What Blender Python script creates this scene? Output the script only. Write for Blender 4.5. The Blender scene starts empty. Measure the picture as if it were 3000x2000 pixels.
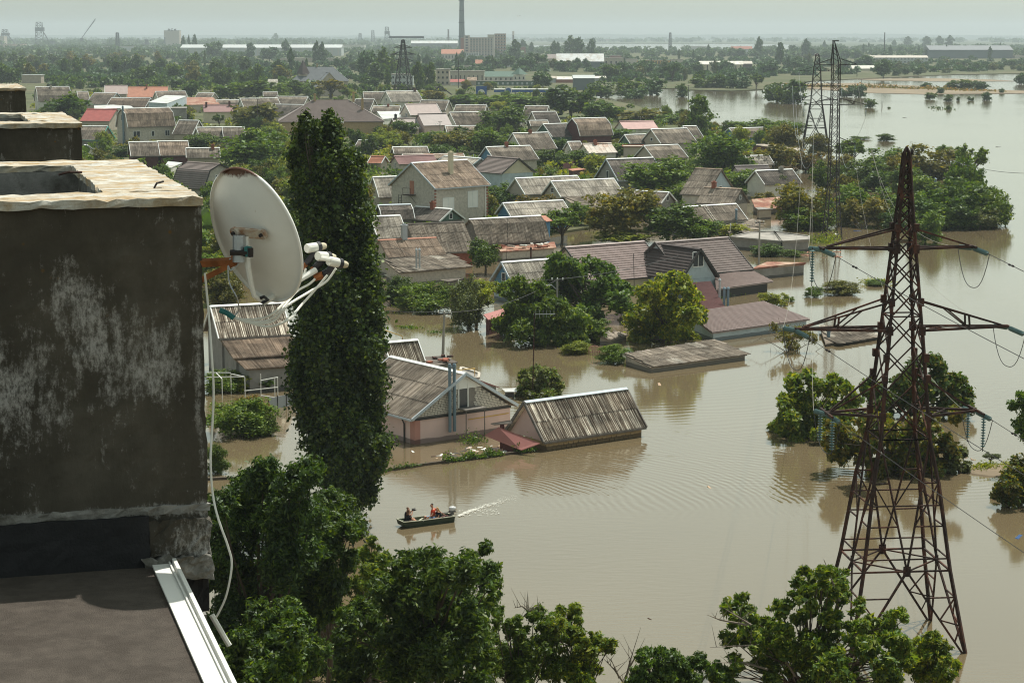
import bpy, math, random
import numpy as np
from mathutils import Vector, Matrix
random.seed(7)
R = math.radians
sc = bpy.context.scene
COL = sc.collection
# ---------------------------------------------------------------- camera, sky, sun, exposure
F = 5833.0; HC = 28.0; HZ = 102.0
TH = math.atan((1000 - HZ) / F)
cam = bpy.data.cameras.new('camera'); co = bpy.data.objects.new('camera', cam); COL.objects.link(co)
cam.sensor_width = 36; cam.lens = F * 36 / 3000; cam.clip_start = 0.5; cam.clip_end = 40000
co.location = (0, 0, HC); co.rotation_euler = (math.pi / 2 - TH, 0, 0)
sc.camera = co
SUN_EL, SUN_AZ = 65.0, 40.0          # azimuth to the right of straight ahead (+Y)
w = bpy.data.worlds.new('World'); sc.world = w; w.use_nodes = True
nt = w.node_tree; nt.nodes.clear()
sky = nt.nodes.new('ShaderNodeTexSky'); sky.sky_type = 'NISHITA'; sky.sun_disc = False
sky.sun_elevation = R(SUN_EL); sky.sun_rotation = R(SUN_AZ); sky.altitude = 0
sky.air_density = 1.0; sky.dust_density = 1.5; sky.ozone_density = 1.0
hs = nt.nodes.new('ShaderNodeHueSaturation'); hs.inputs['Saturation'].default_value = 0.25; hs.inputs['Value'].default_value = 1.0
tint = nt.nodes.new('ShaderNodeMix'); tint.data_type = 'RGBA'; tint.blend_type = 'MULTIPLY'; tint.inputs[0].default_value = 1.0
tint.inputs[7].default_value = (0.905, 1.0, 0.872, 1)
bg = nt.nodes.new('ShaderNodeBackground'); bg.inputs['Strength'].default_value = 0.15
wo = nt.nodes.new('ShaderNodeOutputWorld')
nt.links.new(sky.outputs[0], hs.inputs['Color']); nt.links.new(hs.outputs[0], tint.inputs[6])
nt.links.new(tint.outputs[2], bg.inputs['Color']); nt.links.new(bg.outputs[0], wo.inputs[0])
sl = bpy.data.lights.new('sun', 'SUN'); sl.energy = 5.0; sl.angle = R(0.6); sl.color = (1.0, 0.95, 0.86)
so = bpy.data.objects.new('sun', sl); COL.objects.link(so)
sdir = Vector((math.sin(R(SUN_AZ)) * math.cos(R(SUN_EL)), math.cos(R(SUN_AZ)) * math.cos(R(SUN_EL)), math.sin(R(SUN_EL))))
so.rotation_euler = sdir.to_track_quat('Z', 'Y').to_euler(); so.location = (0, 0, 200)
vs = sc.view_settings; sc.display_settings.display_device = 'sRGB'
vs.view_transform = 'Standard'; vs.look = 'None'; vs.gamma = 1; vs.use_curve_mapping = False; vs.exposure = 0.0
cy = sc.cycles; cy.use_denoising = True; cy.max_bounces = 6; cy.diffuse_bounces = 3; cy.glossy_bounces = 3
cy.transmission_bounces = 4; cy.transparent_max_bounces = 8; cy.volume_bounces = 0; cy.caustics_reflective = False; cy.caustics_refractive = False
cy.sample_clamp_indirect = 4; cy.filter_width = 1.1
# ---------------------------------------------------------------- picture point -> place
ct, st = math.cos(TH), math.sin(TH)
def ray(x, y):
    u, v = (x - 1500) / F, (1000 - y) / F
    return Vector((u, ct + v * st, -st + v * ct))
def at(x, y, z=0.0):
    d = ray(x, y); t = (z - HC) / d.z
    return Vector((d.x * t, d.y * t, z))
def atY(x, y, Y):
    d = ray(x, y); t = Y / d.y
    return Vector((d.x * t, Y, HC + d.z * t))
def proj(p):
    dy, dz = p[1], p[2] - HC
    dep = dy * ct - dz * st; up = dy * st + dz * ct
    return (1500 + F * p[0] / dep, 1000 - F * up / dep)
def crop(x0, y0, s):
    return lambda x, y: (x0 + x / s, y0 + y / s)
cA = crop(0, 0, 2.352); cB = crop(1000, 0, 2.352); cC = crop(2000, 0, 2.352)
cE = crop(1100, 400, 2.6137); cF = crop(1600, 400, 2.6137); cG = crop(500, 400, 2.6137); cD = crop(2200, 400, 2.6137)
cH = crop(550, 850, 2.6137); cI = crop(1050, 850, 2.3233); cJ = crop(1750, 850, 2.79); cK = crop(2250, 900, 2.79)
cL = crop(2250, 1400, 2.6133)
# ---------------------------------------------------------------- materials
def newmat(name):
    m = bpy.data.materials.new(name); m.use_nodes = True
    t = m.node_tree; b = t.nodes['Principled BSDF']
    return m, t, b
def N(t, typ, **kw):
    n = t.nodes.new(typ)
    for k, v in kw.items(): setattr(n, k, v)
    return n
def ramp(t, stops):
    n = t.nodes.new('ShaderNodeValToRGB'); e = n.color_ramp.elements
    while len(e) < len(stops): e.new(0.5)
    for i, (p, c) in enumerate(stops):
        e[i].position = p; e[i].color = (c[0], c[1], c[2], 1) if not isinstance(c, (int, float)) else (c, c, c, 1)
    return n
def mixc(t, fac, a, b, mode='MIX'):
    n = t.nodes.new('ShaderNodeMix'); n.data_type = 'RGBA'; n.blend_type = mode
    for i, v in ((0, fac), (6, a), (7, b)):
        if hasattr(v, 'default_value') or hasattr(v, 'is_linked'): t.links.new(v, n.inputs[i])
        elif i == 0: n.inputs[0].default_value = v
        else: n.inputs[i].default_value = (*v, 1)
    return n.outputs[2]
def noise(t, scale, detail=4, vec=None, rough=0.6, dist=0.0):
    n = t.nodes.new('ShaderNodeTexNoise'); n.inputs['Scale'].default_value = scale; n.inputs['Detail'].default_value = detail
    n.inputs['Roughness'].default_value = rough; n.inputs['Distortion'].default_value = dist
    if vec is not None: t.links.new(vec, n.inputs['Vector'])
    return n
def mapping(t, vec, scale=(1, 1, 1), rot=(0, 0, 0), loc=(0, 0, 0)):
    n = t.nodes.new('ShaderNodeMapping'); n.inputs['Scale'].default_value = scale; n.inputs['Rotation'].default_value = rot
    n.inputs['Location'].default_value = loc; t.links.new(vec, n.inputs['Vector']); return n.outputs[0]
def wpos(t): return t.nodes.new('ShaderNodeNewGeometry').outputs['Position']
def bump(t, b, h, strength=0.3, dist=0.02):
    n = t.nodes.new('ShaderNodeBump'); n.inputs['Strength'].default_value = strength; n.inputs['Distance'].default_value = dist
    t.links.new(h, n.inputs['Height']); t.links.new(n.outputs[0], b.inputs['Normal']); return n
MAT = {}
def plain(name, c, rough=0.8, var=0.25, scale=1.5, metal=0.0, bmp=0.15, dirt=None):
    if name in MAT: return MAT[name]
    m, t, b = newmat(name); p = wpos(t)
    n = noise(t, scale, 5, p); c = Vector(c)
    r = ramp(t, [(0.3, tuple(c * (1 - var))), (0.7, tuple(c * (1 + var)))]); t.links.new(n.outputs[0], r.inputs[0])
    col = r.outputs[0]
    if dirt:
        n2 = noise(t, scale * 0.35, 6, p, 0.7); r2 = ramp(t, [(0.48, 0), (0.62, 1)]); t.links.new(n2.outputs[0], r2.inputs[0])
        col = mixc(t, r2.outputs[0], col, dirt)
    if name.endswith('_wall') or name.startswith('brick') or name.endswith('_gable') or name == 'wood_grey':   # silt line left by the flood
        sp = t.nodes.new('ShaderNodeSeparateXYZ'); t.links.new(p, sp.inputs[0]); ad = t.nodes.new('ShaderNodeMath'); ad.operation = 'MULTIPLY_ADD'; t.links.new(n.outputs[0], ad.inputs[0]); ad.inputs[1].default_value = -.25; t.links.new(sp.outputs[2], ad.inputs[2])
        rz = ramp(t, [(.16, 1), (.22, 0)]); t.links.new(ad.outputs[0], rz.inputs[0]); col = mixc(t, rz.outputs[0], col, tuple(c * .38))
    t.links.new(col, b.inputs['Base Color']); b.inputs['Roughness'].default_value = rough; b.inputs['Metallic'].default_value = metal
    b.inputs['Specular IOR Level'].default_value = 0.3
    if bmp: bump(t, b, noise(t, scale * 12, 3, p).outputs[0], bmp, 0.02)
    MAT[name] = m; return m
def slate(name, dark, mid, light, lightness=0.5):
    """weathered corrugated fibre cement: streaks down the slope from UV, lichen from position, each sheet its own tone"""
    m, t, b = newmat(name); p = wpos(t)
    uv = t.nodes.new('ShaderNodeTexCoord').outputs['UV']
    oi = t.nodes.new('ShaderNodeObjectInfo')
    comb = N(t, 'ShaderNodeVectorMath', operation='ADD'); mp = mapping(t, uv, (16, .45, 1)); t.links.new(mp, comb.inputs[0])
    sc3 = N(t, 'ShaderNodeVectorMath', operation='SCALE'); sc3.inputs[0].default_value = (37, 11, 5); t.links.new(oi.outputs['Random'], sc3.inputs['Scale']); t.links.new(sc3.outputs[0], comb.inputs[1])
    st_ = noise(t, 1.0, 4, comb.outputs[0], 0.65)
    r = ramp(t, [(0.36, dark), (0.52, mid), (0.78 - 0.2 * lightness, light)]); t.links.new(st_.outputs[0], r.inputs[0])
    pn = noise(t, 0.45, 7, p, 0.75); r2 = ramp(t, [(0.36, 0.42), (0.64, 1.28)]); t.links.new(pn.outputs[0], r2.inputs[0])
    c = mixc(t, 1.0, r.outputs[0], r2.outputs[0], 'MULTIPLY')
    r3 = ramp(t, [(0.0, 0.82), (1.0, 1.15)]); t.links.new(oi.outputs['Random'], r3.inputs[0])
    c = mixc(t, 1.0, c, r3.outputs[0], 'MULTIPLY')
    # valleys of the waves and the laps coloured darker so the ribs stand out
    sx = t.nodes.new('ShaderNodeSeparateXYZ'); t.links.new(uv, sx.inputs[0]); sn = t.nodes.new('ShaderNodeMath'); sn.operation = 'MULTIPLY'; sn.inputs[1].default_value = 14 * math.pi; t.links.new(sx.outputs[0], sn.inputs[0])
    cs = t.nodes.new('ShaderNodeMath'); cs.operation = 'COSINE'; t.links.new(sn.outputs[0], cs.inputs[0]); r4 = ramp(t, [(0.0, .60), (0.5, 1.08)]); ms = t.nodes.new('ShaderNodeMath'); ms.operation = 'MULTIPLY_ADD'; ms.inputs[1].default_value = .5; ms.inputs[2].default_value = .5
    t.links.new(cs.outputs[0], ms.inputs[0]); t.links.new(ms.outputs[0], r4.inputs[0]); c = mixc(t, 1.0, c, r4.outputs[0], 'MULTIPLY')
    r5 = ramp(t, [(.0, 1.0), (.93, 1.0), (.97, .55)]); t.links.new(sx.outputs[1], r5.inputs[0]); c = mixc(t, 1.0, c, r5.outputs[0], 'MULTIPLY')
    t.links.new(c, b.inputs['Base Color']); b.inputs['Roughness'].default_value = 0.95; b.inputs['Specular IOR Level'].default_value = 0.15
    bump(t, b, noise(t, 14, 4, p).outputs[0], 0.25, 0.02)
    MAT[name] = m; return m
slate('slate_brown', (0.143, 0.118, 0.094), (0.264, 0.223, 0.180), (0.444, 0.397, 0.336))
slate('slate_dark', (0.091, 0.079, 0.069), (0.165, 0.144, 0.125), (0.259, 0.234, 0.201), .3)
slate('slate_pale', (0.267, 0.236, 0.197), (0.436, 0.393, 0.333), (0.616, 0.580, 0.507), .8)
slate('slate_streaked', (0.079, 0.060, 0.044), (0.251, 0.203, 0.154), (0.871, 0.813, 0.692), .9)
slate('slate_warm', (0.182, 0.135, 0.100), (0.330, 0.255, 0.196), (0.469, 0.389, 0.317), .4)
plain('tile_mauve', (.285, .220, .205), .45, .10, .6, 0, .0)
plain('tile_brown', (.200, .160, .148), .5, .12, .6, 0, .0)
plain('tile_dark', (.075, .058, .055), .5, .12, .6, 0, .0)
plain('tile_plum', (.240, .130, .125), .5, .10, .6, 0, .0)
plain('tile_red', (.32, .085, .075), .6, .15, .8, 0, .05)
plain('tile_orange', (.38, .165, .105), .7, .15, .8, 0, .05)
plain('tile_pink', (.42, .25, .23), .6, .12, .8, 0, .05)
plain('tile_rosebrown', (.33, .26, .24), .6, .1, .8, 0, .05)
plain('tile_grey', (.17, .185, .20), .55, .1, .6, 0, .05)
plain('metal_pale', (.55, .58, .58), .5, .1, .5, 0, .05, (.42, .40, .36))
plain('rusty_roof', (.25, .105, .07), .85, .35, 1.2, 0, .2, (.42, .30, .22))
plain('rust_white', (.58, .52, .46), .8, .2, 1.0, 0, .1, (.36, .19, .11))
plain('rose_sheet', (.36, .15, .135), .6, .12, .5, 0, .05)
plain('white_wall', (.66, .64, .58), .85, .12, .8, 0, .1, (.48, .46, .41))
plain('cream_wall', (.60, .54, .40), .85, .1, .8, 0, .1)
plain('beige_wall', (.46, .40, .33), .85, .12, .8, 0, .1)
plain('brick_pale', (.47, .43, .37), .9, .2, 3.0, 0, .3)
plain('brick_silicate', (.60, .56, .49), .9, .12, 3.0, 0, .3)
plain('mortar', (.22, .20, .175), .95, .15, 3.0, 0, .1)
plain('brick_yellow', (.40, .29, .16), .9, .15, 3.0, 0, .3)
plain('brick_red', (.28, .10, .065), .9, .25, 3.0, 0, .3)
plain('grey_wall', (.27, .26, .245), .9, .15, 1.0, 0, .1, (.20, .19, .17))
plain('blue_gable', (.09, .22, .36), .7, .2, 2.0, 0, .1)
plain('lightblue_gable', (.42, .50, .54), .7, .15, 1.2, 0, .1)
plain('green_gable', (.08, .14, .11), .7, .2, 2.0)
plain('wood_grey', (.17, .155, .14), .9, .3, 3.0, 0, .3)
plain('dark_red_wood', (.10, .035, .035), .8, .2, 2.0)
plain('pink_wall', (.68, .50, .46), .85, .07, .6, 0, .1)
plain('salmon_wall', (.47, .24, .20), .85, .07, .6, 0, .1)
plain('trim_white', (.72, .74, .73), .6, .08, 1.0)
plain('trim_blue', (.44, .50, .55), .6, .08, 1.0)
plain('trim_dark', (.04, .038, .036), .6, .1, 1.0)
plain('turquoise', (.06, .38, .34), .6, .1, 1.0)
plain('zinc', (.42, .45, .47), .4, .1, 2.0, 0.5)
plain('pipe_blue', (.16, .23, .28), .5, .1, 2.0)
plain('yellow_pipe', (.62, .40, .08), .5, .1, 2.0)
plain('glass', (.030, .036, .042), .12, .2, .5, 0, 0)
plain('concrete', (.33, .31, .28), .95, .2, .8, 0, .3, (.22, .21, .19))
plain('concrete_pole', (.30, .285, .25), .95, .15, 1.0, 0, .2)
plain('iron_rust', (.034, .019, .015), .85, .45, 2.5, 0, .2, (.10, .038, .022))
plain('iron_dark', (.035, .030, .030), .8, .3, 1.5, 0, .1)
plain('iron_far', (.05, .055, .065), .8, .2, .5, 0, 0)
plain('insulator', (.12, .20, .20), .15, .15, 4.0, 0, 0)
plain('wire', (.06, .06, .06), .6, .1, 1.0, 0, 0)
plain('bark', (.085, .068, .050), .95, .3, 2.0, 0, .4)
plain('bark_pale', (.20, .17, .135), .95, .25, 2.0, 0, .3)
plain('white_paint', (.74, .74, .70), .5, .05, 1.0, 0, 0)
plain('plywood_debris', (.38, .27, .18), .9, .3, 1.0)
plain('fence_metal', (.36, .40, .43), .5, .1, 1.0)
plain('blue_plastic', (.02, .07, .20), .4, .1, 1.0)
def leafmat(name, c, c2, sat=0.0, trans=0.35):
    m, t, b = newmat(name); t.nodes.remove(b)
    out = t.nodes['Material Output']; g = t.nodes.new('ShaderNodeNewGeometry'); oi = t.nodes.new('ShaderNodeObjectInfo')
    r = ramp(t, [(0.0, tuple(Vector(c) * 0.62)), (0.55, c), (1.0, c2)]); t.links.new(g.outputs['Random Per Island'], r.inputs[0])
    n = noise(t, 0.55, 3, g.outputs['Position']); r2 = ramp(t, [(0.35, 0.72), (0.68, 1.28)]); t.links.new(n.outputs[0], r2.inputs[0])
    col = mixc(t, 1.0, r.outputs[0], r2.outputs[0], 'MULTIPLY')
    r3 = ramp(t, [(0.0, (.82, .9, .95)), (.5, (1., 1., .9)), (1.0, (1.16, 1.08, .88))]); t.links.new(oi.outputs['Random'], r3.inputs[0])
    col = mixc(t, 1.0, col, r3.outputs[0], 'MULTIPLY')
    d = t.nodes.new('ShaderNodeBsdfDiffuse'); tr = t.nodes.new('ShaderNodeBsdfTranslucent'); gl = t.nodes.new('ShaderNodeBsdfGlossy')
    gl.inputs['Roughness'].default_value = 0.5; gl.inputs['Color'].default_value = (.8, .85, .85, 1)
    t.links.new(col, d.inputs[0]); tc = mixc(t, 1.0, col, (1.5, 1.45, .55), 'MULTIPLY'); t.links.new(tc, tr.inputs[0])
    m1 = t.nodes.new('ShaderNodeMixShader'); m1.inputs[0].default_value = trans; t.links.new(d.outputs[0], m1.inputs[1]); t.links.new(tr.outputs[0], m1.inputs[2])
    m2 = t.nodes.new('ShaderNodeMixShader'); m2.inputs[0].default_value = 0.03; t.links.new(m1.outputs[0], m2.inputs[1]); t.links.new(gl.outputs[0], m2.inputs[2])
    t.links.new(m2.outputs[0], out.inputs[0]); MAT[name] = m; return m
leafmat('leaf_dark', (0.058, 0.111, 0.013), (0.137, 0.190, 0.019))
leafmat('leaf_green', (0.086, 0.158, 0.015), (0.202, 0.263, 0.022))
leafmat('leaf_yellow', (0.179, 0.230, 0.018), (0.360, 0.355, 0.028), trans=.42)
leafmat('leaf_olive', (0.126, 0.131, 0.018), (0.260, 0.204, 0.028))
leafmat('leaf_rust', (0.144, 0.125, 0.022), (0.346, 0.171, 0.028), trans=.4)
leafmat('leaf_grey', (0.107, 0.131, 0.050), (0.216, 0.236, 0.087), trans=.25)
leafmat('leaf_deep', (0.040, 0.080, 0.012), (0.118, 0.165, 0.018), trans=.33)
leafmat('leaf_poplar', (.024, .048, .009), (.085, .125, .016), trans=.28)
leafmat('leaf_far', (0.053, 0.111, 0.030), (0.102, 0.165, 0.044), trans=.2)
# ---------------------------------------------------------------- mesh helpers
class MB:
    def __init__(s): s.v = []; s.f = []; s.uv = None
    def add(s, vs_, fs):
        o = len(s.v); s.v += [tuple(p) for p in vs_]; s.f += [tuple(i + o for i in q) for q in fs]; return s
    def quad(s, a, b, c, d): return s.add([a, b, c, d], [(0, 1, 2, 3)])
    def box(s, x0, y0, z0, x1, y1, z1):
        v = [(x, y, z) for x in (x0, x1) for y in (y0, y1) for z in (z0, z1)]
        return s.add(v, [(0, 1, 3, 2), (4, 6, 7, 5), (0, 4, 5, 1), (2, 3, 7, 6), (0, 2, 6, 4), (1, 5, 7, 3)])
    def prism(s, pts, vec):
        """polygon pts extruded by vec"""
        n = len(pts); vec = Vector(vec); pts = [Vector(p) for p in pts]
        s.add(pts + [p + vec for p in pts], [tuple(range(n))[::-1], tuple(range(n, 2 * n))] + [(i, (i + 1) % n, n + (i + 1) % n, n + i) for i in range(n)]); return s
    def bar(s, a, b, w_, h=None, up=(0, 0, 1)):
        a, b = Vector(a), Vector(b); h = h or w_; d = (b - a)
        if d.length < 1e-6: return s
        d.normalize(); u = Vector(up)
        if abs(d.dot(u)) > .98: u = Vector((1, 0, 0))
        x = d.cross(u).normalized() * w_ / 2; y = x.cross(d).normalized() * h / 2
        v = [a - x - y, a + x - y, a + x + y, a - x + y, b - x - y, b + x - y, b + x + y, b - x + y]
        return s.add(v, [(3, 2, 1, 0), (4, 5, 6, 7), (0, 1, 5, 4), (1, 2, 6, 5), (2, 3, 7, 6), (3, 0, 4, 7)])
    def tube(s, pts, r, n=6, cap=True):
        pts = [Vector(p) for p in pts]; rr = r if isinstance(r, (list, tuple)) else [r] * len(pts); o = len(s.v); ref = None
        for i, p in enumerate(pts):
            d = (pts[min(i + 1, len(pts) - 1)] - pts[max(i - 1, 0)]).normalized()
            if ref is None: ref = Vector((0, 0, 1)) if abs(d.z) < .9 else Vector((1, 0, 0))
            x = d.cross(ref).normalized(); y = x.cross(d); ref = y
            for k in range(n):
                a = 2 * math.pi * k / n; s.v.append(tuple(p + (x * math.cos(a) + y * math.sin(a)) * rr[i]))
        for i in range(len(pts) - 1):
            for k in range(n): s.f.append((o + i * n + k, o + i * n + (k + 1) % n, o + (i + 1) * n + (k + 1) % n, o + (i + 1) * n + k))
        if cap: s.f.append(tuple(o + k for k in range(n))[::-1]); e = o + (len(pts) - 1) * n; s.f.append(tuple(e + k for k in range(n)))
        return s
    def lathe(s, prof, c=(0, 0, 0), axis=(0, 0, 1), n=12):
        ax = Vector(axis).normalized(); ref = Vector((0, 0, 1)) if abs(ax.z) < .9 else Vector((1, 0, 0))
        x = ax.cross(ref).normalized(); y = ax.cross(x); c = Vector(c); o = len(s.v)
        for r_, h in prof:
            for k in range(n):
                a = 2 * math.pi * k / n; s.v.append(tuple(c + ax * h + (x * math.cos(a) + y * math.sin(a)) * r_))
        for i in range(len(prof) - 1):
            for k in range(n): s.f.append((o + i * n + k, o + i * n + (k + 1) % n, o + (i + 1) * n + (k + 1) % n, o + (i + 1) * n + k))
        s.f.append(tuple(o + k for k in range(n))[::-1]); e = o + (len(prof) - 1) * n; s.f.append(tuple(e + k for k in range(n)))
        return s
    def ball(s, c, r, n=8, m=5, sz=(1, 1, 1)):
        return s.lathe([(max(.001, r * math.sin(math.pi * i / m)), -r * math.cos(math.pi * i / m) * sz[2]) for i in range(m + 1)], c, (0, 0, 1), n)
    def mesh(s, name, mat=None):
        me = bpy.data.meshes.new(name); me.from_pydata(s.v, [], s.f)
        if s.uv:
            l = me.uv_layers.new(name='UVMap'); l.data.foreach_set('uv', s.uv)
        if mat: me.materials.append(MAT[mat] if isinstance(mat, str) else mat)
        return me
    def build(s, name, mat=None, parent=None, smooth=False, **kw):
        me = s.mesh(name, mat)
        if smooth: me.shade_smooth()
        return obj(name, me, parent, **kw)
def obj(name, me, parent=None, M=None, **kw):
    o = bpy.data.objects.new(name, me); COL.objects.link(o)
    if parent is not None: o.parent = parent
    if M is not None: o.matrix_local = M
    for k, v in kw.items(): o[k] = v
    return o
USED = {}
def thing(name, label, cat, loc=(0, 0, 0), rz=0.0, group=None):
    o = bpy.data.objects.new(name, None); COL.objects.link(o); o.empty_display_size = .5
    o.location = loc; o.rotation_euler = (0, 0, rz); o['label'] = label; o['category'] = cat
    if group: o['group'] = group
    return o
def tag(o, label, cat, group=None):
    o['label'] = label; o['category'] = cat
    if group: o['group'] = group
    return o
def sheet_mesh(name, waves, sx, sy, amp, seg=4, thick=0.0):
    """unit corrugated sheet: x 0..sx across waves, y 0..sy down the slope, z the waves"""
    m = MB(); n = waves * seg; uv = []
    vs_ = []
    for i in range(n + 1):
        z = amp * math.cos(2 * math.pi * i / seg); vs_ += [(sx * i / n, 0, z), (sx * i / n, sy, z)]
    m.add(vs_, [(2 * i, 2 * i + 2, 2 * i + 3, 2 * i + 1) for i in range(n)])
    for i in range(n): uv += [i / n, 0, (i + 1) / n, 0, (i + 1) / n, 1, i / n, 1]
    m.uv = uv; me = m.mesh(name, 'slate_brown'); return me
# ---------------------------------------------------------------- the setting: water, land, hills, haze
def water_material():
    m, t, b = newmat('flood_water'); p = wpos(t)
    n = noise(t, .02, 3, p); r = ramp(t, [(0.35, (.138, .106, .060)), (0.65, (.158, .123, .072))]); t.links.new(n.outputs[0], r.inputs[0])
    t.links.new(r.outputs[0], b.inputs['Base Color']); b.inputs['Roughness'].default_value = .07; b.inputs['IOR'].default_value = 1.82
    b.inputs['Specular IOR Level'].default_value = .5; b.inputs['Specular Tint'].default_value = (1, .99, .95, 1)
    # height field: fine chop, long swell, and two sets of ripples left by the boat
    fine = noise(t, 1.0, 3, mapping(t, p, (.9, 2.4, 1), (0, 0, R(8))), .55)
    patch = noise(t, .03, 2, mapping(t, p, (1, .5, 1))); pr = ramp(t, [(0.42, .12), (0.66, 1)]); t.links.new(patch.outputs[0], pr.inputs[0])
    def mth(op, a, b_, c=None):
        q = t.nodes.new('ShaderNodeMath'); q.operation = op
        for i, v in enumerate((a, b_, c)):
            if v is None: continue
            if isinstance(v, (int, float)): q.inputs[i].default_value = v
            else: t.links.new(v, q.inputs[i])
        return q.outputs[0]
    h = mth('MULTIPLY', fine.outputs[0], mth('MULTIPLY', pr.outputs[0], .013))
    def rings(c, period, r0, r1, amp, soft, dirn=None):
        sub = N(t, 'ShaderNodeVectorMath', operation='SUBTRACT'); t.links.new(p, sub.inputs[0]); sub.inputs[1].default_value = c
        ln = N(t, 'ShaderNodeVectorMath', operation='LENGTH'); t.links.new(sub.outputs[0], ln.inputs[0]); d = ln.outputs['Value']
        wob = noise(t, .12, 2, p); d2 = mth('ADD', d, mth('MULTIPLY', wob.outputs[0], 3.0))
        s_ = mth('SINE', mth('MULTIPLY', d2, 2 * math.pi / period), 0)
        mk = mth('MULTIPLY', mth('SMOOTHSTEP' if False else 'MINIMUM', mth('MAXIMUM', mth('DIVIDE', mth('SUBTRACT', d, r0), soft), 0), 1), mth('MINIMUM', mth('MAXIMUM', mth('DIVIDE', mth('SUBTRACT', r1, d), soft), 0), 1))
        if dirn:
            nd = N(t, 'ShaderNodeVectorMath', operation='NORMALIZE'); t.links.new(sub.outputs[0], nd.inputs[0])
            dt = N(t, 'ShaderNodeVectorMath', operation='DOT_PRODUCT'); t.links.new(nd.outputs[0], dt.inputs[0]); dt.inputs[1].default_value = Vector(dirn[:3]).normalized()
            mk = mth('MULTIPLY', mk, mth('MINIMUM', mth('MAXIMUM', mth('DIVIDE', mth('SUBTRACT', dt.outputs['Value'], dirn[3]), .15), 0), 1))
        pn = noise(t, .07, 2, p); pm = ramp(t, [(.4, .25), (.6, 1)]); t.links.new(pn.outputs[0], pm.inputs[0])
        return mth('MULTIPLY', mth('MULTIPLY', s_, mk), mth('MULTIPLY', pm.outputs[0], amp))
    a = at(1560, 1150); h = mth('ADD', h, rings((a.x + 6, a.y + 22, 0), 1.15, 16, 48, .0028, 10, (.25, -1, 0, .55)))
    a = at(1350, 1500); h = mth('ADD', h, rings((a.x - 2, a.y, 0), .55, 3, 26, .008, 5, (.8, .45, 0, .80)))
    a = at(2380, 1330); h = mth('ADD', h, rings((a.x + 4, a.y + 14, 0), .8, 8, 30, .004, 6, (-.3, -1, 0, .6)))
    a = at(1330, 1420); h = mth('ADD', h, rings((a.x - 6, a.y - 6, 0), .75, 8, 34, .0022, 8, (.75, .6, 0, .75)))
    bn = bump(t, b, h, 1.0, 1.0)
    MAT['flood_water'] = m
water_material()
m = MB().quad((-6500, -120, 0), (6500, -120, 0), (6500, 13600, 0), (-6500, 13600, 0)); m.build('flood_water', 'flood_water', kind='structure')
plain('soil', (.075, .085, .035), 1.0, .35, .05, 0, .3, (.12, .11, .06))
plain('far_field', (.07, .09, .05), 1.0, .25, .004, 0, 0, (.10, .105, .065))
plain('reed_flat', (.24, .19, .13), 1.0, .2, .06, 0, .2, (.19, .155, .105))
plain('hill_wood', (.055, .078, .06), 1.0, .3, .004, 0, 0)
def land(name, pts, z, mat, skirt=1.5, **kw):
    P = [at(x, y, z) for x, y in pts]; n = len(P)
    m = MB(); m.add([(p.x, p.y, z) for p in P] + [(p.x, p.y, -skirt) for p in P],
                    [tuple(range(n))] + [(i, n + i, n + (i + 1) % n, (i + 1) % n) for i in range(n)])
    return m.build(name, mat, kind='structure', **kw)
land('ground', [(-1500, 900), (300, 1010), (700, 760), (1100, 745), (1500, 700), (1760, 660), (2050, 590), (2230, 510), (2290, 455), (2200, 405), (2000, 350), (1850, 305),
                (1740, 285), (1715, 268), (1850, 262), (1980, 258), (1990, 262), (2140, 266), (2235, 262), (2245, 248), (2400, 236), (2620, 226), (2800, 218), (3600, 208), (5200, 150), (3600, 150), (3200, 151), (2700, 150), (2300, 148), (2010, 148), (1700, 146), (1400, 146), (1000, 145), (0, 145), (-1500, 145)][::-1], .35, 'soil')
land('reed_flat', [(2345, 246), (2500, 243), (2700, 252), (2880, 262), (3050, 268), (2990, 274), (2700, 276), (2540, 272), (2400, 262), (2340, 255)][::-1], .14, 'reed_flat')
land('reed_flat.001', [(2500, 232), (2700, 229), (2900, 233), (2980, 238), (2800, 239), (2560, 236)][::-1], .14, 'reed_flat')
land('far_bank', [(-4000, 141), (0, 139), (900, 138.5), (1250, 139), (1500, 133), (1640, 131), (1720, 128), (2000, 128.5), (2200, 128), (2330, 130), (2345, 141), (2900, 143), (4200, 142), (6500, 112.2), (-3500, 112.2)][::-1], .9, 'far_field')
# far wooded rise that closes the view
rng = np.random.default_rng(3)
m = MB(); xs = np.linspace(-6300, 6300, 260); hh = 24 + 4 * np.sin(xs / 900) + 3 * np.sin(xs / 310 + 1) + rng.normal(0, 1.1, 260)
V = [];
for x, h in zip(xs, hh): V += [(x, 11600, .5), (x, 12300, h * .8), (x, 12700, h + 3), (x, 13500, 1)]
m.add(V, [(4 * i + k, 4 * i + k + 4, 4 * i + k + 5, 4 * i + k + 1) for i in range(259) for k in range(3)]); m.build('hills', 'hill_wood', kind='structure')
# air
hz = bpy.data.materials.new('haze'); hz.use_nodes = True; t = hz.node_tree; t.nodes.clear()
o_ = t.nodes.new('ShaderNodeOutputMaterial'); pv = t.nodes.new('ShaderNodeVolumePrincipled'); pv.inputs['Color'].default_value = (.83, .94, 1.0, 1)
HAZE = 1.15e-4
pv.inputs['Density'].default_value = HAZE; pv.inputs['Anisotropy'].default_value = 0.15; t.links.new(pv.outputs[0], o_.inputs['Volume']); MAT['haze'] = hz
MB().box(-7000, -200, -3, 7000, 14500, 104).build('haze', 'haze', kind='stuff')

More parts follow.
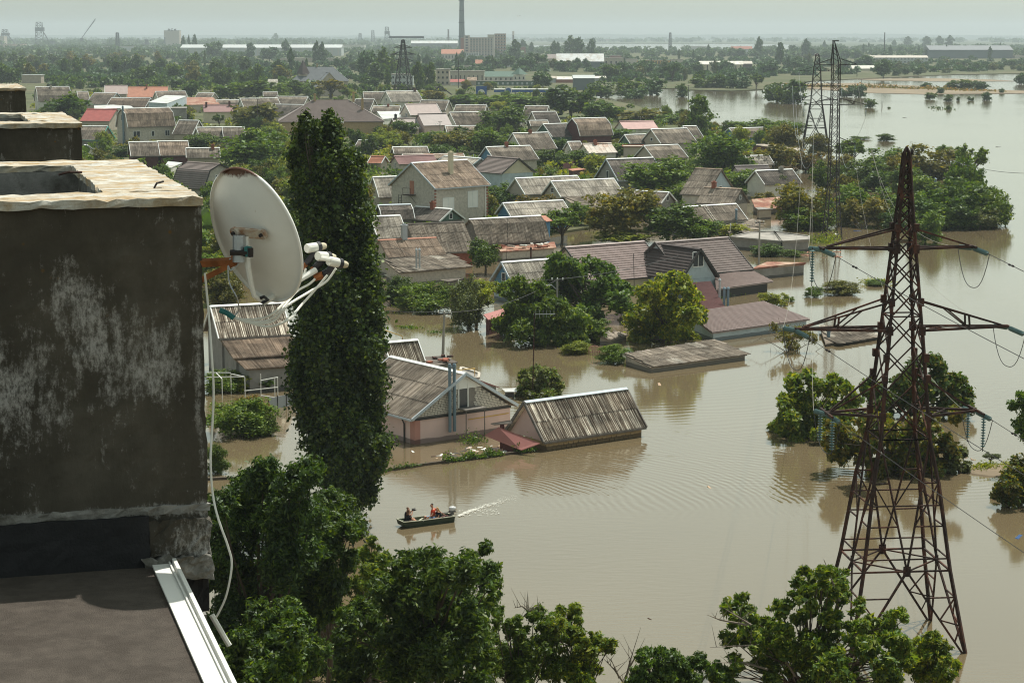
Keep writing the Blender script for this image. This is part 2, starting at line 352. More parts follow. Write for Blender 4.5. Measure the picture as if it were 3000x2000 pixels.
# ---------------------------------------------------------------- house builder
SHEET = sheet_mesh('roof_sheet', 7, 1, 1, .032, 4)
SHEETF = sheet_mesh('roof_sheet_plain', 7, 1, 1, .022, 2)
ALLROOFS = []      # outlines of the slopes that face the camera, kept for placing trees between the houses
def wall_window(parent, P, X, w_, h_, frame='trim_white', shutter=False):
    """window on a wall: P lower left corner (local), X unit vector along the wall; outward normal = X x Z"""
    X = Vector(X).normalized(); Zv = Vector((0, 0, 1)); n = X.cross(Zv); P = Vector(P) + n * .03
    m = MB(); a = .09
    for (p, q) in ((P, P + X * w_), (P + Zv * h_, P + X * w_ + Zv * h_), (P, P + Zv * h_), (P + X * w_, P + X * w_ + Zv * h_)): m.bar(p, q, a, .08, n)
    if w_ > .9: m.bar(P + X * w_ * .5, P + X * w_ * .5 + Zv * h_, a * .8, .07, n)
    f = m.build('window', frame, parent)
    q = P + n * (-.012); nn = MB().prism([q, q + X * w_, q + X * w_ + Zv * h_, q + Zv * h_], n * .015).build('pane' if not shutter else 'shutter', 'white_paint' if shutter else 'glass', f)
    return f
def corrug_slope(parent, name, O, X, Y, L, S, mat, sheets=True, rows=None, fine=True):
    """lay sheets on a slope: O upper left corner, X along the ridge, Y down the slope"""
    X = Vector(X).normalized(); Y = Vector(Y).normalized(); Z = Y.cross(X) * -1
    Z = X.cross(Y)
    if Z.z < 0: Z = -Z
    nc = min(40, max(1, round(L / 1.13))); nr = min(12, rows or max(1, round(S / 1.7))); cw, rl = L / nc, S / nr
    rnd = random.Random(int(L * 1000 + S * 77))
    for i in range(nr):
        for j in range(nc):
            p = O + X * (cw * j + rnd.uniform(-.012, .012)) + Y * (rl * i - (.10 if i else 0) + rnd.uniform(-.02, .02)) + Z * (.045 + .016 * (nr - i) + rnd.uniform(0, .008) + .004 * (j % 2))
            tl = rnd.uniform(-.006, .006)
            M = Matrix(((X.x * cw * 1.01, Y.x * (rl + .08), Z.x, p.x), (X.y * cw * 1.01, Y.y * (rl + .08), Z.y, p.y), (X.z * cw * 1.01, Y.z * (rl + .08), Z.z, p.z), (0, 0, 0, 1)))
            s_ = obj(name, SHEET if fine else SHEETF, parent, M); s_.material_slots[0].link = 'OBJECT'; s_.material_slots[0].material = MAT[mat]
def tile_slope(parent, name, P0, P1, P2, P3, mat, per=.35, wav=.19, near=True):
    """stamped metal tile sheet over the quad P0 P1 (top left, top right) P2 P3 (bottom right, bottom left): stepped rows, rounded waves"""
    P = [Vector(p) for p in (P0, P1, P2, P3)]; S = max((P[3] - P[0]).length, (P[2] - P[1]).length); L = max((P[1] - P[0]).length, (P[2] - P[3]).length)
    nr = min(60, max(2, int(S / per))); nc = min(260, max(3, int(L / wav)) * (2 if near else 1)); nrm = (P[1] - P[0]).cross(P[3] - P[0]) if (P[1] - P[0]).length > .1 else (P[2] - P[3]).cross(P[3] - P[0])
    nrm.normalize();
    if nrm.z < 0: nrm = -nrm
    m = MB(); rowz = []
    for i in range(nr): rowz += [(i / nr, .03), ((i + .90) / nr, .10)]
    rowz.append((1.0, .06))
    for r_, z in rowz:
        A = P[0].lerp(P[3], r_); B = P[1].lerp(P[2], r_)
        for j in range(nc + 1):
            q = A.lerp(B, j / nc) + nrm * (z + (.028 * math.cos(math.pi * j) if near else 0)); m.v.append(tuple(q))
    n = nc + 1
    for i in range(len(rowz) - 1):
        for j in range(nc): m.f.append((i * n + j, i * n + j + 1, (i + 1) * n + j + 1, (i + 1) * n + j))
    return m.build(name, mat, parent)
HOUSES = {}
def house(cr, R1, R2, E, he, pitch, key, label, kind='gable', roof='slate_brown', wall='beige_wall', gable=None, trim='trim_white', ridge=None, verge=True,
          sheets=None, yaw=None, wins=(), chim=(), depth_back=None, over=.35, mid=(.5, .32), cat='house', lmin=3.0, group=None, zbase=-1.0, left_win=None, right_win=None, back=True):
    r1, r2, e = cr(*R1), cr(*R2), cr(*E); Pe = at(*e, he); tp = math.tan(R(pitch))
    def solve(hr):
        A, B = at(*r1, hr), at(*r2, hr)
        if yaw is not None:
            d = Vector((math.cos(R(yaw)), math.sin(R(yaw)), 0)); u = (r2[0] - 1500) / F
            # x = u * (y ct - (hr-HC) st)
            L = (u * (A.y * ct - (hr - HC) * st) - A.x) / (d.x - u * d.y * ct); B = A + d * L
        d = (B - A); d.z = 0; d.normalize(); nrm = Vector((-d.y, d.x, 0)); q = A - Pe; return A, B, d, q.dot(nrm)
    lo, hi = he + .05, 24.0
    for _ in range(50):
        md = (lo + hi) / 2; A, B, d, wd = solve(md)
        if wd > .01 and (md - he) / wd < tp: lo = md
        else: hi = md
    hr = (lo + hi) / 2; A, B, d, wd = solve(hr); L = max(lmin, (B - A).length); C_ = (A + B) / 2; yw = math.atan2(d.y, d.x)
    dist = A.y; lim = dist < 330 if sheets is None else sheets
    root = thing('house' if cat == 'house' else cat.replace(' ', '_'), label, cat, (C_.x, C_.y, 0), yw, group)
    HOUSES[key] = dict(c=C_, L=L, w=wd, hr=hr, yaw=math.degrees(yw), he=he, root=root)
    x0, x1 = -L / 2, L / 2; wi = max(.6, wd - over); xi0, xi1 = x0 + .3, x1 - .3; g = gable or wall
    th = (hr - he) / wd; wb_ = depth_back or wd
    if kind == 'gable': prof = [(-wd, he), (0, hr), (wb_, hr - th * wb_)]
    elif kind == 'gambrel': prof = [(-wd, he), (-wd * mid[0], hr - (hr - he) * mid[1]), (0, hr), (wd * mid[0], hr - (hr - he) * mid[1]), (wd, he)]
    else: prof = [(-wd, he), (0, hr), (wd, he)]
    wt = he + th * (wd - wi) if kind != 'gambrel' else he
    ins = .3 * (hr - he) / wd
    wl = MB().box(xi0, -wi, zbase, xi1, wi if not depth_back else wb_ - over, he - .02)
    W = wl.build('wall', wall, root)
    if kind in ('gable', 'gambrel'):
        # gable walls follow the roof profile from below
        pr = [(p[0], p[1] - .12) for p in prof]; pr = [(max(-wi, min(p[0], wb_ - over)), p[1] if i not in (0, len(pr) - 1) else he - .0) for i, p in enumerate(pr)]
        for xx, nm, sgn in ((xi0, 'gable', 1), (xi1, 'gable', -1)):
            pts = [(xx, p[0], max(p[1], he)) for p in pr]
            pts = [pts[0], (xx, pts[0][1], he + .05)] + pts[1:-1] + [(xx, pts[-1][1], he + .05), pts[-1]]
            q = [(xx, -wi, he)] + [(xx, p[0] if abs(p[0]) < wi else math.copysign(wi, p[0]), max(he + .02, p[1] - .0)) for p in pr[1:-1]] + [(xx, wi if not depth_back else wb_ - over, he)]
            mm = MB().prism(q, (sgn * .2 - .003 * sgn, 0, 0)); gb = mm.build('gable', g, root)
            if yw > 0 and sgn == 1 and left_win: wall_window(root, (xi0, left_win[2] / 2 + left_win[0], he + left_win[1]), (0, -1, 0), left_win[2], left_win[3], 'trim_white')
            if sgn == -1 and right_win: wall_window(root, (xi1, -right_win[2] / 2 + right_win[0], he + right_win[1]), (0, 1, 0), right_win[2], right_win[3], 'trim_white')
        dk = MB(); n = len(prof)
        dk.add([(x, p[0], p[1] - (0 if k == 0 else .1)) for k in (0, 1) for x in (x0, x1) for p in prof],
               [(i, i + 1, n + i + 1, n + i) for i in range(n - 1)] + [(2 * n + i, 3 * n + i, 3 * n + i + 1, 2 * n + i + 1) for i in range(n - 1)] +
               [(i, 2 * n + i, 2 * n + i + 1, i + 1) for i in range(n - 1)] + [(n + i, n + i + 1, 3 * n + i + 1, 3 * n + i) for i in range(n - 1)] + [(0, n, 3 * n, 2 * n), (n - 1, 2 * n - 1 + 0, 2 * n - 1 + 2 * n, 3 * n - 1)])
        rf = dk.build('roof', roof, root)
        tile = roof.startswith('tile')
        for i in range(n - 1):
            a, b = prof[i], prof[i + 1]; front = b[0] <= 0.001
            up, dn = (b, a) if front else (a, b); S = math.hypot(up[0] - dn[0], up[1] - dn[1]); Y = Vector((0, dn[0] - up[0], dn[1] - up[1]))
            if front:
                if tile:
                    if dist < 420: tile_slope(rf, 'tile_sheet', (x0, up[0], up[1] - .04), (x1, up[0], up[1] - .04), (x1, dn[0], dn[1] - .04), (x0, dn[0], dn[1] - .04), roof, .35, .19, dist < 260)
                elif lim and roof.startswith('slate'): corrug_slope(rf, 'roof_sheet', Vector((x0, up[0], up[1])), (1, 0, 0), Y, L, S, roof, fine=dist < 260)
                elif roof.startswith('slate'):
                    mm = MB(); nn = max(4, int(L / .18)); V = []; uv = []
                    for j in range(nn + 1):
                        x = x0 + L * j / nn; z = .03 + (.03 if j % 2 else 0); V += [(x, up[0], up[1] + z), (x, dn[0], dn[1] + z)]
                    mm.add(V, [(2 * j, 2 * j + 1, 2 * j + 3, 2 * j + 2) for j in range(nn)])
                    for j in range(nn): uv += [j / 7, 0, j / 7, S / 1.7, (j + 1) / 7, S / 1.7, (j + 1) / 7, 0]
                    mm.uv = uv; mm.build('corrugated_slope', roof, rf)
                elif roof not in ('metal_pale',) or True:
                    mm = MB(); ns = max(2, int(L / 1.1))
                    for j in range(ns + 1): mm.bar((x0 + L * j / ns, up[0], up[1] + .02), (x0 + L * j / ns, dn[0], dn[1] + .02), .06, .05)
                    mm.build('standing_seam', roof, rf, kind='stuff')
        if ridge is not False:
            m2 = MB(); m2.bar((x0 - .03, -.11, hr + .07), (x1 + .03, -.11, hr + .07), .26, .05, (0, -.5, 1)); m2.bar((x0 - .03, .11, hr + .06), (x1 + .03, .11, hr + .06), .26, .05, (0, .5, 1)); m2.build('ridge_cap', ridge or ('trim_white' if roof.startswith('slate') else roof), rf)
        if verge:
            for x in (x0 - .05, x1 + .05):
                for i in range(n - 1): MB().bar((x, prof[i][0], prof[i][1] + .03), (x, prof[i + 1][0], prof[i + 1][1] + .03), .09, .2).build('verge_board', trim, rf)
        m4 = MB().bar((x0, -wd - .03, he - .02), (x1, -wd - .03, he - .02), .05, .14); m4.build('fascia', trim if trim != 'trim_white' else 'wood_grey', rf)
    else:   # hip
        hL = min(L / 2 - .5, wd) if kind == 'hip' else 0
        # R1,R2 are the ridge ends; eaves run hip beyond them
        a0, a1 = x0, x1; e0, e1 = x0 - wd, x1 + wd
        ws = MB().box(e0 + over, -wi, zbase, e1 - over, wi, he - .02); W.data = ws.mesh('wall', wall)
        T0, T1 = (a0, 0, hr), (a1, 0, hr); c = [(e0, -wd, he), (e1, -wd, he), (e1, wd, he), (e0, wd, he)]
        dk = MB().add([T0, T1] + c + [(q[0], q[1], he - .12) for q in c], [(0, 2, 3, 1), (1, 3, 4), (0, 1, 4, 5), (0, 5, 2), (6, 9, 8, 7), (2, 6, 7, 3), (3, 7, 8, 4), (4, 8, 9, 5), (5, 9, 6, 2)])
        rf = dk.build('roof', roof, root)
        if dist < 420 or roof.startswith('tile'):
            tile_slope(rf, 'tile_sheet', T0, T1, c[1], c[0], roof, .35, .19 if dist < 260 else .4, dist < 260)
            tile_slope(rf, 'tile_sheet', T0, (a0, .01, hr), c[0], c[3], roof, .35, .19 if dist < 260 else .4, False)
            tile_slope(rf, 'tile_sheet', T1, (a1, .01, hr), c[2], c[1], roof, .35, .19 if dist < 260 else .4, False)
        m2 = MB()
        for p, q in ((T0, T1), (T0, c[0]), (T1, c[1])): m2.bar(Vector(p) + Vector((0, 0, .12)), Vector(q) + Vector((0, 0, .12)), .25, .08)
        m2.build('ridge_cap', roof, rf)
        x0, x1 = e0, e1
    for (tx, ty, ck, chh) in chim:
        # tx along the house 0..1, ty down the front slope 0..1, height above roof
        X = x0 + (x1 - x0) * tx; Y = -wd * ty; Zr = hr - (hr - he) * ty
        if ck == 'pipe':
            m5 = MB().lathe([(.11, -.5), (.11, chh), (.17, chh), (.17, chh + .06), (.05, chh + .22)], (X, Y, Zr), n=8); m5.build('chimney_pipe', 'zinc', rf)
        else:
            m5 = MB().box(X - .32, Y - .25, Zr - .6, X + .32, Y + .25, Zr + chh).box(X - .40, Y - .33, Zr + chh, X + .40, Y + .33, Zr + chh + .12).box(X - .2, Y - .13, Zr + chh + .12, X + .2, Y + .13, Zr + chh + .3)
            m5.build('chimney', ck, rf)
    for (side, tt, z, ww, hh_) in wins:
        sh = hh_ < 0; hh_ = abs(hh_)
        if side == 'F': wall_window(W, (xi0 + (xi1 - xi0) * tt, -wi, z), (1, 0, 0), ww, hh_, shutter=sh)
        elif side == 'L': wall_window(W, (xi0, wi - 2 * wi * tt, z), (0, -1, 0), ww, hh_)
        else: wall_window(W, (xi1, -wi + 2 * wi * tt, z), (0, 1, 0), ww, hh_)
    ca, sa = math.cos(yw), math.sin(yw)
    def L2W(x, y, z): return (C_.x + x * ca - y * sa, C_.y + x * sa + y * ca, z)
    poly = [proj(L2W(*q)) for q in ((x0, 0, hr), (x1, 0, hr), (x1, -wd, he), (x0, -wd, he))]; ALLROOFS.append((A.y, poly))
    HOUSES[key]['L2W'] = L2W; HOUSES[key]['px'] = (sum(p[0] for p in poly) / 4, sum(p[1] for p in poly) / 4); HOUSES[key]['foot'] = (x0, x1, wd)
    return root
def slab(cr, pts, zs, thick, key, label, roof='slate_brown', wall='brick_pale', cat='shed', tile=None, inset=.25, rim=None, name=None, sheets=None):
    """low or flat roof from its four corners (top left, top right, bottom right, bottom left) at heights zs, walls straight down into the water"""
    P = [at(*cr(*p), z) for p, z in zip(pts, zs)]; c = sum(P, Vector()) / 4; c.z = 0
    root = thing(name or cat.replace(' ', '_'), label, cat, c); Q = [p - c for p in P]
    cc = sum(Q, Vector()) / 4
    I = [q.lerp(cc, min(.8, inset * 1.4 / (cc - q).length)) for q in Q]
    w_ = MB(); w_.add([(q.x, q.y, q.z - thick) for q in I] + [(q.x, q.y, -1.5) for q in I], [(0, 1, 2, 3)] + [(i, 4 + i, 4 + (i + 1) % 4, (i + 1) % 4) for i in range(4)]); w_.build('wall', wall, root)
    rf = MB().add(Q + [q - Vector((0, 0, thick)) for q in Q], [(3, 2, 1, 0), (4, 5, 6, 7)] + [(i, (i + 1) % 4, 4 + (i + 1) % 4, 4 + i) for i in range(4)]).build('roof', roof, root)
    if tile: tile_slope(rf, 'tile_sheet', Q[0], Q[1], Q[2], Q[3], roof, .35, .19, True)
    if sheets:
        nc, nr = sheets; rnd = random.Random(nc * 7 + nr)
        for i in range(nr):
            for j in range(nc):
                a = Q[0].lerp(Q[1], j / nc).lerp(Q[3].lerp(Q[2], j / nc), i / nr); b = Q[0].lerp(Q[1], (j + 1) / nc).lerp(Q[3].lerp(Q[2], (j + 1) / nc), i / nr)
                d = Q[0].lerp(Q[1], j / nc).lerp(Q[3].lerp(Q[2], j / nc), (i + 1) / nr)
                X = b - a; Y = (d - a) * 1.04; Z = Y.cross(X).normalized();
                if Z.z < 0: Z = -Z
                a = a + Z * (.03 + .014 * (nr - i) + rnd.uniform(0, .012))
                s_ = obj('roof_sheet', SHEET, rf, Matrix(((X.x, Y.x, Z.x, a.x), (X.y, Y.y, Z.y, a.y), (X.z, Y.z, Z.z, a.z), (0, 0, 0, 1)))); s_.material_slots[0].link = 'OBJECT'
                s_.material_slots[0].material = MAT['slate_pale' if rnd.random() < .12 else roof]
    if rim:
        mm = MB()
        for i in range(4): mm.bar(Q[i] + Vector((0, 0, .06)), Q[(i + 1) % 4] + Vector((0, 0, .06)), .22, .16)
        mm.build('parapet', rim, rf)
    ALLROOFS.append((P[0].y, [proj(p) for p in P])); HOUSES[key] = dict(c=c, L=(P[1] - P[0]).length, w=2, hr=max(zs), he=min(zs), yaw=0, px=proj(sum(P, Vector()) / 4), foot=None, root=root)
    return root
# ---------------------------------------------------------------- village houses, far to near
G_ = 'houses of the flooded village'
# -- left part of the village
house(cA, (245,600), (475,596), (300,700), 3.6, 52, 'grey gambrel house', 'light walled gambrel house with weathered grey roof beside the second roof shaft', 'gambrel', 'slate_brown', 'white_wall', yaw=24, left_win=(0, .4, .9, 1.2), chim=((.45, .1, 'brick_pale', .9),))
house(cA, (530,632), (605,630), (560,690), 3, 33, 'small grey cottage', 'small grey roofed cottage just right of the grey gambrel house', yaw=20)
house(cA, (650,640), (805,637), (640,722), 3, 33, 'brown slate cottage', 'brown slate cottage with a pale blue edge in front of the orange roof', trim='lightblue_gable', yaw=-20)
house(cA, (722,590), (876,590), (722,650), 3.2, 30, 'rose grey roof', 'house with flat rose grey roof left of the orange roofed house', roof='tile_rosebrown', yaw=10)
house(cA, (880,600), (1158,597), (905,671), 3.2, 33, 'orange roofed house', 'house with bright orange tiled roof and a red brick chimney', roof='tile_orange', wall='brick_red', yaw=8, chim=((.47, .15, 'brick_red', 1.4),), verge=False)
house(cA, (1070,632), (1275,628), (1110,690), 3, 33, 'long slate house', 'long low slate roofed house behind the pale blue box house', gable='white_wall', yaw=25)
house(cA, (1365,640), (1478,640), (1375,680), 3, 33, 'short slate house', 'short slate roofed house with white verge right of the round tree', yaw=-20)
house(cA, (770,675), (1038,671), (790,737), 2.9, 34, 'wide brown slate house', 'wide house with brown slate roof directly below the orange roof', roof='slate_warm', yaw=-16)
slab(cA, [(1140,656), (1288,662), (1150,713), (1022,705)], (6.2,6.2,5.2,5.2), .15, 'pale blue box house', 'tall box house with pale grey metal roof and light blue walls', roof='metal_pale', wall='lightblue_gable', cat='house')
slab(cA, [(1160,738), (1290,736), (1288,744), (1162,746)], (4.4,4.4,4.4,4.4), .1, 'grey annexe', 'flat grey annexe under the pale blue box house', roof='grey_wall', wall='grey_wall', cat='annexe')
slab(cA, [(1285,672), (1468,670), (1515,718), (1285,724)], (4.6,4.6,3.2,3.2), .15, 'red brown shed roof', 'low red brown lean-to roof right of the pale blue box house', roof='rusty_roof', wall='beige_wall')
slab(cA, [(648,728), (882,718), (920,742), (650,752)], (3.6,3.6,3.0,3.0), .12, 'flat white roof', 'nearly flat pale roof between the brown slate cottage and the red roof', roof='metal_pale', wall='white_wall')
house(cA, (600,752), (806,750), (640,836), 3, 30, 'red roofed house', 'house with broad muted red roof left of the two storey gambrel house', roof='tile_red', yaw=-12, verge=False)
house(cA, (1655,680), (1912,672), (1690,742), 3, 34, 'white trimmed long house', 'long slate house with bright white verge left of the brown hip roof', yaw=24, gable='white_wall')
house(cA, (1905,665), (2122,661), (1920,716), 3, 33, 'far slate house by castle', 'slate roofed house with white ridge below the grey castle-like house', yaw=-14)
house(cA, (1812,636), (1912,633), (1812,666), 3, 30, 'little slate roof', 'little slate roof below the white gable left of the castle-like house', yaw=10)
house(cA, (1490,690), (1645,686), (1500,716), 3, 28, 'thin slate roof', 'thin strip of slate roof behind the wine roofed cream house', yaw=10)
house(cA, (1398,726), (1620,722), (1330,774), 3.8, 27, 'wine roofed cream house', 'cream house with wine red roof and two dark chimneys', 'gable', 'tile_plum', 'cream_wall', yaw=12, wins=(('F', .42, 2.0, .8, .9),), chim=((.1, .25, 'dark_red_wood', 1.3), (.82, .15, 'dark_red_wood', 1.3)), verge=False)
house(cA, (1875,720), (2092,717), (1890,792), 2.9, 34, 'dark slate house', 'dark slate house tucked under the left corner of the brown hip roof', roof='slate_dark', yaw=-18)
# the two storey gambrel house
house(cA, (835,750), (1162,742), (885,880), 4.6, 53, 'two storey gambrel house', 'two storey pale brick gambrel house with three white windows and a tall blue grey pipe', 'gambrel', 'slate_warm', 'brick_pale', gable='brick_pale', mid=(.62, .26), sheets=True,
      wins=(('F', .10, 2.1, 1.9, 1.5), ('F', .50, 2.2, .8, 1.3), ('F', .80, 2.2, 1.3, 1.4), ('L', .55, 2.2, .9, 1.4)), left_win=(.2, 1.6, 1.0, 1.6))
house(cA, (560,870), (742,867), (570,966), 2.6, 34, 'turquoise eaved shed', 'low slate roofed shed with turquoise fascia left of the two storey gambrel house', wall='grey_wall', trim='turquoise', yaw=-10, cat='shed')
house(cA, (1235,830), (1372,825), (1240,926), 2.8, 38, 'grey slope house', 'slate house with white right verge touching the two storey gambrel house', yaw=-16)
house(cA, (1352,880), (1532,877), (1385,950), 2.8, 36, 'white gabled slate house', 'slate house with bright white gable right of the two storey gambrel house', gable='white_wall', yaw=24)
house(cA, (1532,878), (1682,873), (1545,950), 2.8, 34, 'slate extension', 'slate roof extension continuing right of the white gabled slate house', yaw=12)
house(cA, (888,980), (1085,976), (940,1078), 2.8, 34, 'near slate house left half', 'weathered slate house in front of the two storey gambrel house', roof='slate_brown', yaw=16, wall='dark_red_wood')
house(cA, (1082,975), (1292,970), (1135,1074), 2.8, 34, 'near slate house right half', 'weathered slate house with dark wall joined right of another slate house', roof='slate_warm', yaw=16, wall='dark_red_wood')
house(cA, (1282,1022), (1512,1018), (1295,1090), 2.8, 34, 'slate roof behind walnut', 'white ridged slate roof left of the big bright walnut tree', roof='slate_brown', yaw=10, chim=((.8, .1, 'brick_red', .8),))
house(cA, (590,1000), (602,1004), (560,1050), 2.4, 38, 'small white gabled shed', 'small shed with white gable facing the roof shaft', roof='slate_dark', wall='white_wall', gable='white_wall', yaw=-64, cat='shed')
# big brown hip roof
house(cA, (2160,690), (2395,688), (1940,842), 4.4, 30, 'brown hip roofed house', 'large yellow brick house with broad brown hip roof and three tan chimneys', 'hip', 'tile_brown', 'brick_yellow', yaw=6,
      chim=((.35, .05, 'brick_yellow', 1.8), (.72, .0, 'brick_yellow', 2.0), (.80, .45, 'brick_yellow', 2.8)))
# castle like house: three grey roofs
house(cA, (2120,462), (2290,458), (2040,560), 5.0, 40, 'grey castle-like house', 'grand grey roofed house with steep gables and a pointed turret', 'hip', 'tile_grey', 'beige_wall', yaw=5, chim=((.45, .0, 'brick_yellow', 1.4),))
house(cA, (2255,500), (2262,504), (2180,600), 4.6, 47, 'castle front gable', 'steep front gable wing with arched windows on the grey castle-like house', 'gable', 'tile_grey', 'beige_wall', gable='beige_wall', yaw=-72, lmin=6, trim='brick_pale')
m_ = atY(2090 / 2.352, 560 / 2.352, HOUSES['grey castle-like house']['c'].y - 4); tw = thing('turret', 'pointed dark turret left of the grey castle-like house', 'turret', (m_.x, m_.y, 0)); MB().box(-2.2, -2.2, 0, 2.2, 2.2, 8.5).build('wall', 'beige_wall', tw)
MB().lathe([(3.6, 8.3), (.05, 15.5)], n=4).build('roof', 'tile_dark', tw)
# -- centre
house(cB, (150,636), (298,632), (165,684), 3, 32, 'far left slate of centre', 'slate roof behind the brown hip roofed house, left of the white gabled chalet', yaw=10)
house(cB, (305,630), (522,624), (362,704), 3, 38, 'white gabled chalet', 'pale roofed chalet with white gable and one black chimney', roof='slate_pale', wall='white_wall', gable='white_wall', yaw=30, chim=((.92, .05, 'dark_red_wood', 1.0),), left_win=(0, .3, 1.2, 1.0))
house(cB, (100,684), (228,680), (110,762), 3, 34, 'dark slate roof', 'dark slate roof just right of the brown hip roof chimneys', roof='slate_dark', yaw=-14)
house(cB, (222,732), (408,728), (200,772), 3, 28, 'slate roof with small chimney', 'low slate roof with small chimney above the white sheet roof', yaw=-8, chim=((.55, .05, 'brick_red', .6),))
slab(cB, [(245,768), (402,766), (445,805), (285,822)], (3.4,3.4,2.8,2.8), .12, 'white sheet roof', 'small white sheet roof right of the brown hip roofed house', roof='metal_pale', wall='white_wall')
house(cB, (438,718), (655,712), (490,796), 3.4, 36, 'light brown gabled house', 'beige gabled house with plain light brown roof', roof='tile_rosebrown', wall='beige_wall', gable='beige_wall', yaw=26, left_win=(-.5, -.6, 1.2, 1.1))
house(cB, (550,692), (742,688), (590,762), 3, 36, 'white verged slate house', 'slate house with white verge behind the light brown gabled house', yaw=-16)
house(cB, (528,785), (722,779), (568,868), 3.4, 40, 'aubergine tiled house', 'pink gabled house with steep aubergine tiled roof', roof='tile_brown', wall='pink_wall', gable='pink_wall', yaw=28, wins=(('L', .35, 2.0, 1.0, 1.3),), verge=False)
house(cB, (350,818), (510,812), (270,892), 2.6, 30, 'low aubergine wing', 'low aubergine roofed wing with black chimney left of the pink gable', roof='tile_brown', wall='pink_wall', yaw=20, chim=((.15, .0, 'trim_dark', 1.0),))
house(cB, (745,776), (955,768), (800,863), 3, 39, 'white gabled grey house', 'white walled house with mossy grey slate roof and white verges', gable='white_wall', wall='white_wall', yaw=28)
house(cB, (790,724), (1002,721), (822,768), 3, 36, 'hidden slate house', 'slate roof partly hidden by trees above the white gabled grey house', yaw=-14)
house(cB, (1268,731), (1428,728), (1300,790), 3, 36, 'slate roof by big tree', 'slate roof right of the tall dark trees near the gas station', yaw=-14)
house(cB, (1312,772), (1475,766), (1275,850), 3, 38, 'dark overgrown house', 'dark slate house half hidden under the largest tree of the shore', roof='slate_dark', yaw=22)
house(cB, (1292,832), (1420,828), (1322,872), 2.8, 32, 'tiny slate roof', 'tiny slate roof between the dark overgrown house and the maroon gambrel house', yaw=14)
house(cB, (1195,815), (1248,813), (1215,860), 2.8, 34, 'slate sliver', 'sliver of slate roof with white verge above the white-and-slate cottage', yaw=-20)
house(cB, (1390,856), (1560,850), (1462,945), 3, 36, 'green gabled house', 'slate house with dark green gable in front of the maroon gambrel house', roof='slate_dark', gable='green_gable', wall='green_gable', yaw=33)
house(cB, (1590,818), (1818,808), (1700,938), 3.2, 50, 'maroon gambrel house', 'gambrel house with curved maroon gable and pale ridge', 'gambrel', 'slate_warm', 'dark_red_wood', gable='dark_red_wood', mid=(.6, .34), yaw=33)
house(cB, (1915,838), (2150,832), (1962,892), 3, 30, 'pink sheet roof', 'house with plain pink sheet roof at the edge of the village', roof='tile_pink', wall='white_wall', yaw=22, verge=False)
house(cB, (1180,920), (1420,912), (1245,1034), 3, 40, 'white-and-slate cottage', 'white gabled cottage with steep slate roof and red chimney stub', wall='white_wall', gable='white_wall', yaw=31, chim=((.5, .0, 'brick_red', .5),))
house(cB, (715,869), (955,862), (700,915), 2.8, 28, 'low slate roof', 'low slate roof below the white gabled grey house', yaw=12)
house(cB, (1950,930), (2105,925), (1978,992), 2.9, 36, 'small green gabled house', 'small slate house with dark green gable left of the beige gabled house', gable='green_gable', wall='green_gable', yaw=28)
house(cB, (2132,892), (2380,884), (2205,992), 3.1, 37, 'beige gabled house', 'slate house with beige gable and one small dark window near the shore', wall='beige_wall', gable='beige_wall', yaw=31, left_win=(0, .5, .9, .7))
house(cC, (0,871), (92,865), (20,965), 3.1, 40, 'twin slate house', 'slate house with steep white right verge joined to the beige gabled house', yaw=30, wall='white_wall')
house(cC, (318,886), (572,875), (330,950), 2.9, 48, 'blue gabled shore house', 'gambrel slate house with small blue gable on the flooded shore', 'gambrel', 'slate_brown', 'blue_gable', gable='blue_gable', mid=(.7,.35), yaw=30)
slab(cC, [(480,995), (560,992), (810,1022), (790,1040)], (2.4,2.4,2.2,2.2), .15, 'shore lean-to', 'long low lean-to roof below the blue gabled shore house', roof='slate_brown', wall='dark_red_wood')
house(cC, (430,1075), (592,1070), (450,1140), 2.5, 34, 'pale slate shed', 'pale slate shed among orange tinged trees', roof='slate_pale', yaw=20, cat='shed')
house(cF, (1440,226), (1698,218), (1480,300), 2.8, 32, 'dark brown metal roof', 'house with dark brown metal roof behind the leaning pole', roof='tile_dark', yaw=18, verge=False)
house(cF, (1600,264), (1882,254), (1655,372), 2.6, 38, 'slate house by leaning pole', 'grey slate house with white ridge just right of the leaning pole', roof='slate_dark', yaw=30, chim=((.68, .1, 'concrete', .6),), wall='white_wall')
slab(cF, [(1572,480), (1800,460), (1832,548), (1602,552)], (2.2,2.2,1.0,1.0), .1, 'rusty red roof', 'rusty red corrugated roof beside flooded orange tinged trees', roof='rusty_roof', wall='wood_grey')
# -- middle rows
house(cB, (352,1015), (590,1009), (365,1062), 2.8, 32, 'short slate behind plum roof', 'slate roof with pale ridge behind the plum roofed house', yaw=14)
house(cB, (420,1066), (840,1054), (450,1098), 2.8, 26, 'rust streaked long roof', 'long rust streaked slate roof directly behind the plum roof', roof='slate_warm', yaw=14, ridge='rust_white')
house(cB, (362,1077), (636,1070), (430,1132), 3.0, 28, 'plum roofed house', 'grey brick house with smooth plum red metal roof', roof='tile_plum', wall='brick_pale', gable='brick_pale', yaw=24, verge=False, left_win=(0, -.9, .6, 1.0))
house(cE, (275,205), (697,180), (485,402), 6.4, 34, 'two storey brick house', 'two storey pale brick house with red brick corners and white roller shutters', 'gable', 'slate_warm', 'brick_pale', gable='brick_pale', trim='trim_blue', ridge='trim_white',
      wins=(('F', .14, 3.4, 2.1, -1.6), ('F', .62, 3.4, 1.9, -2.3)), chim=((.5, .48, 'cream_wall', 3.0),), sheets=True, zbase=-.5)
house(cE, (530,148), (808,172), (560,200), 4.6, 30, 'grey gabled house', 'house with grey plastered gable behind the two storey brick house', roof='slate_pale', wall='grey_wall', gable='grey_wall', trim='lightblue_gable', yaw=-50, lmin=7)
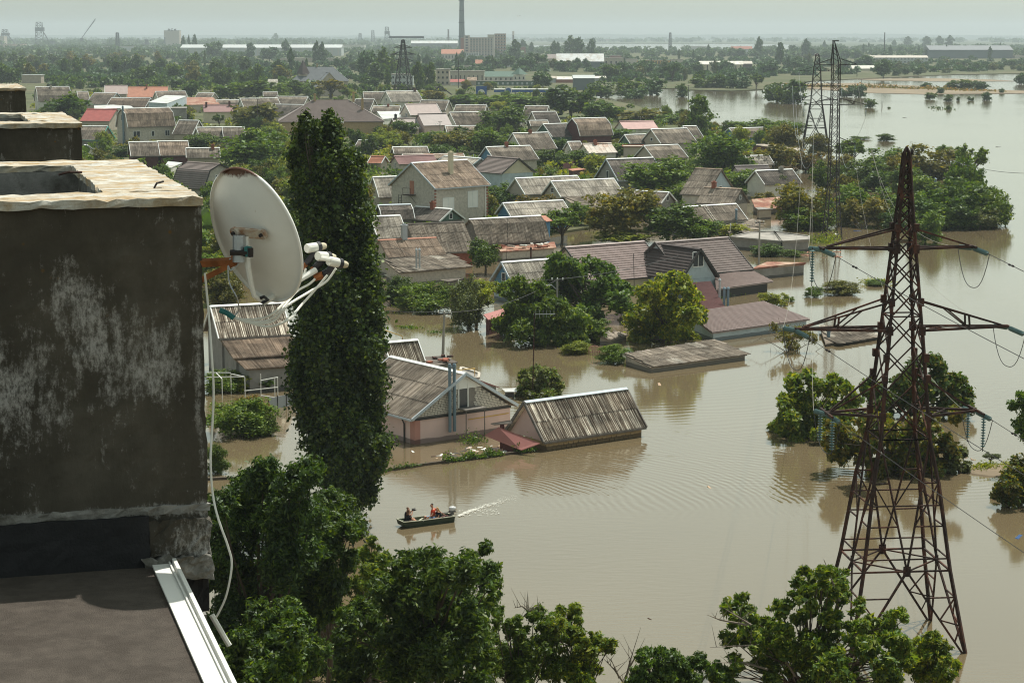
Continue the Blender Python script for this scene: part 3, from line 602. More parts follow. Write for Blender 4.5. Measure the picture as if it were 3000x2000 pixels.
house(cE, (868,152), (1097,186), (1020,292), 3.6, 34, 'cream gabled tiled house', 'house with cream gable and maroon brown tiled roof', roof='tile_brown', wall='lightblue_gable', gable='cream_wall', yaw=-52, trim='trim_dark')
house(cE, (845,82), (1180,70), (905,190), 3.0, 36, 'bright blue gabled house', 'slate house with bright blue wooden gable above the cream gabled house', wall='brick_pale', gable='blue_gable', yaw=31, chim=((.47, .0, 'brick_red', .7),))
house(cE, (1070,322), (1542,298), (1150,450), 3.0, 38, 'long pale slate house', 'long house with pale streaked slate roof', roof='slate_pale', yaw=31)
house(cE, (1345,345), (1822,322), (1440,466), 3.0, 38, 'pipe chimney slate house', 'slate house with small gable window and shiny pipe chimney', roof='slate_pale', wall='beige_wall', gable='beige_wall', left_win=(0, .5, .9, .8), yaw=31)
slab(cE, [(1440,466), (1800,448), (1800,540), (1562,556)], (3.0,3.0,2.2,2.2), .12, 'grey lean-to', 'grey slate lean-to attached to the pipe chimney slate house', roof='slate_brown', wall='white_wall', sheets=(8, 2))
house(cE, (975,512), (1432,488), (1060,612), 2.4, 38, 'blue gabled pale roof house', 'pale roofed house with deep blue gable half hidden by trees', roof='slate_pale', wall='blue_gable', gable='blue_gable', yaw=31)
house(cE, (20,528), (267,513), (40,640), 2.8, 44, 'blue ridged slate house', 'gambrel slate house with light blue ridge cap right of the poplar', 'gambrel', 'slate_dark', 'wood_grey', ridge='trim_blue', mid=(.55,.35), yaw=20, sheets=True)
house(cE, (312,537), (588,575), (330,640), 2.2, 30, 'dark dappled roof house', 'house with dappled dark slate roof and brick chimney below the two storey brick house', roof='slate_dark', wall='wood_grey', gable='green_gable', yaw=-40, chim=((.5, .1, 'brick_red', .9),), right_win=(0, .2, .7, .8))
house(cE, (-20,312), (257,299), (0,470), 3.0, 48, 'pale gambrel by poplar', 'pale gambrel slate house between the poplar and the two storey brick house', 'gambrel', 'slate_pale', 'beige_wall', mid=(.6,.55), yaw=24)
slab(cE, [(150,498), (225,472), (225,512), (120,516)], (2.6,2.6,2.2,2.2), .1, 'small red porch', 'small red porch roof at the foot of the two storey brick house', roof='tile_red', wall='brick_pale', cat='porch')
house(cE, (-40,615), (186,603), (-20,790), 2.4, 42, 'streaked slate house', 'large streaked slate roof with white ridge right of the poplar', roof='slate_pale', ridge='trim_white', yaw=24, sheets=True)
house(cE, (238,674), (673,654), (545,892), 1.9, 40, 'broad slate barn', 'broad slate roofed barn with plain dark ridge', roof='slate_brown', wall='brick_red', gable='wood_grey', ridge='slate_dark', verge=False, yaw=24, sheets=True)
house(cE, (20,797), (462,760), (60,935), 2.2, 30, 'orange ridged slate house', 'slate house with orange ridge tiles behind the street pole', roof='slate_warm', ridge='tile_orange', wall='brick_pale', yaw=26, verge=False, sheets=True, chim=((.45, .0, 'zinc', 1.6),))
slab(cE, [(60,946), (560,900), (712,996), (180,1042)], (2.2,2.2,1.6,1.6), .14, 'lean-to with silver pipes', 'shallow slate lean-to with two silver pipes and pale brick wall', roof='slate_brown', wall='brick_pale', cat='lean-to', name='lean_to', sheets=(9, 3))
house(cE, (715,636), (1262,606), (830,826), 1.9, 50, 'curved barn', 'barn with curved slate roof and grey plank gable', 'gambrel', 'slate_brown', 'wood_grey', gable='wood_grey', mid=(.45, .22), ridge='trim_white', verge=False, yaw=30, sheets=True, cat='barn')
slab(cE, [(890,838), (1370,806), (1385,850), (960,880)], (1.6,1.6,1.3,1.3), .14, 'rubble strewn roof', 'flat rusty roof strewn with bricks below the curved barn', roof='rusty_roof', wall='brick_pale')
slab(cE, [(1245,606), (1300,603), (1356,644), (1310,650)], (4.4,4.4,3.8,3.8), .08, 'orange sheet', 'orange rusted sheet at the right end of the curved barn', roof='tile_orange', wall='blue_gable', cat='lean-to', name='lean_to')
house(cE, (965,966), (1368,930), (1048,1142), 1.9, 43, 'white roofed blue plank house', 'small white roofed house with blue plank gable', roof='slate_pale', wall='lightblue_gable', gable='blue_gable', trim='trim_blue', sheets=True, yaw=32, left_win=(0, .2, .7, .9))
slab(cE, [(490,1095), (690,1082), (740,1090), (560,1110)], (1.6,1.6,1.4,1.4), .1, 'small brown canopy', 'small brown canopy in the trees below the silver pipes', roof='slate_dark', wall='wood_grey', cat='canopy')
slab(cE, [(570,1172), (660,1170), (665,1200), (580,1215)], (1.6,1.6,1.3,1.3), .1, 'small pink canopy', 'small dusty pink canopy between two bushes', roof='tile_pink', wall='white_wall', cat='canopy')
slab(cI, [(850,165), (985,125), (1005,170), (885,200)], (1.8,1.8,1.5,1.5), .1, 'small maroon shed', 'small maroon shed standing in the water among trees', roof='rose_sheet', wall='dark_red_wood')
# F part
house(cF, (460,176), (818,160), (565,342), 2.8, 43, 'grey door gable house', 'slate house with white door in its grey gable', roof='slate_dark', wall='grey_wall', gable='grey_wall', trim='trim_blue', yaw=31, wins=(('L', .45, 2.2, .8, 2.2),))
house(cF, (748,72), (1008,60), (860,172), 3.4, 34, 'wide slate house with gate', 'wide slate roofed house with barred window behind the bright green tree', wall='beige_wall', yaw=31, wins=(('F', .75, 1.8, 1.8, 1.3),))
slab(cB, [(1940,1002), (2080,1002), (2078,1012), (1938,1012)], (4.0,4.0,4.0,4.0), .1, 'pillared brick house', 'flat topped tan house with red brick corner pillars', roof='brick_pale', wall='beige_wall', cat='house', rim='brick_red')
house(cB, (1562,978), (1640,974), (1570,1040), 2.8, 34, 'small grey roof', 'small grey slate roof left of the rust white roof', yaw=20, wall='white_wall')
house(cB, (1662,992), (1858,984), (1712,1058), 2.7, 32, 'rust white roof', 'cottage with rust streaked white metal roof and short chimney', roof='rust_white', wall='white_wall', yaw=26, verge=False, chim=((.42, .1, 'brick_red', .8),))
slab(cF, [(165,250), (250,240), (305,250), (200,262)], (2.4,2.4,2.2,2.2), .1, 'orange carport', 'thin orange rusted carport roof beside a maroon fence', roof='tile_orange', wall='dark_red_wood', cat='carport')
house(cF, (1145,244), (1348,268), (1040,445), 2.8, 40, 'big slate house', 'big slate house with pale blue gable and small attic window', roof='slate_brown', wall='white_wall', gable='lightblue_gable', yaw=-38, ridge='slate_warm', verge=False, right_win=(0, .8, .8, .5))
house(cF, (1215,390), (1500,422), (1140,512), 2.4, 38, 'plank gabled slate house', 'slate house with grey plank gable in front of the big slate house', roof='slate_brown', wall='beige_wall', gable='wood_grey', yaw=-33, ridge='slate_warm', verge=False, right_win=(0, .7, .7, .6), chim=((.25, 0, 'brick_red', .8),))
slab(cF, [(1600,543), (1640,540), (1740,552), (1625,560)], (1.8,1.8,1.6,1.6), .12, 'flooded annexe', 'low flooded annexe right of the plank gabled slate house', roof='grey_wall', wall='beige_wall', cat='annexe')
house(cF, (1020,542), (1452,490), (1100,668), 1.8, 38, 'ladder roof house', 'slate house with white verges and a ladder lying on its roof', roof='slate_brown', wall='white_wall', gable='white_wall', yaw=33, sheets=True)
slab(cF, [(1300,650), (1540,625), (1640,640), (1400,735)], (1.5,1.5,1.1,1.1), .12, 'low wing under ladder roof', 'low slate wing reaching the water below the ladder roof', roof='slate_brown', wall='grey_wall', cat='annexe', sheets=(5, 3))
house(cF, (690,415), (942,446), (650,500), 2.4, 34, 'slate house behind dark tree', 'slate house with grey gable rising behind the dark round tree', roof='slate_brown', wall='grey_wall', gable='grey_wall', yaw=-36, right_win=(0, .3, .8, .8), ridge='trim_white')
slab(cF, [(1415,772), (1560,736), (1745,730), (1800,806)], (1.5,1.5,1.5,1.5), .2, 'flat roofed garages', 'row of flat roofed concrete garages standing in the flood, left half', roof='concrete', wall='grey_wall', cat='garage', rim='concrete', inset=.1)
slab(cF, [(1745,730), (2014,766), (2014,792), (1808,806)], (1.5,1.5,1.5,1.5), .2, 'right garage', 'flat roofed concrete garage at the right end of the flooded garages', roof='concrete', wall='grey_wall', cat='garage', rim='concrete', inset=.1)
slab(cF, [(1690,958), (1990,963), (1975,974), (1570,1010)], (1.5,1.5,1.35,1.35), .16, 'red brown flat roof', 'long flat red brown roof on grey walls in open water', roof='rusty_roof', wall='grey_wall', cat='garage', inset=.2)
# fallen sheet, small sheds
slab(cJ, [(0,368), (175,335), (255,362), (90,405)], (.9,.9,.5,.5), .1, 'sunken brick shed', 'small brick shed roof just above water left of the bright green maple', roof='slate_brown', wall='brick_pale', sheets=(3, 2))
slab(cK, [(420,150), (750,160), (940,235), (470,300)], (.45,.45,.25,.25), .12, 'sunken slate roof', 'submerged slate roof level with the water behind the big pylon arm', roof='slate_brown', wall='brick_pale', cat='garage', sheets=(7, 3))
slab(cJ, [(215,520), (940,405), (1225,525), (435,630)], (.95,.95,.48,.48), .1, 'long flooded garage', 'long flooded garage with patched slate roof and maroon door', roof='slate_brown', wall='brick_pale', cat='garage', sheets=(9, 3), inset=.15)
# left near house with three roof steps
house(cH, (175,128), (720,92), (250,376), 3.4, 40, 'ribbed roof house', 'house with strongly ribbed slate roof directly below the satellite dish', roof='slate_streaked', wall='grey_wall', gable='grey_wall', yaw=22, sheets=True)
slab(cH, [(250,380), (800,352), (840,492), (350,522)], (3.3,3.3,2.5,2.5), .1, 'ribbed veranda roof', 'brown ribbed veranda roof stepping down from the ribbed roof house', roof='slate_warm', wall='grey_wall', cat='veranda', sheets=(9, 1))
slab(cH, [(358,526), (760,500), (820,582), (450,606)], (2.4,2.4,1.9,1.9), .1, 'lowest porch roof', 'lowest porch roof with yellow gutter behind the vine pergola', roof='slate_warm', wall='grey_wall', cat='porch', sheets=(6, 1))
slab(cG, [(248,572), (298,568), (298,690), (248,690)], (4,4,2.6,2.6), .1, 'red tile strip', 'strip of red tiled roof between the roof shaft and the dish', roof='tile_orange', wall='white_wall', tile=True)
house(cG, (132,195), (380,238), (190,400), 2.8, 48, 'maroon gambrel roof house', 'pale brick house with dark maroon gambrel roof left of the dish', 'gambrel', 'tile_brown', 'brick_pale', gable='brick_pale', mid=(.62, .25), yaw=-42, trim='trim_dark', right_win=(-.5, .8, .8, 1.4))
slab(cG, [(-20,190), (90,200), (0,240), (-60,240)], (3,3,2.8,2.8), .1, 'pale flat roof', 'pale flat roof just behind the nearest roof shaft', roof='metal_pale', wall='white_wall')
slab(cG, [(1520,310), (1590,305), (1590,330), (1500,330)], (3,3,2.8,2.8), .1, 'tiny pale roof', 'tiny pale roof touching the right side of the poplar', roof='slate_pale', wall='white_wall')
house(cG, (1440,28), (1545,22), (1450,82), 2.8, 34, 'slate roof right of poplar', 'small slate roof peeking out right of the poplar top', yaw=-20)
house(cG, (1560,152), (1620,150), (1575,205), 2.6, 32, 'orange tile corner', 'corner of an orange tiled roof right of the poplar', roof='tile_orange', yaw=-20)
# ---------------------------------------------------------------- large houses by the open water
house(cF, (145,850), (748,795), (955,1062), 1.7, 36, 'mauve tiled house', 'largest mauve tiled roof, rising behind the walnut trees', roof='tile_mauve', wall='cream_wall', gable='cream_wall', yaw=35, trim='trim_dark', sheets=False)
house(cF, (835,815), (1388,760), (1562,1022), 2.0, 36, 'brown cross gabled house', 'brown tiled house with a steep cross gable and a broad skirt roof', roof='tile_brown', wall='lightblue_gable', gable='lightblue_gable', yaw=35, trim='trim_dark')
house(cF, (835,818), (1183,866), (1072,1108), 1.9, 50, 'dark dormer wing', 'steep tiled dormer wing, roof coloured darker for shade, one white window in a blue grey gable', roof='tile_dark', wall='lightblue_gable', gable='lightblue_gable', yaw=-55, trim='trim_dark', cat='dormer', right_win=(-.1, 1.3, 1.5, 1.6))  # shade of the dormer slope put into a darker tile than the main roof
slab(cF, [(1290,1060), (1565,1022), (1740,1112), (1300,1172)], (1.9,1.9,1.05,1.05), .1, 'pale skirt roof', 'pale brown skirt roof below the brown cross gabled house, reaching over the water', roof='tile_rosebrown', wall='trim_dark', cat='skirt roof', name='skirt_roof', tile=True, inset=.5)
slab(cF, [(1080,1122), (1258,1110), (1372,1315), (1060,1352)], (2.6,2.6,1.6,1.6), .1, 'red brown middle roof', 'red brown tiled roof between the bright maple and three steel flues', roof='tile_plum', wall='lightblue_gable', cat='house', tile=True, name='house')
slab(cF, [(1060,1352), (1660,1262), (2020,1400), (1270,1503)], (1.75,1.75,.85,.85), .1, 'wide mauve porch', 'wide mauve tiled porch roof just above the water', roof='tile_mauve', wall='lightblue_gable', cat='porch', tile=True)
# ---- pink house
root = house(cI, (225,455), (730,605), (350,882), 1.8, 31, 'pink house', 'pink rendered house with pale brick gable, weathered slate roof and twin flues', roof='slate_brown', wall='pink_wall', gable='mortar', yaw=-53, trim='trim_blue', ridge='trim_white', over=.45, zbase=-1.2)
h_ = HOUSES['pink house']; x1 = h_['L'] / 2; xi1 = x1 - .3; wd = h_['w']; wi = wd - .45; hr, he = h_['hr'], h_['he']; th = (hr - he) / wd
GX = xi1
# bricks of the gable: first 300 as single pieces
bm = MB().box(0, -.116, -.043, .035, .116, .043); BR = bm.mesh('brick', 'brick_silicate'); rest = MB(); nb = 0
gb = [c for c in root.children if c.name.startswith('gable')][-1]
rows = int((hr - he - .3) / .118)
cand = []
for i in range(rows):
    z = he + .16 + i * .118; half = min(wi, (hr - .25 - z) / th); n = int(2 * half / .272)
    for j in range(n):
        y = -half + .14 + (2 * half - .28) * (j + .5 * (i % 2) * .6) / max(1, n - 1) if n > 1 else 0
        if y > half - .1: continue
        if abs(y - .35) < .62 and z > he + .35: continue
        if z > hr - 1.05: continue
        cand.append((y, z))
rnd = random.Random(5); cand.sort(key=lambda q: q[0])
for k, (y, z) in enumerate(cand):
    if k < 300:
        o = obj('brick', BR, gb, Matrix.Translation((GX + .002 + rnd.uniform(0, .012), y, z)))
    else: rest.box(GX + .002, y - .116, z - .043, GX + .035 + rnd.uniform(0, .012), y + .116, z + .043)
if rest.v: rest.build('brick_rest', 'brick_silicate', gb, kind='stuff')
MB().prism([(GX + .05, -1.15 / th * .95, hr - 1.05), (GX + .05, 1.15 / th * .95, hr - 1.05), (GX + .05, 0, hr - .1)], (.03, 0, 0)).build('gable_cladding', 'white_paint', root)
wn = wall_window(root, (GX + .03, -.45, he + .3), (0, 1, 0), .8, 2.0, 'white_paint'); 
MB().box(GX, -wi, he - .12, GX + .1, wi, he + .02).build('string_course', 'trim_dark', root)
MB().box(GX - .55, -wi - .02, -1.2, GX + .02, -wi + .45, he - .14).build('corner_strip', 'salmon_wall', root)
for q in (-1.35, -.95): MB().lathe([(.11, 0), (.11, 4.5), (.14, 4.55), (.14, 4.65), (.1, 4.8)], (GX + .28, q, he - 1.2), n=8).build('flue', 'pipe_blue', root)
MB().box(GX + .05, -.5, he + .28, GX + 1.0, 1.3, he + .36).bar((GX + .9, -.4, he + .28), (GX + .9, -.4, -1), .05).bar((GX + .9, 1.2, he + .28), (GX + .9, 1.2, -1), .05).build('balcony', 'wood_grey', root)
MB().tube([(GX - .3, -wi - .1, he - .1), (GX - 1.2, -wi - .25, he - .15), (GX - 1.2, -wi - .08, he - .5), (GX - 1.2, -wi - .08, -.6)], .06).build('downpipe', 'trim_dark', root)
MB().tube([(GX + .06, wi * .1, 1.25), (GX + .06, wi * .95, 1.3)], .035).build('gas_pipe', 'yellow_pipe', root)
# ---- shed with ribbed roof
house(cI, (1130,765), (1822,685), (1255,1040), .62, 47, 'ribbed roof shed', 'shed with streaked ribbed slate roof and stone base beside the pink house', roof='slate_streaked', wall='brick_yellow', gable='pink_wall', yaw=36, ridge='trim_blue', sheets=True, over=.15, verge=True, trim='wood_grey')
hs_ = HOUSES['ribbed roof shed']; rt = hs_['root']; x0 = -hs_['L'] / 2 + .3; wi_ = hs_['w'] - .15; m = 0; rnd = random.Random(2)
SB = MB().box(-.19, -.04, -.09, .19, .0, .09).mesh('stone', 'brick_yellow')
for r_ in range(2):
    for j in range(int((hs_['L'] - .6) / .42)): obj('stone', SB, rt, Matrix.Translation((x0 + .22 + j * .42 + (.2 if r_ else 0) * .9, -wi_ - .0 - rnd.uniform(0, .03), .12 + r_ * .21)))
slab(cI, [(955,930), (1238,1040), (1110,1086), (860,985)], (1.55,.85,.35,.9), .05, 'red metal awning', 'rose red metal awning sloping from the pink house to the ribbed roof shed', roof='rose_sheet', wall='dark_red_wood', cat='awning', inset=1.1)
slab(cI, [(900,905), (1040,882), (1050,902), (925,912)], (1.9,1.9,1.7,1.75), .06, 'brown side canopy', 'thin brown canopy between the pink wall and the ribbed roof shed', roof='wood_grey', wall='dark_red_wood', cat='canopy', inset=.9)
# ---- behind the pink house
house(cH, (1540,402), (1717,398), (1600,566), 1.9, 50, 'small ribbed roof', 'small ribbed slate roof just right of the poplar, behind the pink house', roof='slate_streaked', wall='brick_pale', yaw=30, ridge='trim_white', sheets=True, cat='shed')
slab(cH, [(1785,510), (1960,500), (2066,548), (1820,590)], (1.6,1.6,1.45,1.45), .12, 'brick strewn shed roof', 'flat shed roof with loose bricks beside the near concrete pole', roof='slate_dark', wall='grey_wall')
slab(cI, [(700,530), (822,570), (818,602), (690,590)], (1.2,1.2,1.1,1.1), .1, 'roofless block room', 'small block walled room with yellow pipes behind the pink house roof', roof='grey_wall', wall='brick_pale', cat='outbuilding', rim='brick_pale')
slab(cI, [(760,605), (830,612), (962,660), (880,640)], (1.1,1.1,.7,.8), .06, 'sunken red sheet roof', 'sunken maroon sheet roof behind the pink house ridge', roof='rose_sheet', wall='grey_wall')
slab(cI, [(975,668), (1075,664), (1078,690), (1000,690)], (.5,.5,.45,.45), .05, 'grey sheet in water', 'grey sheet roof barely above water left of the round flooded bush', roof='metal_pale', wall='grey_wall')
def poly_thing(name, label, cat, parts, group=None):
    """parts: list of (part name, material, MB); built in world space and parented under one empty"""
    c = Vector(parts[0][2].v[0]); c = Vector((c.x, c.y, 0)); t_ = thing(name, label, cat, c, group=group); L = []
    for pn, mt, mb in parts:
        mb.v = [tuple(Vector(v) - c) for v in mb.v]; L.append(mb.build(pn, mt, t_))
    return t_, L
# brick pieces lying on the brick strewn roof and rubble roof
def scatter_on(key, n, mats, s0, s1, cr, box, z, label, cat, name, group):
    rnd = random.Random(len(label))
    ms = {mt: MB().box(-.5, -.3, -.12, .5, .3, .12).mesh(name, mt) for mt in mats}
    for i in range(n):
        p = at(*cr(rnd.uniform(box[0], box[2]), rnd.uniform(box[1], box[3])), z); s_ = rnd.uniform(s0, s1)
        o = obj(name, ms[mats[i % len(mats)]]); o.location = (p.x, p.y, z + .12 * s_); o.rotation_euler = (rnd.uniform(-.1, .1), rnd.uniform(-.1, .1), rnd.uniform(0, 3)); o.scale = (s_,) * 3
        tag(o, label, cat, group)
scatter_on('', 9, ['brick_red', 'iron_rust'], .35, .6, cH, (1800, 505, 2030, 560), 1.6, 'one of the loose blocks lying on the brick strewn shed roof', 'brick', 'loose_block', 'loose blocks on the brick strewn roof')
scatter_on('', 26, ['white_paint', 'brick_pale', 'brick_red'], .4, .95, cE, (930, 815, 1360, 850), 1.62, 'one of the bricks and scraps strewn over the rusty roof below the curved barn', 'brick', 'loose_block', 'bricks strewn on the rusty roof')
# ladder on the roof
h_ = HOUSES['ladder roof house']; rt = h_['root']; s_ = Vector((0, -h_['w'], h_['he'] - h_['hr'])).normalized(); nn = Vector((0, -s_.z, s_.y)); nn = -nn if nn.z < 0 else nn
t_ = thing('ladder', 'wooden ladder lying down the slate slope of the ladder roof house', 'ladder'); t_.matrix_world = Matrix.Translation((h_['c'].x, h_['c'].y, 0)) @ Matrix.Rotation(R(h_['yaw']), 4, 'Z')
O = Vector((-1.0, 0, h_['hr'])) + nn * .16; Sx = Vector((1, 0, 0)); Ln = math.hypot(h_['w'], h_['hr'] - h_['he']) * .95
for k in (0, .42): MB().bar(O + Sx * k, O + Sx * k + s_ * Ln, .06, .06, nn).build('rail', 'brick_pale', t_)
for k in range(10): MB().bar(O + s_ * (.15 + Ln * k / 10.4), O + Sx * .42 + s_ * (.15 + Ln * k / 10.4), .05, .05, nn).build('rung', 'brick_pale', t_)
# outside stair and door of the two storey brick house
h_ = HOUSES['two storey brick house']; X0 = -h_['L'] / 2 + .3; t_ = h_['root']
MB().box(X0 - .06, -.2, 5.4, X0 + .0, .7, 7.3).build('attic_door', 'tile_orange', t_)
m = MB().box(X0 - 1.1, -.6, 5.25, X0 - .02, 1.1, 5.35)
for q in ((X0 - 1.05, -.55), (X0 - 1.05, 1.05)): m.bar((*q, 5.3), (*q, 6.3), .05)
m.bar((X0 - 1.05, -.55, 6.3), (X0 - 1.05, 1.05, 6.3), .05).bar((X0 - 1.0, -.5, 5.2), (X0, -.5, 4.2), .05); m.build('landing', 'iron_rust', t_)
m = MB()
for q in (1.1, 1.7): m.bar((X0 - 1.0, q + .3, 5.3), (X0 - .7, q + .9, .5), .06)
for k in range(12): f = k / 12; m.bar((X0 - 1.0 + .3 * f, 1.4 + .6 * f, 5.2 - 4.7 * f), (X0 - 1.0 + .3 * f, 2.0 + .6 * f, 5.2 - 4.7 * f), .05)
m.build('outside_ladder', 'iron_dark', t_)
for q in ((-1, X0), (1, -X0)):
    for k in range(14): MB().box(q[1] - .17 + q[0] * .0, -(h_['w'] - .35) - .035, .3 + k * .44, q[1] + .17, -(h_['w'] - .35) + .03, .52 + k * .44).build('corner_brick', 'brick_red', t_)
MB().tube([(-.45 - X0, -(h_['w'] - .35) - .08, 6.3), (-.45 - X0, -(h_['w'] - .35) - .08, .3)], .06).build('downpipe', 'white_paint', t_)
# twin flues of the two storey gambrel house
h_ = HOUSES['two storey gambrel house']; X0 = -h_['L'] / 2 + .3
for q in (-.2, .25): MB().lathe([(.16, 0), (.16, 9.6), (.05, 9.8)], (X0 - .35, q - 1.0, .3), n=8).build('flue', 'pipe_blue', h_['root'])
# standing flues on other roofs
def flue(px, py0, py1, z, label, mat='zinc', r=.11, n=1, cr=lambda x, y: (x, y)):
    p = at(*cr(px, py1), z); top = atY(*cr(px, py0), p.y); t_ = thing('flue', label, 'flue', (p.x, p.y, z))
    for k in range(n):
        MB().lathe([(r, -.1), (r, top.z - z), (r * 1.5, top.z - z + .02), (r * 1.5, top.z - z + .1), (r * .3, top.z - z + .28)], (k * r * 3.2, 0, 0), n=8).build('pipe', mat, t_)
flue(314, 872, 1000, 1.95, 'pair of shiny steel flues standing on the slate lean-to', n=2, cr=cE)
flue(830, 722, 830, 1.5, 'pair of grey flues in front of the curved barn', 'zinc', .12, 2, cE)
flue(1190, 862, 955, 3.2, 'rusty flue with conical base on the white roofed blue plank house', 'iron_rust', .09, 1, cE)
flue(1327, 1105, 1240, 1.9, 'tallest steel flue beside the red brown middle roof', 'zinc', .11, 1, cF)
flue(1362, 1170, 1290, 1.7, 'pair of shorter steel flues at the corner of the wide mauve porch', 'pipe_blue', .12, 2, cF)
flue(1455, 565, 660, 1.5, 'blue grey flue with bright base on the low wing under the ladder roof', 'pipe_blue', .16, 1, cF)
flue(1411, 680, 725, 1.1, 'short white vent pipe on the edge of the low wing', 'white_paint', .08, 1, cF)
flue(1410, 328, 400, .5, 'grey mushroom topped flue rising from the wooded island', 'pipe_blue', .22, 1, cD)
flue(636, 1115, 1170, 1.5, 'white vent pipe on the small pink canopy', 'white_paint', .06, 1, cE)
flue(495, 200, 240, .4, 'short blue grey stub on the sunken slate roof', 'pipe_blue', .16, 1, cK)
flue(752, 145, 215, 4.2, 'thin silver flue behind the two storey brick house', 'zinc', .07, 1, cE)
flue(860, 150, 210, 4.2, 'silver flue left of the cream gabled tiled house', 'zinc', .1, 1, cE)

# ---------------------------------------------------------------- the block of flats we look from
def weathered_wall():
    m, t, b = newmat('old_render'); p = t.nodes.new('ShaderNodeTexCoord').outputs['Object']
    base = noise(t, .9, 6, p, .7); r = ramp(t, [(.3, (.036, .033, .027)), (.55, (.072, .065, .052)), (.75, (.125, .113, .092))]); t.links.new(base.outputs[0], r.inputs[0])
    # flaked lime wash: ragged blotches crossed by vertical scratches, mostly in the middle of the wall
    bl = noise(t, 2.2, 8, mapping(t, p, (1.2, 1.2, .9)), .75, .6); st_ = noise(t, 3.0, 6, mapping(t, p, (6, 6, 1.5)), .75); sm = noise(t, 9.0, 8, p, .8)
    mx = t.nodes.new('ShaderNodeMath'); mx.operation = 'ADD'; t.links.new(bl.outputs[0], mx.inputs[0]); t.links.new(st_.outputs[0], mx.inputs[1])
    m2 = t.nodes.new('ShaderNodeMath'); m2.operation = 'ADD'; t.links.new(mx.outputs[0], m2.inputs[0]); t.links.new(sm.outputs[0], m2.inputs[1])
    def blob(c, rad):
        sub = N(t, 'ShaderNodeVectorMath', operation='SUBTRACT'); t.links.new(p, sub.inputs[0]); sub.inputs[1].default_value = c
        mp = N(t, 'ShaderNodeVectorMath', operation='MULTIPLY'); t.links.new(sub.outputs[0], mp.inputs[0]); mp.inputs[1].default_value = (1 / rad[0], .3, 1 / rad[1])
        ln = N(t, 'ShaderNodeVectorMath', operation='LENGTH'); t.links.new(mp.outputs[0], ln.inputs[0]); q = ramp(t, [(.15, .34), (1.0, 0)]); t.links.new(ln.outputs['Value'], q.inputs[0]); return q.outputs[0]
    acc = m2.outputs[0]
    for c, rad in (((-.62, 0, -1.0), (.42, .55)), ((-.28, 0, -1.12), (.28, .4)), ((-1.25, 0, -1.25), (.5, .6)), ((-.9, 0, -.62), (.25, .3)), ((-.5, 0, -2.13), (1.6, .07)), ((-.1, 0, -2.5), (.35, .5)), ((-.05, 0, -1.3), (.05, 1.0))):
        a_ = t.nodes.new('ShaderNodeMath'); a_.operation = 'ADD'; t.links.new(acc, a_.inputs[0]); t.links.new(blob(c, rad), a_.inputs[1]); acc = a_.outputs[0]
    rr = ramp(t, [(.0, 0), (.5, 0), (.62, 1)]); hf = t.nodes.new('ShaderNodeMath'); hf.operation = 'MULTIPLY_ADD'; hf.inputs[1].default_value = 1.0; hf.inputs[2].default_value = -1.28; t.links.new(acc, hf.inputs[0])
    t.links.new(hf.outputs[0], rr.inputs[0]); rr.color_ramp.elements[1].position = .37; rr.color_ramp.elements[2].position = .60
    fc = t.nodes.new('ShaderNodeMath'); fc.operation = 'MULTIPLY'; fc.inputs[1].default_value = .85; t.links.new(rr.outputs[0], fc.inputs[0])
    sp2 = noise(t, 26, 8, mapping(t, p, (1.4, 1.4, .7)), .8); q2 = ramp(t, [(.40, .12), (.56, 1)]); t.links.new(sp2.outputs[0], q2.inputs[0]); f2 = t.nodes.new('ShaderNodeMath'); f2.operation = 'MULTIPLY'; t.links.new(fc.outputs[0], f2.inputs[0]); t.links.new(q2.outputs[0], f2.inputs[1])
    c1 = mixc(t, f2.outputs[0], r.outputs[0], (.40, .39, .37))
    v = t.nodes.new('ShaderNodeTexVoronoi'); v.inputs['Scale'].default_value = 7; t.links.new(p, v.inputs['Vector']); vr = ramp(t, [(.05, 1), (.11, 0)]); t.links.new(v.outputs['Distance'], vr.inputs[0])
    sep = t.nodes.new('ShaderNodeSeparateXYZ'); t.links.new(p, sep.inputs[0]); zr = t.nodes.new('ShaderNodeMapRange'); zr.inputs[1].default_value = -.9; zr.inputs[2].default_value = 0; t.links.new(sep.outputs[2], zr.inputs[0])
    ml = t.nodes.new('ShaderNodeMath'); ml.operation = 'MULTIPLY'; t.links.new(vr.outputs[0], ml.inputs[0]); t.links.new(zr.outputs[0], ml.inputs[1])
    c2 = mixc(t, ml.outputs[0], c1, (.16, .085, .02))
    t.links.new(c2, b.inputs['Base Color']); b.inputs['Roughness'].default_value = .95; b.inputs['Specular IOR Level'].default_value = .1
    bump(t, b, m2.outputs[0], .5, .02); MAT['old_render'] = m
weathered_wall()
def rim_mat():
    m, t, b = newmat('lichen_rim'); p = t.nodes.new('ShaderNodeTexCoord').outputs['Object']
    n1 = noise(t, 1.6, 7, mapping(t, p, (1, 3, 1)), .7, .5); r = ramp(t, [(.42, (.52, .51, .46)), (.53, (.42, .35, .25)), (.66, (.34, .21, .07))]); t.links.new(n1.outputs[0], r.inputs[0])
    n2 = noise(t, 7, 6, p, .75); r2 = ramp(t, [(.3, .62), (.6, 1.08)]); t.links.new(n2.outputs[0], r2.inputs[0])
    t.links.new(mixc(t, 1, r.outputs[0], r2.outputs[0], 'MULTIPLY'), b.inputs['Base Color']); b.inputs['Roughness'].default_value = .95
    bump(t, b, n2.outputs[0], .6, .03); MAT['lichen_rim'] = m
rim_mat()
plain('bitumen', (.092, .077, .064), .95, .22, 9.0, 0, 1.0, (.068, .056, .046))
plain('bitumen_dark', (.018, .018, .020), .8, .3, 4.0, 0, .4)
plain('lime_block', (.24, .235, .22), .95, .35, 6.0, 0, .5, (.10, .095, .08))
YAW = R(16.4); O0 = at(592, 578, 26.92)
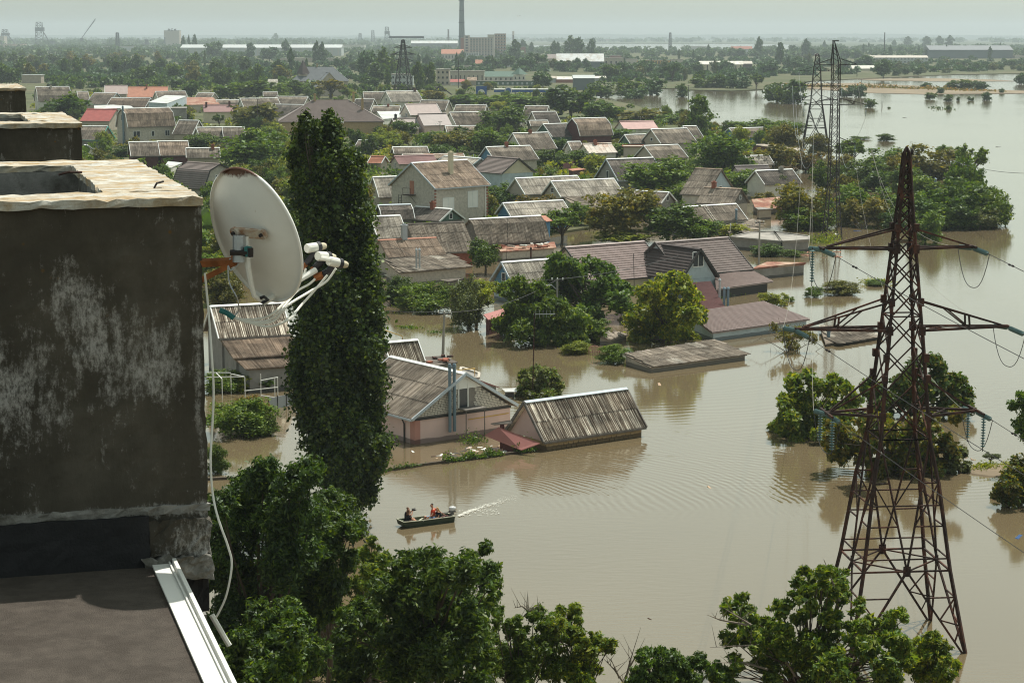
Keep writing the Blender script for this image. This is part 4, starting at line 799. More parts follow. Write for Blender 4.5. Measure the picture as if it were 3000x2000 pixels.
ML = Matrix.Translation((O0.x, O0.y, 26.92)) @ Matrix.Rotation(YAW, 4, 'Z')
def rough_box(x0, y0, z0, x1, y1, z1, nx, ny, nz, amp, seed):
    """box whose skin is a fine grid shaken by noise so the edges are crumbly"""
    r_ = np.random.default_rng(seed); m = MB(); cache = {}
    def P(i, j, k):
        key = (i, j, k)
        if key not in cache:
            p = (x0 + (x1 - x0) * i / nx + r_.normal(0, amp), y0 + (y1 - y0) * j / ny + r_.normal(0, amp), z0 + (z1 - z0) * k / nz + r_.normal(0, amp)); cache[key] = len(m.v); m.v.append(p)
        return cache[key]
    for i in range(nx):
        for k in range(nz): m.f.append((P(i, 0, k), P(i + 1, 0, k), P(i + 1, 0, k + 1), P(i, 0, k + 1))); m.f.append((P(i, ny, k), P(i, ny, k + 1), P(i + 1, ny, k + 1), P(i + 1, ny, k)))
        for j in range(ny): m.f.append((P(i, j, nz), P(i + 1, j, nz), P(i + 1, j + 1, nz), P(i, j + 1, nz))); m.f.append((P(i, j, 0), P(i, j + 1, 0), P(i + 1, j + 1, 0), P(i + 1, j, 0)))
    for j in range(ny):
        for k in range(nz): m.f.append((P(0, j, k), P(0, j, k + 1), P(0, j + 1, k + 1), P(0, j + 1, k))); m.f.append((P(nx, j, k), P(nx, j + 1, k), P(nx, j + 1, k + 1), P(nx, j, k + 1)))
    return m
def shaft(y0, dy, x0, x1, zb, label, seed, xr=.55, rim=.6):
    t_ = thing('roof_shaft', label, 'roof shaft'); t_.matrix_world = ML @ Matrix.Translation((0, y0, 0))
    T = .055
    rough_box(x0, .0, zb, x1 - .01, rim - .05, -T, 40, 2, 30, .0035, seed).build('front_wall', 'old_render', t_)
    MB().box(x0, dy - rim, zb, x1 - .04, dy - .05, -T).build('back_wall', 'lime_block', t_)
    MB().box(x1 - xr, rim - .05, zb, x1 - .04, dy - rim, -T).build('side_wall', 'lime_block', t_); MB().box(x0, rim - .05, zb, x0 + xr, dy - rim, -T).build('side_wall', 'lime_block', t_)
    MB().box(x0 + xr, rim - .05, -1.2, x1 - xr, dy - rim, -1.1).build('shaft_floor', 'bitumen_dark', t_)
    for k, (a, b_, c, d) in enumerate(((x0 - .05, -.04, x1, rim), (x0 - .05, dy - rim, x1, dy), (x1 - xr - .05, rim, x1, dy - rim), (x0 - .05, rim, x0 + xr, dy - rim))):
        L = max(c - a, d - b_); rough_box(a, b_, -T, c, d, 0.0, max(3, int((c - a) / .07)), max(3, int((d - b_) / .07)), 2, .005, seed + k + 1).build('coping', 'lichen_rim', t_)
    return t_
shaft(0, 4.3, -4.2, 0, -2.5, 'nearest and largest open concrete roof shaft with peeling dark wall and crusted white rim', 1)
p2 = ML.inverted() @ at(240, 360, 26.92); shaft(p2.y, 3.6, p2.x - 4.2, p2.x, -2.5, 'middle concrete roof shaft with orange lichen on its rim', 11)
p3 = ML.inverted() @ at(76, 258, 26.92); shaft(p3.y, 3.6, p3.x - 4.2, p3.x, -2.5, 'farthest small roof shaft at the left edge of the photo', 21)
blk = thing('apartment_block', 'flat roofed block of flats with brown bitumen roof and white metal edge', 'apartment block'); blk.matrix_world = ML
rough_box(-14, -2.9, -2.55, -.40, .0, -2.51, 160, 34, 1, .0012, 31).build('roof_membrane', 'bitumen', blk)
MB().box(-14, .02, -2.9, 0 - .06, 46, -2.52).box(-14, -2.85, -2.95, -.42, .0, -2.56).build('roof_slab', 'bitumen_dark', blk)
MB().box(-13.8, -2.7, -27, -.48, .1, -2.96).box(-13.8, .05, -27, -.03, 45, -2.91).build('facade', 'lime_block', blk)
# membrane turned up against the shaft, lime crusted plinth and ledge at the corner
rough_box(-4.2, -.06, -2.52, -.42, .03, -2.16, 60, 1, 6, .003, 41).build('upstand', 'bitumen_dark', blk)
rough_box(-.42, -.05, -2.45, -.0, .03, -2.2, 12, 1, 6, .008, 43).build('plinth_block', 'old_render', blk)
rough_box(-.46, -.10, -2.62, -.0, .03, -2.45, 12, 1, 5, .010, 44).build('plinth_block', 'lime_block', blk)
rough_box(-.40, -.02, -2.86, -.02, .04, -2.62, 10, 1, 4, .006, 45).build('dark_joint', 'bitumen_dark', blk)
rough_box(-4.2, -.012, -2.16, -.0, .04, -2.10, 80, 1, 2, .006, 46).build('lime_band', 'lime_block', blk)
m = MB().box(-.41, -2.95, -2.50, -.26, -.10, -2.485).box(-.275, -2.95, -2.50, -.26, -.10, -2.45).box(-.26, -2.95, -2.62, -.25, -.10, -2.45).bar((-.295, -2.95, -2.474), (-.295, -.1, -2.474), .010); m.build('edge_flashing', 'white_paint', blk)
for k in range(2): MB().box(-3.0 + k * 1.15, -2.9, -2.506, -2.985 + k * 1.15, -.08, -2.498).build('membrane_seam', 'bitumen_dark', blk)
# bent wire and bolt on the rim
MB().tube([ML @ Vector((-.80, 2.2, .02)), ML @ Vector((-.72, 2.2, .04)), ML @ Vector((-.62, 2.3, .03))], .010).build('debris_chip', 'iron_rust'); tag(bpy.data.objects['debris_chip'], 'long rusty chip lying on the rim of the nearest roof shaft', 'debris')
MB().tube([ML @ Vector((-.22, .9, .0)), ML @ Vector((-.2, .9, .035)), ML @ Vector((-.15, .92, .045))], .008).build('steel_hook', 'iron_dark'); tag(bpy.data.objects['steel_hook'], 'small bent steel hook on the rim near the dish', 'hook')

# ---------------------------------------------------------------- satellite dish
def dish_mat():
    m, t, b = newmat('dish_enamel'); p = t.nodes.new('ShaderNodeTexCoord').outputs['Object']
    n = noise(t, 6, 5, p); r = ramp(t, [(.3, (.80, .80, .76)), (.7, (.86, .86, .82))]); t.links.new(n.outputs[0], r.inputs[0])
    sep = t.nodes.new('ShaderNodeSeparateXYZ'); t.links.new(p, sep.inputs[0])
    n2 = noise(t, 14, 5, p, .7); zz = t.nodes.new('ShaderNodeMath'); zz.operation = 'MULTIPLY_ADD'; zz.inputs[1].default_value = .12; t.links.new(n2.outputs[0], zz.inputs[0]); t.links.new(sep.outputs[1], zz.inputs[2])
    rr = ramp(t, [(.0, 0), (.485, 0), (.515, 1)]); t.links.new(zz.outputs[0], rr.inputs[0])
    c1 = mixc(t, rr.outputs[0], r.outputs[0], (.10, .035, .015))
    v = noise(t, 11, 3, mapping(t, p, (1, 1, 1), (0, 0, 0), (3.1, 1.2, 0)), .5); vr = ramp(t, [(.76, 0), (.80, .8)]); t.links.new(v.outputs[0], vr.inputs[0])
    c2 = mixc(t, vr.outputs[0], c1, (.35, .16, .05))
    t.links.new(c2, b.inputs['Base Color']); b.inputs['Roughness'].default_value = .42; MAT['dish_enamel'] = m
dish_mat()
plain('rusty_white', (.50, .45, .38), .7, .2, 14.0, 0, .1, (.30, .12, .04))
plain('rust_bar', (.30, .11, .04), .85, .35, 9.0, 0, .2)
plain('lnb_white', (.72, .72, .66), .45, .04, 3.0, 0, 0)
plain('black_plastic', (.03, .03, .035), .5, .1, 3.0, 0, 0)
plain('teal_plastic', (.03, .15, .15), .5, .2, 9.0, 0, 0)
YD = 13.35
dc = atY(742, 695, YD); bd = Vector((math.sin(R(38)) * math.cos(R(20)), math.cos(R(38)) * math.cos(R(20)), math.sin(R(20))))
bx = bd.cross(Vector((0, 0, 1))).normalized(); by = bx.cross(bd).normalized()
MD = Matrix(((bx.x, by.x, bd.x, dc.x), (bx.y, by.y, bd.y, dc.y), (bx.z, by.z, bd.z, dc.z), (0, 0, 0, 1)))
dish = thing('satellite_dish', 'large white satellite dish with rusty top edge bolted beside the nearest roof shaft', 'satellite dish'); dish.matrix_world = MD
RX, RY, DP = .385, .485, .085; m = MB(); nr_, na = 14, 72
for sgn, off in ((1, 0), (1, .006)):
    for i in range(nr_ + 1):
        r_ = i / nr_
        for k in range(na):
            a = 2 * math.pi * k / na; m.v.append((RX * r_ * math.cos(a), RY * r_ * math.sin(a), DP * r_ * r_ - DP / 2 + off))
o2 = (nr_ + 1) * na
for i in range(nr_):
    for k in range(na):
        k2 = (k + 1) % na; m.f.append((i * na + k, (i + 1) * na + k, (i + 1) * na + k2, i * na + k2)); m.f.append((o2 + i * na + k, o2 + i * na + k2, o2 + (i + 1) * na + k2, o2 + (i + 1) * na + k))
m.build('reflector', 'dish_enamel', dish, smooth=True)
m = MB(); pr = [(RX, RY, DP / 2 - .0), (RX + .012, RY + .012, DP / 2 - .006), (RX + .014, RY + .014, DP / 2 - .02), (RX + .006, RY + .006, DP / 2 - .026)]
for a_, b_, z in pr:
    for k in range(na): a = 2 * math.pi * k / na; m.v.append((a_ * math.cos(a), b_ * math.sin(a), z))
for i in range(3):
    for k in range(na): m.f.append((i * na + k, i * na + (k + 1) % na, (i + 1) * na + (k + 1) % na, (i + 1) * na + k))
m.build('rim', 'dish_enamel', dish, smooth=True)
MDi = MD.inverted()
def dl(x, y, Y): return MDi @ atY(*cG(x, y), Y)
Yb = YD - .16
# mounting plate with rounded ends
m = MB(); a, b_ = dl(492, 732, Yb), dl(705, 748, Yb)
m.bar(a, b_, .068, .02, (0, 0, 1)); m.lathe([(.036, -.012), (.036, .012)], a, (0, 0, 1), 14); m.lathe([(.036, -.012), (.036, .012)], b_, (0, 0, 1), 14); m.build('mounting_plate', 'rusty_white', dish)
for q in (a, b_): MB().lathe([(.012, -.03), (.012, .03)], q, (0, 0, 1), 8).build('bolt', 'iron_dark', dish)
MB().tube([dl(522, 755, Yb - .03), dl(522, 960, Yb - .03)], .042, 12).build('mast', 'zinc', dish)
MB().tube([dl(575, 765, Yb), dl(580, 900, Yb), dl(592, 1000, Yb), dl(615, 1130, Yb + .03), dl(640, 1220, Yb + .06), dl(700, 1262, Yb + .12)], [.022, .022, .02, .018, .017, .016], 8).build('feed_arm', 'white_paint', dish)
MB().tube([dl(715, 1268, YD + .05), dl(860, 1175, YD + .25), dl(955, 1112, YD + .38), dl(1110, 1022, YD + .5)], .022, 10).build('feed_arm', 'white_paint', dish)
MB().bar(dl(455, 888, Yb - .07), dl(585, 890, Yb - .07), .028, .028).bar(dl(590, 850, Yb - .06), dl(590, 920, Yb - .06), .075, .03).build('clamp', 'iron_dark', dish)
MB().prism([dl(560, 850, Yb - .08), dl(600, 860, Yb - .08), dl(612, 905, Yb - .08), dl(575, 925, Yb - .08)], (0, 0, .03)).build('tilt_lug', 'teal_plastic', dish)
MB().bar(dl(500, 958, Yb), dl(200, 968, Yb + .25), .045, .045).build('wall_bar', 'rust_bar', dish); MB().bar(dl(498, 962, Yb), dl(200, 1115, Yb + .25), .035, .035).build('wall_bar', 'rust_bar', dish)
MB().bar(dl(505, 900, Yb), dl(505, 965, Yb), .05, .05).build('wall_bar', 'rust_bar', dish)
MB().tube([dl(680, 1240, Yb + .1), dl(715, 1225, Yb + .07), dl(745, 1250, Yb + .1), dl(700, 1275, Yb + .1)], .012, 6).build('wire_tie', 'black_plastic', dish)
Yl = YD + .5
for (x, y, ex, ey) in ((1058, 855, 1128, 845), (1140, 915, 1200, 920), (1225, 955, 1300, 972)):
    A, B_ = dl(x, y, Yl), dl(ex, ey, Yl + .06); d = (B_ - A).normalized()
    lb = MB().lathe([(.030, -.02), (.034, -.01), (.034, .07), (.028, .08)], A, d, 14).build('receiver_head', 'lnb_white', dish, smooth=False)
    MB().lathe([(.038, .065), (.038, .095)], A, d, 12).build('clamp_ring', 'black_plastic', lb); MB().lathe([(.024, .095), (.026, .13), (.02, .15)], A, d, 12).build('feed_horn', 'cream_wall', lb)
MB().lathe([(.016, 0), (.016, .07)], dl(1150, 930, Yl - .03), (dl(1200, 940, Yl) - dl(1150, 930, Yl)).normalized(), 8).build('receiver_head', 'lnb_white', dish)
for pts in (((1105, 880), (1070, 940), (1010, 1000)), ((1165, 945), (1120, 990), (1090, 1035)), ((1260, 965), (1210, 1030), (1120, 1080))): MB().tube([dl(*q, Yl + .04) for q in pts], [.024, .026, .022], 8).build('head_holder', 'black_plastic', dish)
for q in (((1005, 985), (1030, 1010)), ((1070, 1025), (1105, 1030)), ((1100, 1080), (1165, 1060))): MB().tube([dl(*q[0], Yl + .02), dl(*q[1], Yl + .02)], .028, 8).build('rusty_joint', 'rust_bar', dish)
def cable(pts, r, name, label, mat, cr=cG, Y=None, cat='cable', n=6, sub=6):
    P = [atY(*cr(*p[:2]), p[2]) for p in pts]; Q = []
    for i in range(len(P) - 1):
        p0, p1, p2_, p3_ = P[max(i - 1, 0)], P[i], P[i + 1], P[min(i + 2, len(P) - 1)]
        for k in range(sub):
            t_ = k / sub; Q.append(.5 * ((2 * p1) + (p2_ - p0) * t_ + (2 * p0 - 5 * p1 + 4 * p2_ - p3_) * t_ * t_ + (3 * p1 - p0 - 3 * p2_ + p3_) * t_ ** 3))
    Q.append(P[-1]); o = MB().tube(Q, r, n).build(name, mat); tag(o, label, cat, None); return o
Y1 = YD + .45; Y2 = YD + .1
cable([(1035, 1010, Y1), (1010, 1080, Y1), (930, 1200, Y1 - .1), (800, 1340, Y2), (700, 1390, Y2), (560, 1400, Y2), (480, 1380, Y2)], .0085, 'coaxial_cable', 'innermost white cable looping from the first receiver head to the teal connector', 'lnb_white')
cable([(1105, 1090, Y1), (1060, 1130, Y1), (960, 1190, Y1 - .1), (860, 1310, Y2), (760, 1400, Y2), (640, 1420, Y2), (480, 1385, Y2)], .0085, 'coaxial_cable', 'second white cable from the middle receiver head, curving under the dish', 'lnb_white')
cable([(1265, 1010, Y1), (1190, 1110, Y1), (1060, 1190, Y1 - .1), (900, 1290, Y2), (790, 1410, Y2), (640, 1430, Y2), (470, 1385, Y2)], .009, 'coaxial_cable', 'white cable from the rightmost receiver head running straight under the dish', 'lnb_white')
cable([(1200, 1060, Y1), (1100, 1180, Y1), (1000, 1290, Y1 - .1), (900, 1400, Y2), (760, 1455, Y2), (620, 1430, Y2), (470, 1380, Y2)], .009, 'coaxial_cable', 'lowest white cable with the widest loop below the dish', 'lnb_white')
cable([(375, 1328, Y2), (430, 1350, Y2), (485, 1390, Y2)], .02, 'cable_connector', 'teal plastic connector where the dish cables meet', 'teal_plastic', cat='connector')
cable([(450, 940, Yb), (500, 930, Yb), (515, 980, Yb), (460, 1025, Yb), (440, 990, Yb), (450, 1120, Yb), (510, 1240, Yb), (520, 1330, Y2), (490, 1370, Y2)], .005, 'thin_wire', 'thin grey wire curling from the dish clamp down to the teal connector', 'zinc')
idc = lambda x, y: (x, y)
cable([(600, 800, 13.2), (610, 900, 13.2), (621, 1050, 13.1), (626, 1150, 13.1), (622, 1250, 13.1), (617, 1350, 13.05), (624, 1450, 13.05), (640, 1520, 13.0), (668, 1600, 13.0), (679, 1655, 13.0), (664, 1740, 13.0), (640, 1795, 13.0), (626, 1816, 13.0)], .008, 'hanging_cable', 'long grey cable hanging down the corner of the nearest roof shaft', 'lnb_white', cr=idc)
cable([(620, 1800, 13.0), (640, 1835, 13.0), (660, 1870, 13.0), (672, 1890, 13.0)], .019, 'cable_sleeve', 'short thick white sleeve at the lower end of the hanging cable', 'lnb_white', cr=idc, cat='cable sleeve')
# ---------------------------------------------------------------- lattice pylons
UNIT = {}
def unit_bar(mat):
    if mat not in UNIT: UNIT[mat] = MB().box(-.5, -.5, 0, .5, .5, 1).mesh('bar', mat)
    return UNIT[mat]
def bar_obj(parent, name, a, b, w_, mat, h=None):
    a, b = Vector(a), Vector(b); d = b - a; L = d.length
    if L < .01: return
    q = d.to_track_quat('Z', 'Y').to_matrix().to_4x4(); M = Matrix.Translation(a) @ q @ Matrix.Diagonal((w_, h or w_, L, 1))
    return obj(name, unit_bar(mat), parent, M)
def tower(name, label, C_, yaw, prof, arms, mat, lw, bw, kbase=None, zmax=None, plates=False, panel=1.15, peak=True):
    """prof: [(z, side)] from the foot up; arms: (z chord, z tie, left length, right length, t-beam)"""
    t_ = thing(name, label, 'pylon', C_, yaw)
    def side(z):
        for (a, sa), (b, sb) in zip(prof, prof[1:]):
            if a <= z <= b: return sa + (sb - sa) * (z - a) / (b - a)
        return prof[-1][1] if z > prof[-1][0] else prof[0][1]
    cs = [(-1, -1), (1, -1), (1, 1), (-1, 1)]
    def P(k, z): s = side(z) / 2; return Vector((cs[k % 4][0] * s, cs[k % 4][1] * s, z))
    for k in range(4):
        for (a, sa), (b, sb) in zip(prof, prof[1:]): bar_obj(t_, 'leg', P(k, a), P(k, b), lw * (1 if a < prof[len(prof) // 2][0] else .8), mat)
    zs = []; z = kbase[-1] if kbase else prof[0][0]; top = prof[-1][0]
    while z < top - .3: zs.append(z); z += max(panel * .45, side(z) * panel)
    zs.append(top)
    for i, (a, b) in enumerate(zip(zs, zs[1:])):
        for k in range(4):
            bar_obj(t_, 'brace', P(k, a), P(k + 1, b), bw, mat); bar_obj(t_, 'brace', P(k + 1, a), P(k, b), bw, mat)
            if i % 3 == 0: bar_obj(t_, 'brace', P(k, a), P(k + 1, a), bw, mat)
    if kbase:
        z0, z1, z2 = kbase  # foot, frame level, top of the lower body
        for k in range(4):
            mid = (P(k, z1) + P(k + 1, z1)) / 2
            bar_obj(t_, 'brace', P(k, z1), P(k + 1, z1), bw * 1.3, mat); bar_obj(t_, 'brace', P(k, z1 + .55), P(k + 1, z1 + .55), bw, mat); bar_obj(t_, 'brace', mid, (P(k + 1, z1) + P(k + 2, z1)) / 2, bw, mat)
            for q, r_ in ((k, 1), (k + 1, -1)):
                foot = P(q, z0); bar_obj(t_, 'brace', mid, foot, bw * 1.5, mat)
                for f, g in ((.30, .30), (.30, .55), (.62, .55), (.62, .80)):
                    lz = z1 + (z0 - z1) * f; bar_obj(t_, 'brace', P(q, lz), mid.lerp(foot, g), bw, mat)
                # upper V: from the leg top to the middle of the frame
                tp = P(q, z2); bar_obj(t_, 'brace', tp, mid, bw * 1.3, mat)
                for f, g in ((.33, .33), (.33, .66), (.66, .66)): bar_obj(t_, 'brace', P(q, z2 + (z1 - z2) * f), tp.lerp(mid, g), bw, mat)
            bar_obj(t_, 'brace', P(k, z2), P(k + 1, z2), bw, mat); bar_obj(t_, 'brace', P(k, z2 + (z1 - z2) * .5), P(k + 1, z2 + (z1 - z2) * .5), bw, mat)
            if plates: MB().box(-.17, -.03, -.24, .17, .03, .24).build('gusset_plate', mat, t_).matrix_local = Matrix.Translation(mid) @ Matrix.Rotation(math.pi / 2 * k, 4, 'Z')
    tips = []
    for (zc, zt, ll, rl, tb) in arms:
        for sg, L in ((-1, ll), (1, rl)):
            if not L: continue
            s = side(zc) / 2; s2 = side(zt) / 2; tip = Vector((sg * (s + L), 0, zc + .05)); ar = obj('cross_arm', None, t_) if False else None
            A, B_ = Vector((sg * s, -s, zc)), Vector((sg * s, s, zc)); Ct, Dt = Vector((sg * s2, -s2, zt)), Vector((sg * s2, s2, zt))
            for q in (A, B_): bar_obj(t_, 'arm_chord', q, tip + Vector((0, math.copysign(.08, q.y), 0)), lw * .8, mat)
            for q in (Ct, Dt): bar_obj(t_, 'arm_tie', q, tip + Vector((-sg * L * .08, math.copysign(.08, q.y), .06)), lw * .55, mat)
            n = max(2, int(L / 1.1))
            for i in range(n):
                f, g = i / n, (i + 1) / n; bar_obj(t_, 'arm_lacing', A.lerp(tip, f), B_.lerp(tip, g), bw, mat); bar_obj(t_, 'arm_lacing', B_.lerp(tip, f), A.lerp(tip, g), bw, mat) if plates else None
            if L > 3.5:
                for q, e_ in ((A, Ct), (B_, Dt)):
                    f = .55; bar_obj(t_, 'arm_post', q.lerp(tip, f), e_.lerp(tip, f), bw * 1.2, mat); bar_obj(t_, 'arm_post', q.lerp(tip, f), e_.lerp(tip, .3), bw, mat)
            if tb: bar_obj(t_, 'tip_beam', tip + Vector((0, -tb, 0)), tip + Vector((0, tb, 0)), lw * .7, mat)
            if plates:
                for q in (A, B_): MB().box(-.13, -.13, -.2, .13, .13, .2).build('gusset_plate', mat, t_).location = q
            tips.append((sg, zc, tip))
    if peak:
        for k in range(4): bar_obj(t_, 'leg', P(k, top), Vector((0, 0, top + .3)), lw * .6, mat)
    M = Matrix.Translation(C_) @ Matrix.Rotation(yaw, 4, 'Z')
    return t_, [(sg, zc, M @ tp) for sg, zc, tp in tips]
fr, br = at(2833, 1913), at(2720, 1805); e2 = (br - fr); e2.z = 0; sd = 5.45; e2.normalize(); e1 = Vector((e2.y, -e2.x, 0)); TC = fr - e1 * sd / 2 + e2 * sd / 2; tyaw = math.atan2(e1.y, e1.x)
zy = lambda y: atY(2650, y, TC.y).z
prof = [(-1.2, 5.75), (zy(1640), 4.05), (zy(1400), 3.05), (zy(1273), 2.3), (zy(960), 1.5), (zy(727), .88), (zy(560), .46), (zy(450), .24)]
tw1, tips1 = tower('pylon', 'nearest rust brown lattice pylon standing in the flood with three pairs of arms', TC, tyaw, prof,
    [(zy(1208), zy(1100), 2.35, 2.6, 1.15), (zy(962), zy(878), 4.2, 4.3, 0), (zy(727), zy(668), 3.4, 2.8, .5)], 'iron_rust', .135, .06, kbase=(-.3, zy(1640), zy(1273)), plates=True, panel=.95)
for z, s_ in ((zy(1100), 2.0), (zy(1040), 1.85), (zy(880), 1.35), (zy(665), .85)):
    for k in range(4): MB().box(-.12, -.12, -.18, .12, .12, .18).build('gusset_plate', 'iron_rust', tw1).location = ((-s_ / 2, s_ / 2)[k % 2], (-s_ / 2, s_ / 2)[k // 2], z)
DISC = MB().lathe([(.02, -.05), (.035, -.04), (.112, -.012), (.118, .0), (.05, .03), (.03, .06)], n=12).mesh('disc', 'insulator')
def string(a, d, n, label, group=None, sp=.125):
    d = Vector(d).normalized(); t_ = thing('insulator_string', label, 'insulator', a); t_.rotation_mode = 'QUATERNION'; t_.rotation_quaternion = d.to_track_quat('Z', 'Y')
    MB().lathe([(.02, 0), (.02, n * sp + .3)], n=5).build('rod', 'iron_dark', t_)
    for i in range(n): obj('disc', DISC, t_, Matrix.Translation((0, 0, .18 + i * sp)))
    return Vector(a) + d * (n * sp + .3)
WD = Vector((1, -3, -.32)).normalized(); names = {(-1, 0): 'lower left', (1, 0): 'lower right', (-1, 1): 'middle left', (1, 1): 'middle right', (-1, 2): 'upper left', (1, 2): 'upper right'}
def wire(a, b, sag, r, name, label, mat='wire', n=24):
    a, b = Vector(a), Vector(b); pts = [a.lerp(b, i / n) - Vector((0, 0, sag * 4 * (i / n) * (1 - i / n))) for i in range(n + 1)]
    o = MB().tube(pts, r, 4, cap=False).build(name, mat); tag(o, label, 'wire'); return o
ends1 = []
for i, (sg, zc, tp) in enumerate(tips1):
    nm = names[(sg, i // 2)]; o_ = (math.cos(tyaw), math.sin(tyaw))
    e_ = string(tp + Vector((0, 0, -.08)), WD, 9, f'glassy green tension insulator string on the {nm} arm of the nearest pylon')
    far = e_ + Vector((1, -3, 0)).normalized() * 60 + Vector((0, 0, -6)); wire(e_, far, 1.0, .017, 'power_line', f'power line leaving the {nm} arm of the nearest pylon to the right')
    dm = e_.lerp(far, .03); MB().lathe([(.05, -.18), (.05, -.08), (.015, -.06), (.015, .06), (.05, .08), (.05, .18)], dm - Vector((0, 0, .12)), WD, 8).build('vibration_damper', 'iron_dark'); tag(bpy.data.objects[-1] if False else [o for o in COL.objects if o.name.startswith('vibration_damper')][-1], f'dumbbell shaped damper on the wire from the {nm} pylon arm', 'wire damper')
    b2 = string(tp + Vector((0, 0, -.08)), Vector((-.28, 1, -.06)), 9, f'rear tension insulator string on the {nm} arm of the nearest pylon, pointing away'); ends1.append(b2)
    # jumper loop
    pts = [b2.lerp(e_, k / 14) - Vector((0, 0, 1.7 * (1 - abs(2 * k / 14 - 1) ** 2.6))) for k in range(15)]; o = MB().tube(pts, .018, 5).build('jumper_wire', 'wire'); tag(o, f'slack jumper wire looping under the {nm} arm of the nearest pylon', 'wire')
for sg, q, nm in ((-1, -1.1, 'near left'), (-1, 1.1, 'far left'), (1, -1.1, 'near right'), (1, 1.1, 'far right')):
    tp = [t[2] for t in tips1 if t[0] == sg][0]; string(tp + e2 * q - Vector((0, 0, .05)), (0, 0, -1), 11, f'hanging insulator string at the {nm} end of the lower arm beams')
tp = tips1[4][2]; string(tp + e2 * .4 - e1 * .3, (0, 0, -1), 12, 'hanging insulator string below the far tip of the upper left pylon arm')
MB().lathe([(.1, -.05), (.16, 0), (.1, .05)], TC + Vector((.25, 0, zy(445))), (1, 0, 0), 10).build('wire_pulley', 'iron_dark', None); tag(bpy.data.objects['wire_pulley'], 'dark pulley clamp at the very top of the nearest pylon', 'clamp')
# second pylon: slim mast
C2 = at(2437, 700); z2 = lambda y: atY(2440, y, C2.y).z
tw2, tips2 = tower('pylon', 'slim straight lattice pylon rising from flooded bushes behind the nearest pylon', C2, R(8), [(-1.2, 2.4), (z2(560), 1.3), (z2(306), 1.0), (z2(186), 1.0)],
    [(z2(423), z2(402), 2.4, 2.4, 0), (z2(307), z2(288), 3.9, 3.9, 0), (z2(190), z2(172), 2.4, 2.5, 0)], 'iron_dark', .10, .05, panel=1.0, peak=False)
s_ = .55; zt = z2(120); bar_obj(tw2, 'leg', (-s_, -s_, z2(186)), (-s_ * .9, 0, zt), .12, 'iron_dark'); bar_obj(tw2, 'leg', (-s_, s_, z2(186)), (-s_ * .9, 0, zt), .12, 'iron_dark')
for q in (-s_, s_): bar_obj(tw2, 'leg', (s_, q, z2(186)), (-s_ * .6, 0, zt), .10, 'iron_dark')
for f in (.25, .5, .75): zz = z2(186) + (zt - z2(186)) * f; bar_obj(tw2, 'brace', (-s_, 0, zz), (s_ * (1 - f * 1.6), 0, zz - .5), .07, 'iron_dark')
bar_obj(tw2, 'tip_beam', (-s_ * 1.1, 0, zt), (.3, 0, zt), .14, 'iron_dark')
for i, (sg, zc, tp) in enumerate(tips2):
    nm = names[(sg, i // 2)]; string(tp - Vector((0, 0, .05)), (0, 0, -1), 9, f'hanging insulator string on the {nm} arm of the slim pylon', sp=.16)
    wire(ends1[i], tp - Vector((0, 0, 1.7)), 5.5, .010, 'power_line', f'power line between the {nm} arms of the nearest pylon and the slim pylon', 'concrete_pole', 30)
C3 = at(2388, 452); z3 = lambda y: atY(2390, y, C3.y).z
tw3, tips3 = tower('pylon', 'distant splayed lattice pylon left of the slim pylon, standing in island trees', C3, R(-5), [(0, 6.6), (z3(375), 4.6), (z3(300), 2.6), (z3(210), 1.7), (z3(160), .7)],
    [(z3(294), z3(280), 3.6, 3.6, 0), (z3(252), z3(238), 4.6, 4.6, 0), (z3(209), z3(196), 3.4, 3.6, 0)], 'iron_dark', .15, .08, kbase=(.2, z3(375), z3(320)), panel=.9)
C4 = at(1182, 272); z4 = lambda y: atY(1182, y, C4.y).z
tw4, tips4 = tower('pylon', 'dark distant lattice pylon among poplars left of the concrete works sign', C4, R(20), [(0, 7.5), (z4(200), 4.6), (z4(165), 3.0), (z4(118), 1.2)],
    [(z4(180), z4(172), 3.5, 3.5, 0), (z4(160), z4(152), 5.0, 5.0, 0), (z4(140), z4(133), 3.5, 3.5, 0)], 'iron_dark', .36, .2, panel=.8)
for i in range(6): wire(tips2[i][2] - Vector((0, 0, 1.7)), tips3[i][2], 7, .02, 'power_line', f'thin power line between the {names[(tips2[i][0], i // 2)]} arms of the slim and the distant splayed pylon', 'zinc')
wire(at(1990, 430, 0) + Vector((0, 0, 24)) if False else atY(2790, 470, 330), atY(3040, 508, 250), .6, .03, 'power_line', 'single dark wire crossing open water right of the wooded island')

# ---------------------------------------------------------------- poles, lamps, aerials
def pole(x0, y0, x1, y1, label, lamp=0, r=.14, mat='concrete_pole', z=0.0, strut=0, heads=2, cat='utility pole', name='utility_pole'):
    p = at(x1, y1, z); q = atY(x0, y0, p.y); t_ = thing(name, label, cat, p); d = q - p
    MB().tube([(0, 0, -1), (0, 0, 0), tuple(d)], [r, r, r * .65], 8).build('shaft', mat, t_)
    if heads:
        m = MB().bar(d + Vector((-.55, 0, -.15)), d + Vector((.55, 0, -.15)), .09, .09)
        m.build('cross_piece', 'iron_dark', t_)
        for k in (-.5, 0, .5): MB().lathe([(.03, -.1), (.07, 0), (.07, .1), (.02, .16)], d + Vector((k, 0, 0)), n=6).build('insulator', 'lnb_white', t_)
    if lamp:
        MB().tube([d * .82, d * .86 + Vector((lamp * .5, -.2, .25)), d * .86 + Vector((lamp * .9, -.35, .25))], .035, 5).build('lamp_arm', 'zinc', t_)
        MB().ball(d * .86 + Vector((lamp * 1.05, -.4, .2)), .2, 8, 5, (1, 1, .6)).build('lamp_head', 'lnb_white', t_)
    if strut: MB().tube([d * .7, Vector((strut, -.6, -.5))], r * .8, 6).build('strut', mat, t_)
    return q
